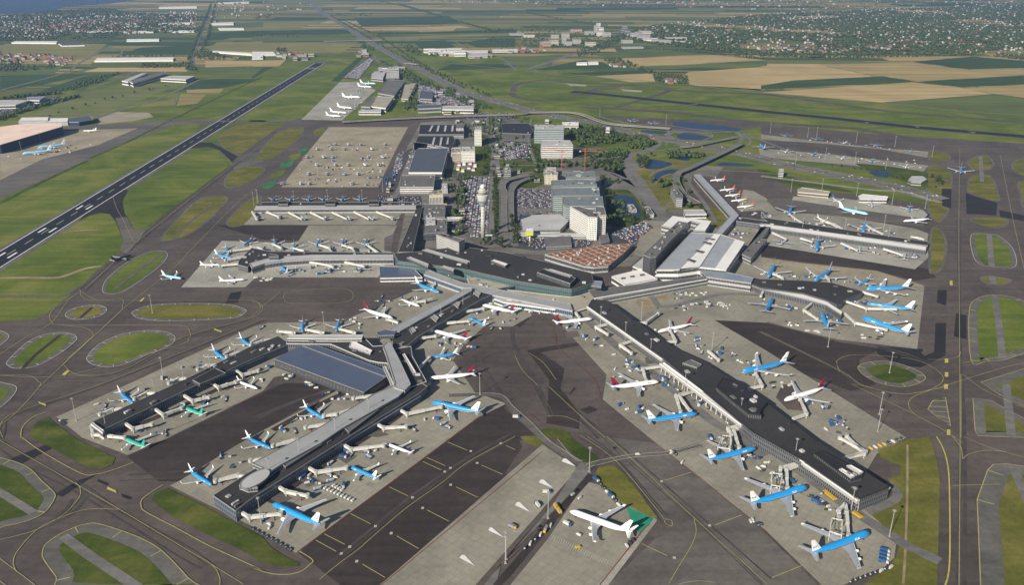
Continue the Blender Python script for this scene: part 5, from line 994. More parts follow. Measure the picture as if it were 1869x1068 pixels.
PL = '''j K Z1 1065,385 310,665|b|nearest the bottom right corner
j K Z2 965,360 245,580|b|second from the outer end of the black pier
w K Z3 1010,420 270,620|b|third from the outer end of the black pier
w K C3 1372,878 1010,935|b|fourth from the outer end, above three larger neighbours
w D C3 1100,650 770,695|b|between the blue twin jet and two empty bridges
x D C3 625,203 340,240|b|at the terminal end of the white gallery
x D C3 1095,295 1385,235|b|behind the black pier near its terminal end
j K C3 1690,585 C4 205,510|b|alone on the apron behind the black pier
w D C4 165,783 480,690|b|behind the outer half of the black pier
x D C2 1000,200 795,140|a|at the upper left of the central spine
n B C2 1190,115 995,45|a|uppermost on the left of the central spine
x K C2 1330,15 B2 1110,985|a|in front of the blue-glazed terminal wall
x D C2 1638,105 1880,165|a|under the front gallery at the right of the spine
n K C2 1535,195 1665,255|a|right of the spine between two red fins
x D C2 1295,290 1560,362|a|right of the spine beside the hub
n K C2 1255,482 1405,462|a|in the shaded corner right of the hub
x D C2 1258,628 1580,600|a|pointing left at the bend of the walkway
w K C2 1275,795 1580,865|a|by the curved service road right of the near fork
n K C2 358,300 362,180|a|nose to the hub, left one of two
n K C2 598,295 632,185|a|nose to the hub, right one of two
n K C1 1795,408 1680,325|a|on the outside of the left fork, nearest the hub
n K C1 1603,495 1485,408|a|on the outside of the left fork, second from the hub
n K C1 945,805 795,690|a|on the outside of the left fork, nearest its tip
e W C1 1830,702 1685,650|a|on the inside of the left fork, nearest the blue hall
n G C1 1288,825 1455,895|a|on the inside of the left fork at its middle
n G D1 868,5 1008,65|a|at the tip of the left fork
n K C2 510,915 332,810|a|inside the near fork, nearest the blue hall
n K D2 135,85 D1 1735,0|a|inside the near fork at its middle
n K D1 1505,345 1315,225|a|inside the near fork beside the oval roof end
e B D2 948,48 1135,120|a|outside the near fork, beyond the smaller blue one
n K D2 688,210 835,275|a|outside the near fork, near rows of containers
w K Z5 408,288 1050,585|a|at the outer end of the near fork
q W Z4 288,385 1088,675|a|on the bottom apron beside the green paint
n L B1 1290,968 1140,945|e|taxiing alone left of the C pier
n N B1 935,800 815,840|e|taxiing on the lane beside the left grass
n K B1 1645,822 1518,795|e|at the bent outer end of the C pier
n K B1 1625,792 1590,722|e|with raised tail at the outer end of the C pier
e W B1 1575,872 1420,875|e|at the left tip of the C pier
n W B1 1740,975 1570,990|e|below the left tip of the C pier
n C B1 1730,735 1800,685|e|behind the bend of the C pier
n C B2 170,740 150,670|e|behind the C pier, first from its tip
n C B2 295,770 300,700|e|behind the C pier, second from its tip
n C B2 455,740 490,680|e|behind the C pier, third from its tip
n C B2 635,740 655,680|e|behind the C pier, fourth from its tip
n C B2 800,740 815,680|e|behind the C pier, fifth from its tip
n K B2 205,880 250,925|e|in front of the C pier, left of two grey ones
n S B2 580,870 540,918|e|in front of the C pier, middle
n S B2 805,870 755,915|e|in front of the C pier, nearest the blue-roofed pavilion
n K B2 1405,910 1500,960|e|tucked against the terminal wall
w K B4 -5,15 25,45|f|first of the front row at the top right
n W B4 165,80 200,45|f|second of the front row at the top right
n K B4 350,105 405,65|f|third of the front row at the top right
n W B4 560,130 605,90|f|fourth of the front row at the top right
n K B4 775,155 805,110|f|fifth of the front row at the top right
n W B4 1020,190 1045,150|f|sixth of the front row at the top right
n K A4 200,950 165,975|f|first of the back row at the top right
n K A4 425,975 380,1000|f|second of the back row at the top right
n W A4 620,1005 575,1025|f|third of the back row at the top right
n K A4 840,1015 810,1045|f|fourth of the back row at the top right
n K B4 1075,40 1065,80|f|fifth of the back row at the top right
w K B4 1415,240 1425,160|d|rolling down the vertical taxiway at the top right
n S B4 560,430 490,385|d|first of the row below the motorway
n S B4 790,460 780,415|d|second of the row below the motorway
n C B4 1050,490 1060,450|d|third of the row below the motorway
w L B4 760,510 545,465|d|taxiing in the far lane, pointing right
x B B4 1012,560 1235,545|d|taxiing in the far lane, pointing left
w K B4 195,515 225,440|d|on the far pier, upper left with its nose down
e W B4 470,570 420,545|d|on the far pier among several bridges
w K B4 725,640 745,545|d|on the far pier, upper middle
n S B4 185,690 150,715|d|near side of the far pier, first from the left
w K B4 395,770 410,680|d|near side of the far pier, second from the left
n S B4 700,740 705,800|d|near side of the far pier, third from the left
n S B4 1025,790 1015,855|d|near side of the far pier, fourth from the left
w K B4 50,960 100,865|c|upper side of the middle right pier, leftmost
j K B4 380,990 530,885|c|upper side of the middle right pier, with its tail raised
n K B4 690,1015 750,985|c|upper side of the middle right pier, small one by the bend
j K Z6 292,205 905,185|c|at the outer end of the middle right pier, top of three
w K Z6 308,395 935,480|c|at the outer end of the middle right pier, middle of three
j K Z6 238,585 830,785|c|at the outer end of the middle right pier, bottom of three
w K C4 80,55 40,150|c|lower side of the middle right pier, left one
w K C4 430,160 465,255|c|lower side of the middle right pier, right one
n E B3 1465,272 1580,262|d|first and farthest of the five
n E B3 1532,342 1650,330|d|second of the five
n E B3 1570,382 1695,368|d|third of the five
n E B3 1612,418 1730,405|d|fourth of the five
n E B3 1655,462 1775,450|d|fifth and nearest of the five
j P B1 165,80 360,60|g|nearer of two jumbos in front of the hangar
j P B1 270,38 465,15|g|farther of two jumbos in front of the hangar
n W A1 590,930 690,928|g|alone behind the hangar jumbos
j P A2 890,595 760,590|g|farthest on the cargo apron
w W A2 850,617 750,612|g|second farthest on the cargo apron
j W A2 765,692 645,688|g|in the middle of the cargo apron
w W A2 715,768 600,758|g|third nearest on the cargo apron
w W A2 655,800 570,795|g|second nearest on the cargo apron
x W A2 615,825 540,820|g|nearest on the cargo apron
n C A3 900,865 925,850|f|left of two behind the far bridge
n C A3 1045,885 1075,865|f|right of two behind the far bridge'''
for ln in PL.split('\n'):
    a, gk, loc = ln.split('|'); f = a.split(); ty, lv = f[0], f[1]; zc = TY[ty][3]
    p, q = P(' '.join(f[2:]), zc); d = (p - q); d.z = 0; d.normalize(); L = TY[ty][0]
    far = p.y > 1900
    c = (p + q) / 2 if far else p - d * (L / 2)
    inst('plane' + ty + lv, lambda: make_plane(ty, lv), (c.x, c.y, .45), math.atan2(d.y, d.x), '%s %s %s' % (LD[lv], TD[ty], loc), 'airliner', GR[gk])
n = 0
for row, (y, xs, hd) in enumerate(((290, (220, 345, 405, 712), 0), (222, (400, 532, 652, 750), 1), (158, (455, 590, 682, 800, 897), 2), (102, (392, 505, 570, 825, 925), 3), (45, (460, 560, 655, 848), 4), (12, (592, 682, 770, 945), 5))):
    for i, x in enumerate(xs):
        p = P("B2 %d,%d" % (x, y), 3)[0]; lv = 'W' if (row, i) in ((2, 3), (4, 3)) else 'S'
        if i % 3 == 2: lv = 'C' if row % 2 else lv
        ordn = ('first', 'second', 'third', 'fourth', 'fifth')
        inst('plane' + 'r' + lv, lambda: make_plane('r', lv), (p.x, p.y, .45), R(100 + (i * 37 + row * 53) % 22 - 8), '%s regional jet, %s from left in %s row of the remote stands' % (LD[lv], ordn[i], ('nearest', 'second nearest', 'third nearest', 'third farthest', 'second farthest', 'farthest')[row]), 'airliner', 'jets on the remote stands')
for i, x in enumerate((160, 280, 405, 515, 645, 765)):
    p = P("B2 %d,402" % x, 3)[0]; inst('planenC' if False else 'planeeC', lambda: make_plane('e', 'C'), (p.x, p.y, .45), R(-95 + i % 3 * 7), 'blue topped regional jet, %s from the left behind the farther left pier' % ('first', 'second', 'third', 'fourth', 'fifth', 'sixth')[i], 'airliner', 'regional jets at the farther left pier')
for i, x in enumerate((38, 190, 362, 522, 690, 843, 998)):
    p = P("B2 %d,%d" % (x, 540 if i != 1 else 530), 3)[0]; inst('planerS', lambda: make_plane('r', 'S'), (p.x, p.y, .45), R(100 + i % 3 * 9), 'pale grey rear-engined regional jet, %s from the left before the farther left pier' % ('first', 'second', 'third', 'fourth', 'fifth', 'sixth', 'seventh')[i], 'airliner', 'regional jets at the farther left pier')
# ------------------------------------------------ passenger bridges
B_m = plain('bridge_cream', (.56, .55, .51), .5, 0, .1, .2); B_g = plain('bridge_grey', (.40, .41, .38), .6, 0, .1, .2)
def bridge(s, label, group, frame=False):
    p = P(s, 6.2); rt = empty('passenger_bridge', (p[0].x, p[0].y, 0)); props(rt, label, 'passenger bridge', group); o = rt.location
    for i, (a, b) in enumerate(zip(p, p[1:])):
        a = a - o; b = b - o; a.z = 6.0; b.z = 6.0; wd = 3.2
        m = MB()
        if i == len(p) - 2:
            h = a + (b - a) * .52; m.bar(a, h, 3.0, 3.2); m.bar(h, b, 2.4, 2.7)
        else: m.bar(a, b, 2.6, 2.9)
        m.build('tunnel', B_m, rt)
    for q in p[1:-1]:
        c = q - o; m = MB(); m.cyl(c.x, c.y, 4.0, 8.0, 2.1, k=12); r_ = m.build('rotunda', B_g, rt); m = MB(); m.cyl(c.x, c.y, .3, 4.0, .7, k=8); m.build('pillar', B_g, r_)
    u = (p[-1] - p[-2]).normalized(); c = p[-1] - o; m = MB(); m.rings([[(c.x + 2.2 * math.cos(t) , c.y + 2.2 * math.sin(t), z) for t in [k * math.pi / 5 for k in range(10)]] for z in (4.2, 8.2)]); m.build('cab', B_g, rt)
    w_ = p[-1] - u * 6 - o; m = MB(); n = Vector((-u.y, u.x, 0)) * 1.6
    for sg in (-1, 1):
        q = w_ + n * sg; m.bar((q.x, q.y, .5), (q.x, q.y, 5), .4, .4); m.cyl(q.x, .95, q.y - .3, q.y + .3, .55, k=10, ax='y')
    m.build('drive_column', A_k, rt)
    if frame:
        f1 = P(frame, 10.5); m = MB(); k = len(f1)
        for i in range(k):
            a = f1[i] - o; b = f1[(i+1) % k] - o; m.bar(a, b, .7, .9)
            for t in (.33, .66):
                if i % 2 == 0: c1 = f1[i] + (f1[i+1] - f1[i]) * t - o; c2 = f1[(i+3) % k] + (f1[(i+2) % k] - f1[(i+3) % k]) * t - o; m.bar(c1, c2, .4, .5)
            m.bar((a.x, a.y, .4), (a.x, a.y, 10.5), .6, .6)
        m.build('gantry_frame', B_m, rt)
BR = '''C1 880,940 945,985 1080,952|a|inside the left fork, first from the tip
C1 1100,843 1160,886 1290,838|a|inside the left fork, second, reaching the green jet
C1 1303,745 1368,786 1485,760|a|inside the left fork, third from the tip
C1 1495,655 1552,690 1675,652|a|inside the left fork, fourth from the tip
C1 1675,568 1722,602 1835,572|a|inside the left fork, fifth from the tip
C1 645,965 660,1025 720,1030 D1 885,5|a|angled white one at the tip of the left fork
C1 870,840 800,848 710,882|a|outside the left fork, first from the tip
C1 1105,732 1040,730 955,772|a|outside the left fork, second, reaching a blue jet
C1 1325,625 1265,630 1200,660|a|outside the left fork, third from the tip
C1 1540,530 1480,536 1405,562|a|outside the left fork, fourth from the tip
C1 1745,433 1700,443 1610,472|a|outside the left fork, fifth, reaching a blue jet
C2 140,348 70,360 -10,388|a|outside the left fork beside the hub
C2 515,300 490,298 385,278|a|left of two beside the hub noses
C2 310,300 290,300 185,290|a|at the left end of the hub
C2 740,302 720,298 625,275|a|right of two beside the hub noses
C2 865,748 720,768|a|short, beside the blue sloping hall roof
C2 700,850 600,880 510,892|a|inside the near fork, first from the hub
C2 530,952 380,975|a|inside the near fork, second from the hub
D2 340,22 300,22 148,62|a|inside the near fork, third from the hub
D2 150,140 110,145 D1 1850,160 1780,168|a|inside the near fork, fourth from the hub
D1 1740,282 1690,272 1530,312|a|inside the near fork beside the oval end
D2 630,42 705,88 935,60|a|outside the near fork, reaching a navy-finned jet
D2 375,203 455,250 670,220|a|outside the near fork, reaching the small blue jet
D2 165,340 240,387 395,418|a|outside the near fork, empty above the big blue jet
D1 1680,515 1770,570 D2 205,545|a|at the outer end of the near fork
C2 865,938 935,978 1095,970|a|outside the near fork, empty near the walkway bend
C2 1030,838 1100,878 1345,828|a|outside the near fork, reaching the blue twin jet
C2 1170,705 1220,700 1260,660|a|short, at the walkway bend
C2 1335,240 1350,235 1540,218|a|right of the spine, reaching the small blue jet
C2 1470,155 1490,155 1645,128|a|right of the spine, nearest the terminal
C2 1140,350 1160,345 1305,325|a|right of the spine, nearest the hub
C2 1140,500 1180,560 1260,480|a|in the shade right of the hub
C2 1280,60 1230,75 1150,85|a|left of the spine, nearest the terminal
C2 1040,230 1000,215 960,205|a|left of the spine, nearest the hub
B2 1250,905 1500,1030|a|long grey, along the terminal wall
C3 600,120 500,148 535,195|b|first at the terminal end of the white gallery
C3 760,235 652,260 735,312|b|second, empty, along the white gallery
C3 940,350 825,388 905,447|b|third, empty, along the white gallery
C3 1120,540 985,558 1010,645|b|fourth, reaching the white red-finned jet
C3 1360,715 1222,748 1255,865|b|fifth, left leg of a pair on the blue twin jet
C3 1330,722 1240,750 1325,862|b|sixth, right leg of a pair on the blue twin jet
Z3 850,110 640,160 690,250 670,420|b|left leg serving the third blue jet from the outer end#Z3 570,255 680,265 665,430 505,410
Z3 850,125 715,190 790,415|b|right leg serving the third blue jet from the outer end
Z2 930,25 615,100 605,190|b|left leg serving the second jumbo#Z2 500,170 635,190 600,350 490,330
Z2 930,35 690,125 702,375|b|right leg serving the second jumbo
Z1 740,0 660,90 658,185|b|left leg serving the bottom-most jumbo#Z1 565,190 705,215 695,415 540,365
Z1 745,5 760,110 785,425|b|right leg serving the bottom-most jumbo
C3 940,232 1010,228 1095,165|b|behind the black pier, nearest the terminal
C3 1145,368 1220,362 1180,285|b|behind the black pier, reaching a red-finned jet
C3 1450,430 1525,495|b|behind the black pier, folded along its wall
C3 1730,700 1835,680 1788,590|b|behind the black pier, reaching the lone jumbo
C4 225,915 325,880 278,775|b|behind the black pier, reaching the outer red-finned jet
D4 580,152 735,118 610,-5|b|behind the outer end of the black pier, left leg
D4 600,155 745,105 560,5|b|behind the outer end of the black pier, crossing leg
Z6 0,270 250,238 440,295|c|upper one of three at the outer end
Z6 0,350 300,455 690,462|c|middle one of three at the outer end
Z6 5,515 150,645 560,735|c|lower one of three at the outer end
C4 370,85 305,140 400,205|c|lower side, reaching the right-hand blue tail
C4 20,0 0,40|c|lower side, leftmost
B4 170,1000 150,960 90,935|c|upper side, left of two
B4 490,1020 480,970 450,940|c|upper side, right of two
B4 300,575 240,540 205,510|d|upper side of the far pier, first from the left
B4 575,612 520,580 430,558|d|upper side of the far pier, second from the left
B4 540,600 470,560 400,580|d|upper side of the far pier, third from the left
B4 865,650 800,620 750,590|d|upper side of the far pier, fourth from the left
B4 1160,690 1130,680 1070,670|d|upper side of the far pier at its end
B4 80,640 175,685|d|near side of the far pier, first from the left
B4 280,680 360,705|d|near side of the far pier, second from the left
B4 570,715 680,765|d|near side of the far pier, third from the left
B4 870,755 1005,800|d|near side of the far pier, fourth from the left
B2 895,782 815,725|e|behind the C pier, nearest the terminal
B2 725,778 715,750 640,728|e|behind the C pier, second from the terminal
B2 560,778 550,750 480,728|e|behind the C pier, third from the terminal
B2 372,770 290,750|e|behind the C pier, fourth from the terminal
B2 210,750 150,722|e|behind the C pier, fifth from the terminal
B2 80,780 -10,740|e|behind the C pier, near its bend
B2 410,850 545,872 575,885|e|before the C pier, left of two
B2 660,850 795,880|e|before the C pier, right of two
B1 1869,760 1830,745 1640,770|e|at the outer end of the C pier, upper
B1 1830,800 1790,800 1600,835|e|at the outer end of the C pier, middle
B1 1760,890 1730,860 1560,875|e|at the outer end of the C pier, lower
B2 105,492 185,525|e|before the farther left pier, first from its tip
B2 260,495 350,543|e|before the farther left pier, second from its tip
B2 415,495 510,542|e|before the farther left pier, third from its tip
B2 570,495 670,542|e|before the farther left pier, fourth from its tip
B2 725,492 825,542|e|before the farther left pier, fifth from its tip
B2 885,492 985,532|e|before the farther left pier, sixth from its tip
B2 0,492 35,545|e|at the tip of the farther left pier'''
BG = {'a': 'passenger bridges of the central pier', 'b': 'passenger bridges of the long black pier', 'c': 'passenger bridges of the middle right pier', 'd': 'passenger bridges of the far right pier', 'e': 'passenger bridges of the left piers'}
for ln in BR.split('\n'):
    s, gk, loc = ln.split('|'); fr_ = False
    if '#' in loc: loc, fr_ = loc.split('#')
    bridge(s, 'cream passenger bridge ' + loc, BG[gk], fr_)
# ------------------------------------------------ ground vehicles
V_y = plain('vehicle_yellow', (.50, .32, .03), .5); V_b = plain('vehicle_blue', (.03, .09, .22), .5); V_w = plain('vehicle_white', (.52, .52, .50), .4, 0, .05); V_g = plain('vehicle_grey', (.22, .23, .25), .5); V_r = plain('vehicle_red', (.35, .03, .02), .5); V_d = plain('vehicle_dark', (.045, .05, .06), .4)
def wheels(mb, xs, y, r=.45):
    for x in xs:
        for s in (-1, 1): mb.cyl(x, r, s * y - .15, s * y + .15, r, k=8, ax='y')
def mk_van(c):
    rt = empty('van', (0, 0, 0)); m = MB(); m.rings([[(x, -.95 * s, .4), (x, .95 * s, .4), (x, .95 * s, z * .7), (x, .75 * s, z), (x, -.75 * s, z), (x, -.95 * s, z * .7)] for x, z, s in ((-2.6, 2.1, .97), (-2.5, 2.25, 1), (1.2, 2.25, 1), (1.9, 1.5, 1), (2.6, 1.25, .95))]); m.build('body', c, rt)
    m = MB(); m.add([(1.28, -.72, 2.2), (1.28, .72, 2.2), (1.9, .8, 1.56), (1.9, -.8, 1.56)], [(0, 3, 2, 1)]); m.build('windscreen', G_dark, rt); m = MB(); wheels(m, (-1.7, 1.7), .9, .36); m.build('wheels', A_k, rt); return rt
def mk_truck(c, c2):
    rt = empty('service_truck', (0, 0, 0)); m = MB(); m.box(-4.2, 1.8, -1.25, 1.25, 1.0, 3.6); m.box(-4.2, 4, -1, 1, .6, 1.0); m.build('cargo_box', c, rt); m = MB(); m.box(2.1, 4.2, -1.2, 1.2, .7, 2.2); m.box(2.1, 3.6, -1.15, 1.15, 2.2, 2.9); m.build('cab', c2, rt)
    m = MB(); m.box(3.61, 3.66, -1.0, 1.0, 2.2, 2.8); m.build('windscreen', G_dark, rt); m = MB(); wheels(m, (-3.2, -2.0, 3.0), 1.1, .5); m.build('wheels', A_k, rt); return rt
def mk_tug():
    rt = empty('baggage_tug', (0, 0, 0)); m = MB(); m.box(-1.5, 1.5, -.8, .8, .4, 1.1); m.box(-1.2, .3, -.75, .75, 1.1, 1.9); m.build('body', V_b, rt); m = MB(); wheels(m, (-1, 1), .75, .35); m.build('wheels', A_k, rt)
    for k in range(3):
        m = MB(); x = -4 - k * 3.6; m.box(x - 1.5, x + 1.5, -.85, .85, .45, .6); m.box(x - 1.4, x + 1.4, -.8, .8, .6, 1.7); m.build('baggage_cart', (V_g, V_w, V_d)[k], rt)
    return rt
def mk_cont():
    rt = empty('cargo_dolly', (0, 0, 0)); m = MB(); m.box(-1.7, 1.7, -1.3, 1.3, .25, .5); m.build('dolly', V_g, rt); m = MB(); m.rings([[(x, -1.2, .5), (x, 1.2, .5), (x, 1.2, 1.6), (x, .8, 2.1), (x, -.8, 2.1), (x, -1.2, 1.6)] for x in (-1.5, 1.5)]); m.build('container', B_m, rt); return rt
def mk_bus():
    rt = empty('apron_bus', (0, 0, 0)); m = MB(); m.box(-7, 7, -1.5, 1.5, .4, 3.1); m.box(-5, 4, -.9, .9, 3.1, 3.35); m.build('body', V_y, rt); m = MB(); m.box(-6.7, 7.03, -1.53, 1.53, 1.5, 2.5); m.build('window_strip', G_dark, rt); m = MB(); wheels(m, (-4.5, 4.5), 1.4, .5); m.build('wheels', A_k, rt); return rt
def mk_loader():
    rt = empty('container_loader', (0, 0, 0)); m = MB(); m.box(-4, 4, -1.6, 1.6, .5, 1.1); m.build('chassis', V_b, rt); m = MB(); m.box(-3.8, 1.5, -1.4, 1.4, 2.4, 2.7); m.bar((-3, -1.3, 1), (1, -1.3, 2.5), .25, .25); m.bar((-3, 1.3, 1), (1, 1.3, 2.5), .25, .25); m.build('lift_platform', R_light, rt)
    m = MB(); m.box(2, 3.6, -1.5, 0, 1.1, 3.2); m.build('cab', V_w, rt); m = MB(); wheels(m, (-3, 3), 1.5, .5); m.build('wheels', A_k, rt); return rt
VT = {'v': ('van_w', lambda: mk_van(V_w), 'small white van', 'van'), 'k': ('van_d', lambda: mk_van(V_d), 'small dark van', 'van'), 'y': ('van_y', lambda: mk_van(V_y), 'small yellow van', 'van'), 's': ('truck', lambda: mk_truck(V_w, V_b), 'white box truck', 'truck'),
      'S': ('truck_b', lambda: mk_truck(V_b, V_w), 'blue service truck', 'truck'), 'g': ('truck_g', lambda: mk_truck(V_g, V_y), 'grey yellow-cabbed truck', 'truck'), 't': ('tug', mk_tug, 'baggage tug with carts', 'baggage tug'),
      'c': ('cont', mk_cont, 'cream cargo container', 'cargo container'), 'b': ('bus', mk_bus, 'long yellow apron bus', 'bus'), 'l': ('loader', mk_loader, 'blue container loader', 'loader')}
PLN = [(o.matrix_basis.translation.copy(), o.rotation_euler.z, o) for o in COL.objects if o.get('category') == 'airliner']
SEG = [(Vector((l.x, l.y, 0)) + Vector((math.cos(z), math.sin(z), 0)) * 34, Vector((l.x, l.y, 0)) - Vector((math.cos(z), math.sin(z), 0)) * 34) for l, z, o in PLN]
def clear(p, d=5.5):
    for a, b in SEG:
        if abs(a.x - p.x) > 80 or abs(a.y - p.y) > 80: continue
        u = b - a; t = max(0, min(1, (p - a).dot(u) / u.length_squared))
        if (a + u * t - p).length < d: return False
    return True
vr = random.Random(11)
def veh(k, p, rz, where):
    key, mk, lab, cat = VT[k]; inst(key, mk, (p.x, p.y, .46), rz, (lab + ' ' + where), cat, lab + 's ' + where)
def zone(s, n, kinds, where, ang=None):
    poly = P(s); xs = [p.x for p in poly]; ys = [p.y for p in poly]; t = 0
    while n > 0 and t < 900:
        t += 1; p = Vector((vr.uniform(min(xs), max(xs)), vr.uniform(min(ys), max(ys)), 0))
        if inside(p, poly) and clear(p): n -= 1; veh(vr.choice(kinds), p, (ang if ang is not None else vr.uniform(0, 6.28)) + vr.uniform(-.15, .15), where)
def row(a, b, n, kinds, where, turn=1.57):
    a, b = P(a)[0], P(b)[0]; d = b - a; an = math.atan2(d.y, d.x)
    for i in range(n): veh(vr.choice(kinds), a + d * (i / max(1, n - 1)), an + turn, where)
row("D2 520,372", "D2 715,460", 9, 'c', 'in two lines outside the near fork'); row("D2 580,355", "D2 640,385", 4, 'c', 'in the short line outside the near fork')
row("Z1 860,130", "Z1 950,190", 7, 'y', 'in line beside the outer end of the black pier'); row("D4 455,395", "D4 525,450", 6, 'y', 'in line beside the second jumbo'); row("D4 390,440", "D4 480,500", 7, 'kv', 'parked beside the second jumbo')
row("D3 380,520", "D3 420,580", 1, 'b', 'on the bottom service road', 0); veh('s', P("D3 450,630")[0], -.6, 'below the yellow bus'); veh('s', P("D3 235,490")[0], 2, 'on the bottom-centre apron'); veh('y', P("D3 528,793")[0], .4, 'on the zig-zag hatching'); veh('v', P("D3 530,703")[0], 2.4, 'near the nose of the white four-engined jet')
veh('g', P("D3 60,650")[0], -.5, 'left on the bottom-centre apron'); veh('v', P("D3 950,130")[0], .2, 'on the road crossing the taxilane'); veh('s', P("C3 88,910")[0], 0, 'in the middle of the dark lane'); veh('s', P("D3 305,402")[0], 0, 'beside the white arrows')
row("D3 490,415", "D3 540,440", 2, 'v', 'in the yard below the road fork'); row("D3 655,315", "D3 815,490", 7, 'vkS', 'along the yard fence by the grass wedge', .2); row("D3 330,640", "D3 150,800", 6, 'vkg', 'in the equipment yard', .3); row("D3 870,780", "D3 915,740", 3, 'rvk'.replace('r', 'k'), 'by the red line at the bottom', 1)
row("Z5 150,640", "Z5 640,910", 9, 'k', 'along the road below the near fork', 0); row("D4 1000,20", "D4 780,90", 8, 'vyk', 'along the apron edge at the right grass'); row("D4 920,935", "D4 640,1040", 9, 'kv', 'along the road at the bottom right corner', .2)
row("Z1 1260,640", "Z1 1240,780", 4, 'S', 'in the striped stack at the bottom right', 1.57)
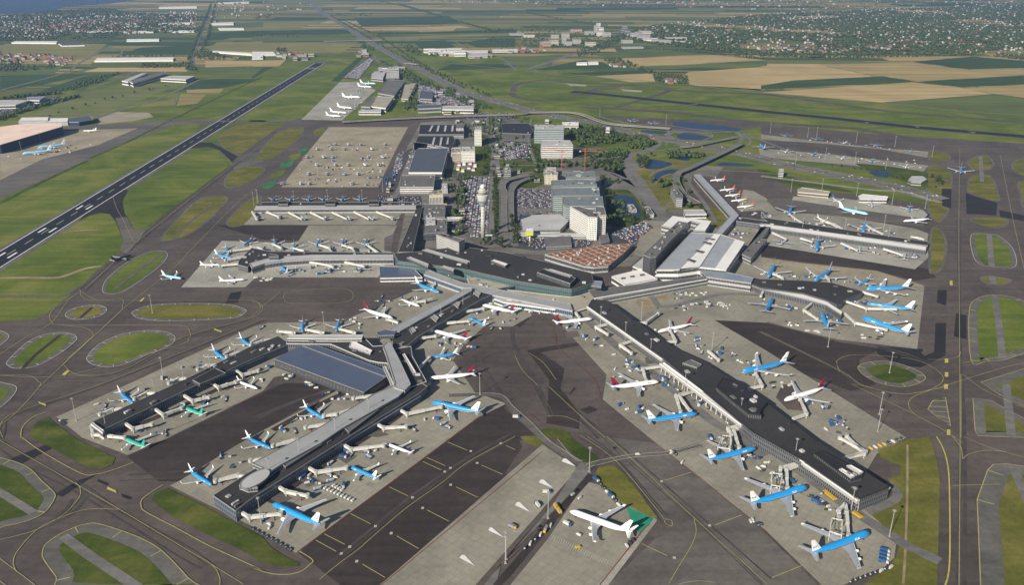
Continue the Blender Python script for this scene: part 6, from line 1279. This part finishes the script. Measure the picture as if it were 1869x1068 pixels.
for z, n, k, wh, an in (("C1 640,810 740,780 830,850 780,880", 4, 'tvk', 'outside the tip of the left fork', None), ("C1 410,910 540,960 520,1000 420,940", 5, 'kv', 'parked beside the tip of the left fork', .4), ("C1 940,1000 1250,960 1300,1000 1000,1050", 5, 'tSk', 'inside the tip of the left fork', None),
    ("C1 1200,850 1869,560 1869,680 1300,870", 10, 'tvSl', 'along the inside of the left fork', None), ("C1 950,720 1869,270 1869,330 1050,760", 9, 'tvsk', 'along the outside of the left fork', None), ("C2 100,540 600,740 560,760 120,600", 12, 'cStv', 'below the blue sloping roof', None), ("C2 480,740 700,740 700,820 560,800", 6, 'ckt', 'by the corner of the blue hall', None),
    ("D1 1560,100 1700,180 1650,230 1520,150", 5, 'kt', 'near the oval end of the near fork', None), ("C2 50,1051 380,870 450,900 200,1051", 6, 'tvS', 'inside the near fork', None), ("D2 480,90 960,100 900,160 560,220", 9, 'tvSlc', 'outside the near fork, upper part', None), ("D2 280,280 660,260 760,330 450,420 340,350", 10, 'tvSl', 'outside the near fork, lower part', None),
    ("D2 0,560 120,560 140,660 20,600", 4, 'tv', 'at the outer corner of the near fork', None), ("C2 1050,960 1400,880 1500,950 1250,1040", 8, 'tvSlk', 'near the big blue twin of the near fork', None), ("C2 680,160 860,260 700,290 640,230", 9, 'vtc', 'between the hub and the red-finned jet', None), ("C2 780,80 1100,20 1180,60 900,140", 6, 'tvk', 'left of the central spine', None),
    ("C2 1180,380 1500,360 1600,420 1200,440", 7, 'tvS', 'right of the hub', None), ("C2 1350,130 1700,190 1869,120 1700,90", 8, 'tvSc', 'right of the central spine', None), ("C2 1660,260 1869,180 C3 60,240 0,300", 4, 'tv', 'on the apron edge right of the spine', None), ("C3 120,110 440,170 420,200 150,150", 12, 'tvkc', 'under the front gallery of the terminal', None),
    ("C3 450,230 1120,640 1050,640 420,260", 18, 'tvSlkc', 'before the white gallery, terminal half', None), ("C3 740,560 960,540 980,600 780,640", 7, 'Stvl', 'above the white red-finned jet', None), ("C3 1100,600 1869,1051 1780,1051 1080,680", 22, 'tvSkc', 'before the white gallery, middle part', None), ("C3 800,780 1020,840 1000,880 860,880", 6, 'Sc', 'between the white jet and the blue twin', None),
    ("D3 1400,0 1869,300 D4 0,300 D3 1869,180 1560,0", 14, 'tvSkc', 'before the black pier beside the third blue jet', None), ("D4 0,150 600,560 540,600 250,380 0,250", 22, 'tvSkc', 'before the outer part of the black pier', None), ("D3 1200,90 1340,230 1320,240 1180,110", 5, 'vk', 'along the red line by the third blue jet', None), ("D3 1740,570 1869,660 1850,680 1740,600", 4, 'vk', 'along the red line by the second jumbo', None),
    ("C3 1020,180 1869,560 1869,640 1400,480 1240,380 1000,250", 22, 'tvSlc', 'behind the black pier, terminal half', None), ("C4 0,620 450,1000 700,1051 600,900 160,640", 16, 'tvSlk', 'behind the black pier, outer half', None), ("C4 60,640 260,640 240,680 80,700", 7, 'ck', 'beside the tail of the lone jumbo', 0.5),
    ("C3 1150,120 1460,90 1650,110 1300,160", 20, 'vksc', 'in the rows between the black pier and the middle right pier', .3), ("C3 1250,20 1500,10 1500,40 1260,60", 12, 'tvc', 'under the connector at the right', .2), ("C3 1520,90 1640,110 1600,140 1510,120", 10, 'v', 'in the white block of vans at the right', 1.0), ("C4 160,200 280,220 260,260 180,260", 8, 'ck', 'lower side of the middle right pier, left', None),
    ("C4 0,60 300,130 300,170 0,100", 14, 'tvSc', 'along the lower side of the middle right pier', None), ("C4 320,280 420,290 420,310 320,300", 6, 'v', 'in the short white line on the middle right apron', 0.2), ("C4 460,150 560,170 600,260 480,230", 6, 'tvS', 'by the right-hand blue tail', None), ("C4 680,320 860,330 860,360 700,350", 7, 'ck', 'below the bottom jumbo of the three', 0.2),
    ("C4 640,40 800,60 760,110 640,90", 7, 'tSv', 'among the three jets at the pier end', None), ("B4 0,930 1050,1030 1000,1040 0,960", 12, 'tvS', 'upper side of the middle right pier', None), ("B4 250,670 1150,800 1100,830 300,720", 26, 'tvSck', 'near side of the far right pier', None), ("B4 0,490 90,500 60,560 0,540", 16, 'vkt', 'at the root of the far right pier', .5),
    ("B3 1690,490 1869,500 1869,530 1700,520", 14, 'vk', 'in the rows beside the orange-tailed jets', .3), ("B4 300,540 1100,640 1080,670 300,580", 12, 'tvS', 'upper side of the far right pier', None), ("B3 1600,620 1740,640 1700,700 1620,680", 8, 'tvS', 'in the court beside the white hall', None), ("B2 0,740 900,760 880,790 300,790 0,800", 16, 'tvS', 'behind the C pier', None),
    ("B2 20,850 860,890 800,950 60,940", 18, 'tvSc', 'in front of the C pier', None), ("B2 20,962 140,960 140,990 20,1000", 12, 'v', 'in the white lines left of the C pier', .2), ("B2 50,475 1000,500 1000,520 60,510", 16, 'vtyk', 'before the farther left pier', None), ("B2 780,240 1000,60 1030,70 860,330 800,310", 18, 'vSkt', 'along the edge of the remote apron', None),
    ("B2 940,250 1040,200 1010,320 940,340", 14, 'vS', 'in the white truck park beside the arched hall', 1.2), ("B1 50,100 700,10 600,60 100,140", 12, 'vkS', 'before the hangar', None), ("A2 700,640 830,600 760,780 640,840 620,830 760,700", 20, 'ckvS', 'on the cargo apron', None), ("B2 1540,940 1640,930 1640,960 1540,960", 5, 'kt', 'in front of the terminal wall', None)):
    zone(z, n, k, wh, an)
for z, wh in (("B2 420,20 1000,10 990,60 420,70", 'between the farthest rows of the remote stands'), ("B2 380,85 960,80 930,130 340,140", 'between the middle rows of the remote stands'), ("B2 330,180 880,180 860,210 300,210", 'between the nearer rows of the remote stands'), ("B2 260,240 860,240 830,320 220,315", 'at the near edge of the remote stands'), ("B4 60,40 1150,130 1150,190 100,90", 'on the front stands at the top right'), ("A4 100,970 800,1040 B4 1100,70 800,40", 'on the back stands at the top right')):
    zone(z, 13, 'tkvSc', wh)
# ------------------------------------------------ small repeated things in bulk
import numpy as np
def bulk(name, variants, pos, sc, rot, mats, kind='stuff', z=0.3, hs=None):
    pos = np.asarray(pos, float); n = len(pos)
    if not n: return
    sc = np.asarray(sc, float); rot = np.asarray(rot, float); hs = sc if hs is None else np.asarray(hs, float); which = np.arange(n) % len(variants)
    V = []; Fc = []; Fl = []; M = []; off = 0
    for k, (v, f, m) in enumerate(variants):
        ix = np.where(which == k)[0]
        if not len(ix): continue
        v = np.asarray(v, float); c, s = np.cos(rot[ix])[:, None], np.sin(rot[ix])[:, None]
        x = (v[None, :, 0] * c - v[None, :, 1] * s) * sc[ix][:, None] + pos[ix, 0][:, None]; y = (v[None, :, 0] * s + v[None, :, 1] * c) * sc[ix][:, None] + pos[ix, 1][:, None]; zz = v[None, :, 2] * hs[ix][:, None] + z
        V.append(np.stack([x, y, zz], -1).reshape(-1, 3))
        fl = np.concatenate([np.asarray(q) for q in f]); ln = np.array([len(q) for q in f])
        Fl.append((fl[None, :] + off + (np.arange(len(ix)) * len(v))[:, None]).ravel()); Fc.append(np.tile(ln, len(ix))); mm = np.asarray(m)
        M.append(np.tile(mm, len(ix)) if mm.max() >= 0 else np.repeat((ix * 7919) % (-mm[0]), len(f)))
        off += len(v) * len(ix)
    V = np.concatenate(V); Fl = np.concatenate(Fl); Fc = np.concatenate(Fc); M = np.concatenate(M)
    me = bpy.data.meshes.new(name); me.vertices.add(len(V)); me.vertices.foreach_set('co', V.ravel()); me.loops.add(len(Fl)); me.loops.foreach_set('vertex_index', Fl.astype(np.int32))
    me.polygons.add(len(Fc)); me.polygons.foreach_set('loop_start', np.concatenate([[0], np.cumsum(Fc)[:-1]]).astype(np.int32))
    try: me.polygons.foreach_set('loop_total', Fc.astype(np.int32))
    except Exception: pass
    me.polygons.foreach_set('material_index', M.astype(np.int32)); me.update(calc_edges=True); me.validate()
    o = link(name, me, mats); o['kind'] = kind; return o
# cars
CARM = [plain('car_silver', (.26, .27, .29), .35, 0, .05, .3, .5), plain('car_white', (.50, .50, .50), .35, 0, .05), plain('car_black', (.03, .03, .035), .3, 0, .05), plain('car_blue', (.04, .08, .18), .35, 0, .05), plain('car_red', (.14, .03, .03), .35, 0, .05), plain('car_grey', (.14, .14, .15), .35, 0, .05)]
cv = MB(); cv.rings([[(x, -.85, .3), (x, .85, .3), (x, .85, .85), (x, .65 if z > 1 else .8, z), (x, -.65 if z > 1 else -.8, z), (x, -.85, .85)] for x, z in ((-2.2, .9), (-1.7, 1.35), (.5, 1.4), (1.2, .98), (2.2, .85))])
def carvar(): return [(cv.v, cv.f, [-6] * len(cv.f))]
cars = []; cr = random.Random(5)
def lot(s, ang, fill=.75, rowgap=(5, 6.5)):
    poly = P(s); xs = [p.x for p in poly]; ys = [p.y for p in poly]; c = Vector((sum(xs) / len(xs), sum(ys) / len(ys), 0)); u = Vector((math.cos(ang), math.sin(ang), 0)); n = Vector((-u.y, u.x, 0)); R_ = max((p - c).length for p in poly)
    t = -R_; k = 0
    while t < R_:
        q = -R_
        while q < R_:
            p = c + n * t + u * q
            if cr.random() < fill and inside(p, poly): cars.append((p.x, p.y, ang + 1.57 + cr.choice((0, math.pi)) + cr.uniform(-.05, .05)))
            q += 2.7
        k += 1; t += rowgap[k % 2] + 0
for s, a, f in (("B2 1500,240 1690,250 1680,590 1500,600", R(90), .75), ("B2 1790,0 1869,0 1869,120 1800,130", R(92), .7), ("B3 0,0 190,10 190,110 0,120", R(92), .7), ("A3 0,890 170,890 190,950 0,955", R(2), .7), ("B3 60,670 620,700 600,740 210,760", R(-5), .7), ("B3 760,650 1000,560 1060,610 900,720", R(30), .8),
                ("A2 650,550 830,415 870,415 760,560", R(72), .8), ("A2 1190,700 1250,640 1360,650 1330,735", R(85), .6), ("B3 130,540 380,520 430,560 380,610 140,615", R(0), .0), ("B2 890,380 1180,385 1200,435 900,425", R(0), .5), ("B2 1030,90 1080,60 1060,200 1000,240", R(75), .6), ("A2 1180,605 1330,615 1560,695 1565,745 1185,735", R(80), .6), ("A1 0,770 90,730 420,690 360,720 0,815", R(10), .5),
                ("E1 1070,650 1360,650 1400,800 1080,800", R(0), .75), ("E1 1090,830 1480,820 1490,910 1090,900", R(0), .25), ("E1 700,880 860,880 860,1040 700,1040", R(90), .6), ("B3 900,730 960,700 820,850 760,880", R(55), .8), ("B2 1380,600 1480,610 1470,640 1390,640", 0, .7), ("A2 1480,790 1869,800 1869,850 1500,850", 0, .35), ("B2 1160,200 1190,60 1130,60 1080,190", R(75), .3)): lot(s, a, f)
for s in (hw,):
    pl = smooth_closed(P(s), 12, False)
    for a, b in zip(pl, pl[1:]):
        L = (b - a).length; u = (b - a).normalized(); n_ = Vector((-u.y, u.x, 0))
        for k in range(int(L / 45) + 1):
            for o in (-24, -19, -12, -8, 8, 12, 19, 24):
                if cr.random() < .22: p = a + u * cr.uniform(0, L) + n_ * o; cars.append((p.x, p.y, math.atan2(u.y, u.x)))
cars.sort(key=lambda c: c[1]); cars = [c for c in cars if c[1] > 900]
cm = cv.mesh('parked_car'); cms = []
for m_ in CARM: x = cm.copy(); x.materials.append(m_); cms.append(x)
CN = ('silver', 'white', 'black', 'dark blue', 'red', 'grey')
for i, (x, y, a) in enumerate(cars[:285]):
    k = (i * 7) % 6; o = link('parked_car', cms[k], None, None, (x, y, .55), a); props(o, '%s car parked in the car parks between terminal and hotel' % CN[k], 'car', 'cars in the station car parks')
rest = cars[285:]; bulk('parked_cars', carvar(), [c[:2] for c in rest], [1.0] * len(rest), [c[2] for c in rest], CARM, z=.55)
# trees
L1 = plain('leaf_green', (.040, .062, .020), .95, 0, .35, .08, .1); L2 = plain('leaf_light', (.075, .100, .030), .95, 0, .35, .08, .1); L3 = plain('leaf_dark', (.020, .036, .014), .95, 0, .3, .08, .1); BK = plain('bark', (.10, .075, .055), .9)
def ico(seed, n=1):
    import bmesh
    b = bmesh.new(); bmesh.ops.create_icosphere(b, subdivisions=n, radius=1); r = random.Random(seed)
    for v in b.verts: v.co *= r.uniform(.7, 1.2); v.co.z = v.co.z * .75
    vs = [tuple(v.co) for v in b.verts]; fs = [[v.index for v in f.verts] for f in b.faces]; b.free(); return vs, fs
def mk_tree(seed, slim=False):
    r = random.Random(seed); rt = empty('tree', (0, 0, 0)); m = MB(); m.cyl(0, 0, 0, 5.5, .35, .2, 6)
    for k in range(4):
        a = r.uniform(0, 6.28); m.bar((0, 0, 3 + k * .6), (2 * math.cos(a), 2 * math.sin(a), 6 + k * .6), .2, .2)
    m.build('trunk', BK, rt); m = MB()
    for k in range(7):
        a = r.uniform(0, 6.28); d = r.uniform(.5, 2.6) * (.4 if slim else 1); c = (d * math.cos(a), d * math.sin(a), r.uniform(4.2, 9.5)); rr = r.uniform(1.3, 2.3) * (.7 if slim else 1); vs, fs = ico(seed * 31 + k)
        m.add([(c[0] + v[0] * rr, c[1] + v[1] * rr, c[2] + v[2] * rr) for v in vs], fs, k % 3)
        for q in range(34):
            v = Vector((r.gauss(0, 1), r.gauss(0, 1), r.gauss(0, 1))).normalized() * rr * r.uniform(.95, 1.5); w1 = Vector((r.gauss(0, 1), r.gauss(0, 1), r.gauss(0, 1))).normalized() * .4; w2 = v.cross(w1).normalized() * .4; p = Vector(c) + v
            m.add([p - w1, p + w2, p + w1, p - w2], [(0, 1, 2, 3)], r.randrange(3))
    m.build('crown', [L1, L2, L3], rt); return rt
tr = random.Random(9); woodp = []
def line_trees(s, gap, jit, sc=(.8, 1.3)):
    p = P(s); out = []
    for a, b in zip(p, p[1:]):
        L = (b - a).length; u = (b - a).normalized(); t = 0
        while t < L: q = a + u * t; out.append((q.x + tr.uniform(-jit, jit), q.y + tr.uniform(-jit, jit), tr.uniform(*sc))); t += gap * tr.uniform(.6, 1.5)
    return out
def fill_trees(s, n, sc=(.7, 1.3)):
    poly = P(s); xs = [p.x for p in poly]; ys = [p.y for p in poly]; out = []; t = 0
    while len(out) < n and t < n * 40:
        t += 1; p = Vector((tr.uniform(min(xs), max(xs)), tr.uniform(min(ys), max(ys)), 0))
        if inside(p, poly): out.append((p.x, p.y, tr.uniform(*sc)))
    return out
IND = [('on the avenue behind the tower', fill_trees("E1 790,240 860,240 860,520 790,540", 22)), ('beside the square car park on the avenue', fill_trees("E1 1195,280 1260,270 1270,440 1200,430", 10)), ('on the green corner by the yellow-walled block', fill_trees("E1 1190,490 1290,500 1260,590 1180,600", 10)), ('inside the interchange woods', fill_trees("E2 500,470 620,470 600,560 500,540", 14)), ('in the belt beside the tower car park', line_trees("B2 1725,230 1725,700", 14, 4)), ('along the strip left of the tower car park', line_trees("B2 1480,240 1470,620", 18, 3, (.6, .9))), ('around the pond beside the white hotel', fill_trees("B3 740,360 780,360 800,500 960,560 900,610 760,600 730,500", 34)),
       ('on the strip beside the station railway', line_trees("B3 70,540 80,720 130,740", 9, 6)), ('among the roads right of the pond', fill_trees("B3 960,420 1040,520 1050,560 990,560", 12)), ('beside the elevated road curve', fill_trees("B3 1300,400 1350,420 1500,560 1420,500", 12, (.5, .8))),
       ('beside the pond in front of the hotel towers', fill_trees("B3 690,250 800,270 860,330 760,340 690,300", 16)), ('near the terminal office block', fill_trees("B2 1650,700 1869,720 1800,760 1600,740", 12)), ('by the round pavilion', fill_trees("B4 1180,250 1290,260 1300,320 1200,300", 10)), ('along the verge above the motorway', line_trees("B4 500,170 760,200 1040,270 1250,330", 22, 5, (.5, .9))),
       ('in the park left of the interchange', fill_trees("B3 580,70 880,90 850,130 610,125", 36)), ('in the lower park left of the interchange', fill_trees("B3 600,150 830,130 870,200 720,205", 40)), ('around the upper pond', fill_trees("B3 960,110 1040,110 1010,170 950,190", 20)), ('behind the white ribbon-windowed offices', fill_trees("A3 480,920 880,960 860,1010 520,1000", 30))]
for wh, L in IND:
    for i, (x, y, s) in enumerate(L):
        v = (i * 5) % 4; o = inst('tree%d' % v, lambda: mk_tree(v + 3, v == 3), (x, y, .3), i * 1.3, 'green broadleaf tree ' + wh, 'tree', 'trees ' + wh); o.scale = (s, s, s * tr.uniform(.85, 1.15))
W = []
for s, n in (("E2 440,330 560,320 620,400 480,430 420,400", 60), ("E2 0,320 200,300 430,330 400,360 0,400", 80), ("E2 180,440 420,420 430,470 150,480", 45), ("E2 180,510 370,500 380,600 120,570", 50), ("E2 720,450 900,440 1040,450 1040,490 900,480 760,490", 50), ("E1 480,560 700,560 640,1040 500,1040", 60), ("E1 870,60 1200,60 1200,560 870,560", 50), ("E1 620,100 860,90 860,230 700,230", 30), ("E1 1240,430 1690,430 1690,470 1240,480", 60), ("E2 600,650 880,650 1000,900 900,900", 40), ("E2 0,900 300,800 560,1000 300,1060", 60), ("A2 900,430 1150,520 1250,600 1100,560 950,480", 60), ("A2 1000,560 1090,570 1060,720 1020,730", 20), ("E1 1430,90 1869,170 1869,260 1500,230", 90), ("E1 870,60 950,80 950,250 870,240", 22), ("A3 900,980 1000,975 1080,1030 1020,1051 930,1040", 90), ("A3 700,420 800,415 960,465 900,480 760,470", 120), ("A3 1060,515 1300,545 1310,600 1150,590 1070,570", 150), ("A3 960,470 1060,510 1040,530 980,500", 50), ("A2 1070,770 1140,640 1180,600 1150,700 1110,790", 80), ("A2 1080,500 1200,560 1360,640 1320,650 1180,600 1080,540", 120),
             ("A2 1380,630 1440,640 1430,690 1370,690", 50), ("A2 1140,740 1180,700 1180,790 1130,790", 30), ("A2 1430,690 1570,700 1700,780 1600,770 1440,720", 60), ("A2 770,340 790,310 880,350 860,360", 60), ("A2 1060,320 1110,310 1200,370 1180,390 1100,370", 60), ("A2 170,370 180,345 250,345 250,372", 30), ("A1 1370,400 1400,360 1480,370 1620,410 1600,425 1400,425", 120),
             ("A1 970,470 1000,455 1330,450 1340,478 980,485", 130), ("A1 1330,440 1370,440 1360,500 1320,500", 40), ("A1 0,700 400,655 450,670 200,690 0,710", 100), ("A1 0,830 200,770 560,680 560,695 300,760 0,860", 160), ("A1 0,440 120,430 200,470 400,470 380,490 0,515", 160), ("A1 600,570 860,520 740,580 500,650 400,655", 60), ("A3 120,270 320,270 300,300 130,300", 50),
             ("A3 510,360 700,300 860,230 900,230 800,310 620,400 520,400", 260), ("A2 1270,380 1380,390 1400,405 1270,400", 30), ("A4 1640,385 1869,395 1869,430 1660,405", 90), ("A4 1460,345 1590,350 1590,380 1470,375", 40), ("A2 30,110 130,110 120,135 10,140", 50), ("A2 480,60 590,60 590,78 500,78", 40), ("A2 600,95 860,95 830,115 600,110", 60)): W += fill_trees(s, n, (.8, 1.5))
for s, g_ in (("A1 1500,30 1410,250 1340,430", 14), ("A1 1530,30 1480,250 1430,370", 14), ("A2 900,5 1060,40 1250,90 1420,140 1600,190 1740,230", 12), ("A2 1040,25 1280,95 1500,165 1740,220", 12), ("A2 1740,210 1869,215 A3 200,215 640,205", 10), ("A3 160,90 350,125 560,160 700,190", 14), ("A2 850,235 1200,232 1700,225", 18), ("A1 1460,365 1650,415 1869,420", 16), ("A2 0,250 350,262", 14),
              ("A1 800,405 1230,402", 12), ("A3 860,330 1450,380 1869,420", 14), ("A3 1160,300 1500,340 1869,390 A4 0,400 600,410 1400,395", 9), ("A3 1150,290 1500,330 1869,375 A4 0,385 600,395 1200,385", 9), ("A1 0,290 300,280 800,290", 25), ("A1 1380,500 1380,480", 8), ("A2 560,110 800,255 1050,400 1500,630", 30), ("A2 640,140 900,260 1250,490 1700,690", 26), ("A1 230,860 800,700 1240,600", 60)): W += line_trees(s, g_, 8, (.8, 1.5))
FT = fill_trees("R 1110,70 1180,48 1400,26 1869,8 2100,20 2100,104 1869,104 1640,98 1480,106 1390,102 1250,88", 17000, (1.8, 3.6)) + fill_trees("R 0,25 90,20 200,14 225,22 380,30 365,58 250,66 150,70 0,76 -100,80 -100,30", 4400, (1.6, 3.2)) + fill_trees("R 900,52 1100,52 1160,60 1090,85 930,92 880,88", 420, (1, 1.6)) + fill_trees("R 700,-8 1869,-12 1869,6 1450,18 1200,14 800,4", 1500, (1.8, 3.2))
r3 = random.Random(21)
FT = [t for t in FT if math.sin(t[0] * .004 + 2 * math.sin(t[1] * .002)) * math.cos(t[1] * .0021 + t[0] * .001) > -.62]
icos = [ico(100 + k) for k in range(5)]
iv = [([(a * 4.2, b * 4.2, c * 5 + 5.0) for a, b, c in v], f, [0] * len(f)) for v, f in icos]
for k, v_ in enumerate(iv): iv[k] = (v_[0], v_[1], [j % 3 for j in range(len(v_[1]))])
bulk('tree_belts', iv, [t[:2] for t in W], [t[2] for t in W], [r3.uniform(0, 6) for t in W], [L1, L2, L3], z=0)
ic0 = []
for k in range(5):
    v, f = ico(200 + k, 1); ic0.append(([(a * 4.2, b * 4.2, c * 3 + 3.0) for a, b, c in v], f, [(j + k) % 3 for j in range(len(f))]))
bulk('distant_woodland', ic0, [t[:2] for t in FT], [t[2] for t in FT], [r3.uniform(0, 6) for t in FT], [L1, L2, L3], z=0, hs=[1.2 + .4 * t[2] for t in FT])
# distant town houses
HW = [plain('house_cream', (.32, .29, .25), .8), plain('house_white', (.42, .41, .39), .8), plain('house_brick', (.22, .13, .10), .85)]
hb = MB(); hb.box(-5, 5, -4.5, 4.5, 0, 6, 0); hb.add([(-5.3, -4.9, 5.8), (5.3, -4.9, 5.8), (5.3, 4.9, 5.8), (-5.3, 4.9, 5.8), (-5.3, 0, 9.5), (5.3, 0, 9.5)], [(0, 1, 5, 4), (2, 3, 4, 5), (0, 4, 3), (1, 2, 5)], 1)
def mk_house(wm, rm):
    rt = empty('house', (0, 0, 0)); m = MB(); m.box(-5, 5, -4.5, 4.5, 0, 6); m.build('wall', wm, rt); m = MB(); m.add(hb.v[8:], [(0, 1, 5, 4), (2, 3, 4, 5), (0, 4, 3), (1, 2, 5)]); m.build('roof', rm, rt); return rt
HZ = [("in the brick hamlet at the left edge", "A1 0,390 100,380 520,400 560,430 450,470 200,460 0,450", 60), ("along the tree belt below the wheat fields", "A3 760,465 880,470 900,480 780,480", 8), ("beside the grove at the right field corner", "A3 1140,570 1260,580 1250,600 1150,595", 6), ("in the town edge nearest the dark green field", "A4 0,340 1000,330 1050,360 300,375 0,380", 60), ("in the business strip before the town towers", "A3 0,345 280,335 300,370 0,378", 30),
      ("in the left town behind the greenhouses", "A1 270,190 760,150 960,180 600,230 300,220", 70), ("by the greenhouse cluster left of the motorway", "A2 180,380 420,380 420,405 180,405", 14)]
for wh, s, n in HZ:
    for i, (x, y, sc) in enumerate(fill_trees(s, n, (.9, 1.9))):
        k = r3.randrange(3); o = inst('house%d' % k, lambda: mk_house(HW[k], (R_tile, R_mid, R_tile)[k]), (x, y, .1), r3.choice((.2, 1.77)) + r3.uniform(-.1, .1), 'small pitched-roof house ' + wh, 'house', 'houses ' + wh); o.scale = (sc * r3.uniform(1, 2), sc, sc)
FH = fill_trees("R 1130,66 1200,45 1400,24 1869,6 2100,20 2100,98 1869,98 1640,93 1480,98 1390,92 1250,80", 2800, (.8, 1.5)) + fill_trees("R 0,30 200,25 360,20 360,52 250,62 150,66 0,72", 800, (.8, 1.5)) + fill_trees("R 380,0 580,5 560,20 380,45", 60, (1, 3)) + fill_trees("R 700,-8 1869,-12 1869,6 1450,18 1200,14 800,4", 300, (1, 3))
bulk('distant_houses', [(hb.v, hb.f, m) for m in ([0]*6 + [3]*4, [1]*6 + [4]*4, [2]*6 + [3]*4, [1]*6 + [1]*4, [0]*6 + [4]*4, [1]*6 + [5]*4)], [t[:2] for t in FH], [t[2] for t in FH], [r3.choice((.2, 1.77, .2, .6)) for t in FH], HW + [R_tile, R_mid, R_light], z=0, hs=[min(1.6, t[2]) for t in FH])
# town centre blocks
def blk(px, py, wd, dp, h, wm, rm, lab, grp=None):
    c = G(px, py, 0); a = R(8); pts = [Vector((c.x + x * math.cos(a) - y * math.sin(a), c.y + x * math.sin(a) + y * math.cos(a), h)) for x, y in ((-wd/2, 0), (wd/2, 0), (wd/2, dp), (-wd/2, dp))]
    bld('town_block', lab, 'building', pts, h, wm, rm, max(1, int(h / 12)), G_punch, group=grp, parapet=0)
TCX = lambda x: 920 + x / 3.8938; TCY = lambda y: y / 3.8938
for x, y, wd, dp, h, wm in ((672, 235, 30, 30, 95, W_white), (655, 240, 28, 30, 80, W_grey), (690, 240, 45, 40, 60, W_white), (860, 235, 40, 40, 70, W_teal), (880, 250, 40, 40, 45, W_teal), (735, 260, 60, 40, 40, W_grey), (440, 270, 60, 40, 40, W_white), (365, 270, 60, 40, 30, W_white), (430, 310, 30, 30, 60, W_white), (360, 320, 60, 50, 40, W_beige),
                            (310, 330, 50, 40, 45, W_brick), (280, 330, 40, 40, 40, W_brick), (520, 310, 60, 40, 35, W_white), (620, 330, 70, 50, 35, W_beige), (460, 325, 50, 40, 35, W_white), (515, 225, 100, 40, 25, W_brick), (95, 250, 120, 60, 18, W_white), (180, 262, 90, 60, 18, W_white), (610, 245, 80, 40, 30, W_white), (690, 255, 60, 40, 40, W_white),
                            (950, 270, 90, 60, 45, W_white), (1000, 280, 90, 60, 40, W_white), (1050, 300, 90, 60, 35, W_white), (1100, 305, 90, 60, 30, W_white), (1150, 310, 80, 50, 30, W_white), (1230, 280, 160, 60, 18, W_white), (880, 305, 80, 50, 25, W_white), (920, 345, 150, 50, 14, W_white), (1010, 250, 90, 60, 40, W_beige), (1260, 305, 60, 50, 16, W_white)):
    blk(TCX(x), TCY(y), wd * .8, dp, h * .72, W_grey if wm is W_white and int(x) % 3 else wm, R_cop, 'pale block in the distant town centre on the skyline beyond the fields', 'blocks of the distant town centre')
for x, y, wd, h in ((1260, 375, 60, 22), (1300, 385, 70, 20), (1340, 380, 60, 25), (1440, 385, 80, 30), (1480, 400, 60, 30), (1600, 375, 120, 12), (1800, 370, 140, 14), (1390, 395, 90, 18)):
    blk(460 + x / 3.8938, y / 3.8938, wd, 40, h, W_white, R_light, 'pale block in the business strip beside the motorway', 'blocks of the business strip by the motorway')
# tower cranes and radar mast
def crane(px, h, lab, rz):
    c = P(px)[0]; rt = empty('tower_crane', (c.x, c.y, .3), rz); props(rt, lab, 'crane'); CR = plain('crane_red', (.45, .10, .05), .6)
    m = MB()
    for x in (-1, 1):
        for y in (-1, 1): m.bar((x, y, 0), (x, y, h), .22, .22)
    for k in range(int(h / 3)): m.bar((-1, -1, k*3), (1, -1, k*3+3), .2, .2); m.bar((1, 1, k*3), (-1, 1, k*3+3), .2, .2)
    m.build('mast', CR, rt); m = MB(); m.bar((-14, 0, h), (42, 0, h), .8, .8); m.bar((0, 0, h + 7), (38, 0, h + .8), .3, .3); m.bar((0, 0, h + 7), (-13, 0, h + .8), .3, .3); m.bar((0, 0, h), (0, 0, h + 7), .6, .6); m.build('jib', CR, rt)
    m = MB(); m.box(-14, -10, -1.2, 1.2, h - 2.5, h + .6); m.build('counterweight', W_grey, rt)
crane("B3 408,200", 48, 'red tower crane beside the yellow-walled block', R(160)); crane("B3 572,200", 48, 'red tower crane behind the stepped grey offices', R(-10))
# ------------------------------------------------ haze
hz = MB(); hz.box(-16000, 16000, -500, 22000, -1, 560); m = bpy.data.materials.new('haze'); m.use_nodes = True; nt = m.node_tree; nt.nodes.remove(nt.nodes['Principled BSDF'])
pv = nt.nodes.new('ShaderNodeVolumePrincipled'); pv.inputs['Color'].default_value = (.36, .58, 1.0, 1); pv.inputs['Density'].default_value = 4.3e-5; pv.inputs['Anisotropy'].default_value = 0.2
nt.links.new(pv.outputs[0], nt.nodes['Material Output'].inputs['Volume']); hzo = hz.build('haze', m); hzo['kind'] = 'stuff'
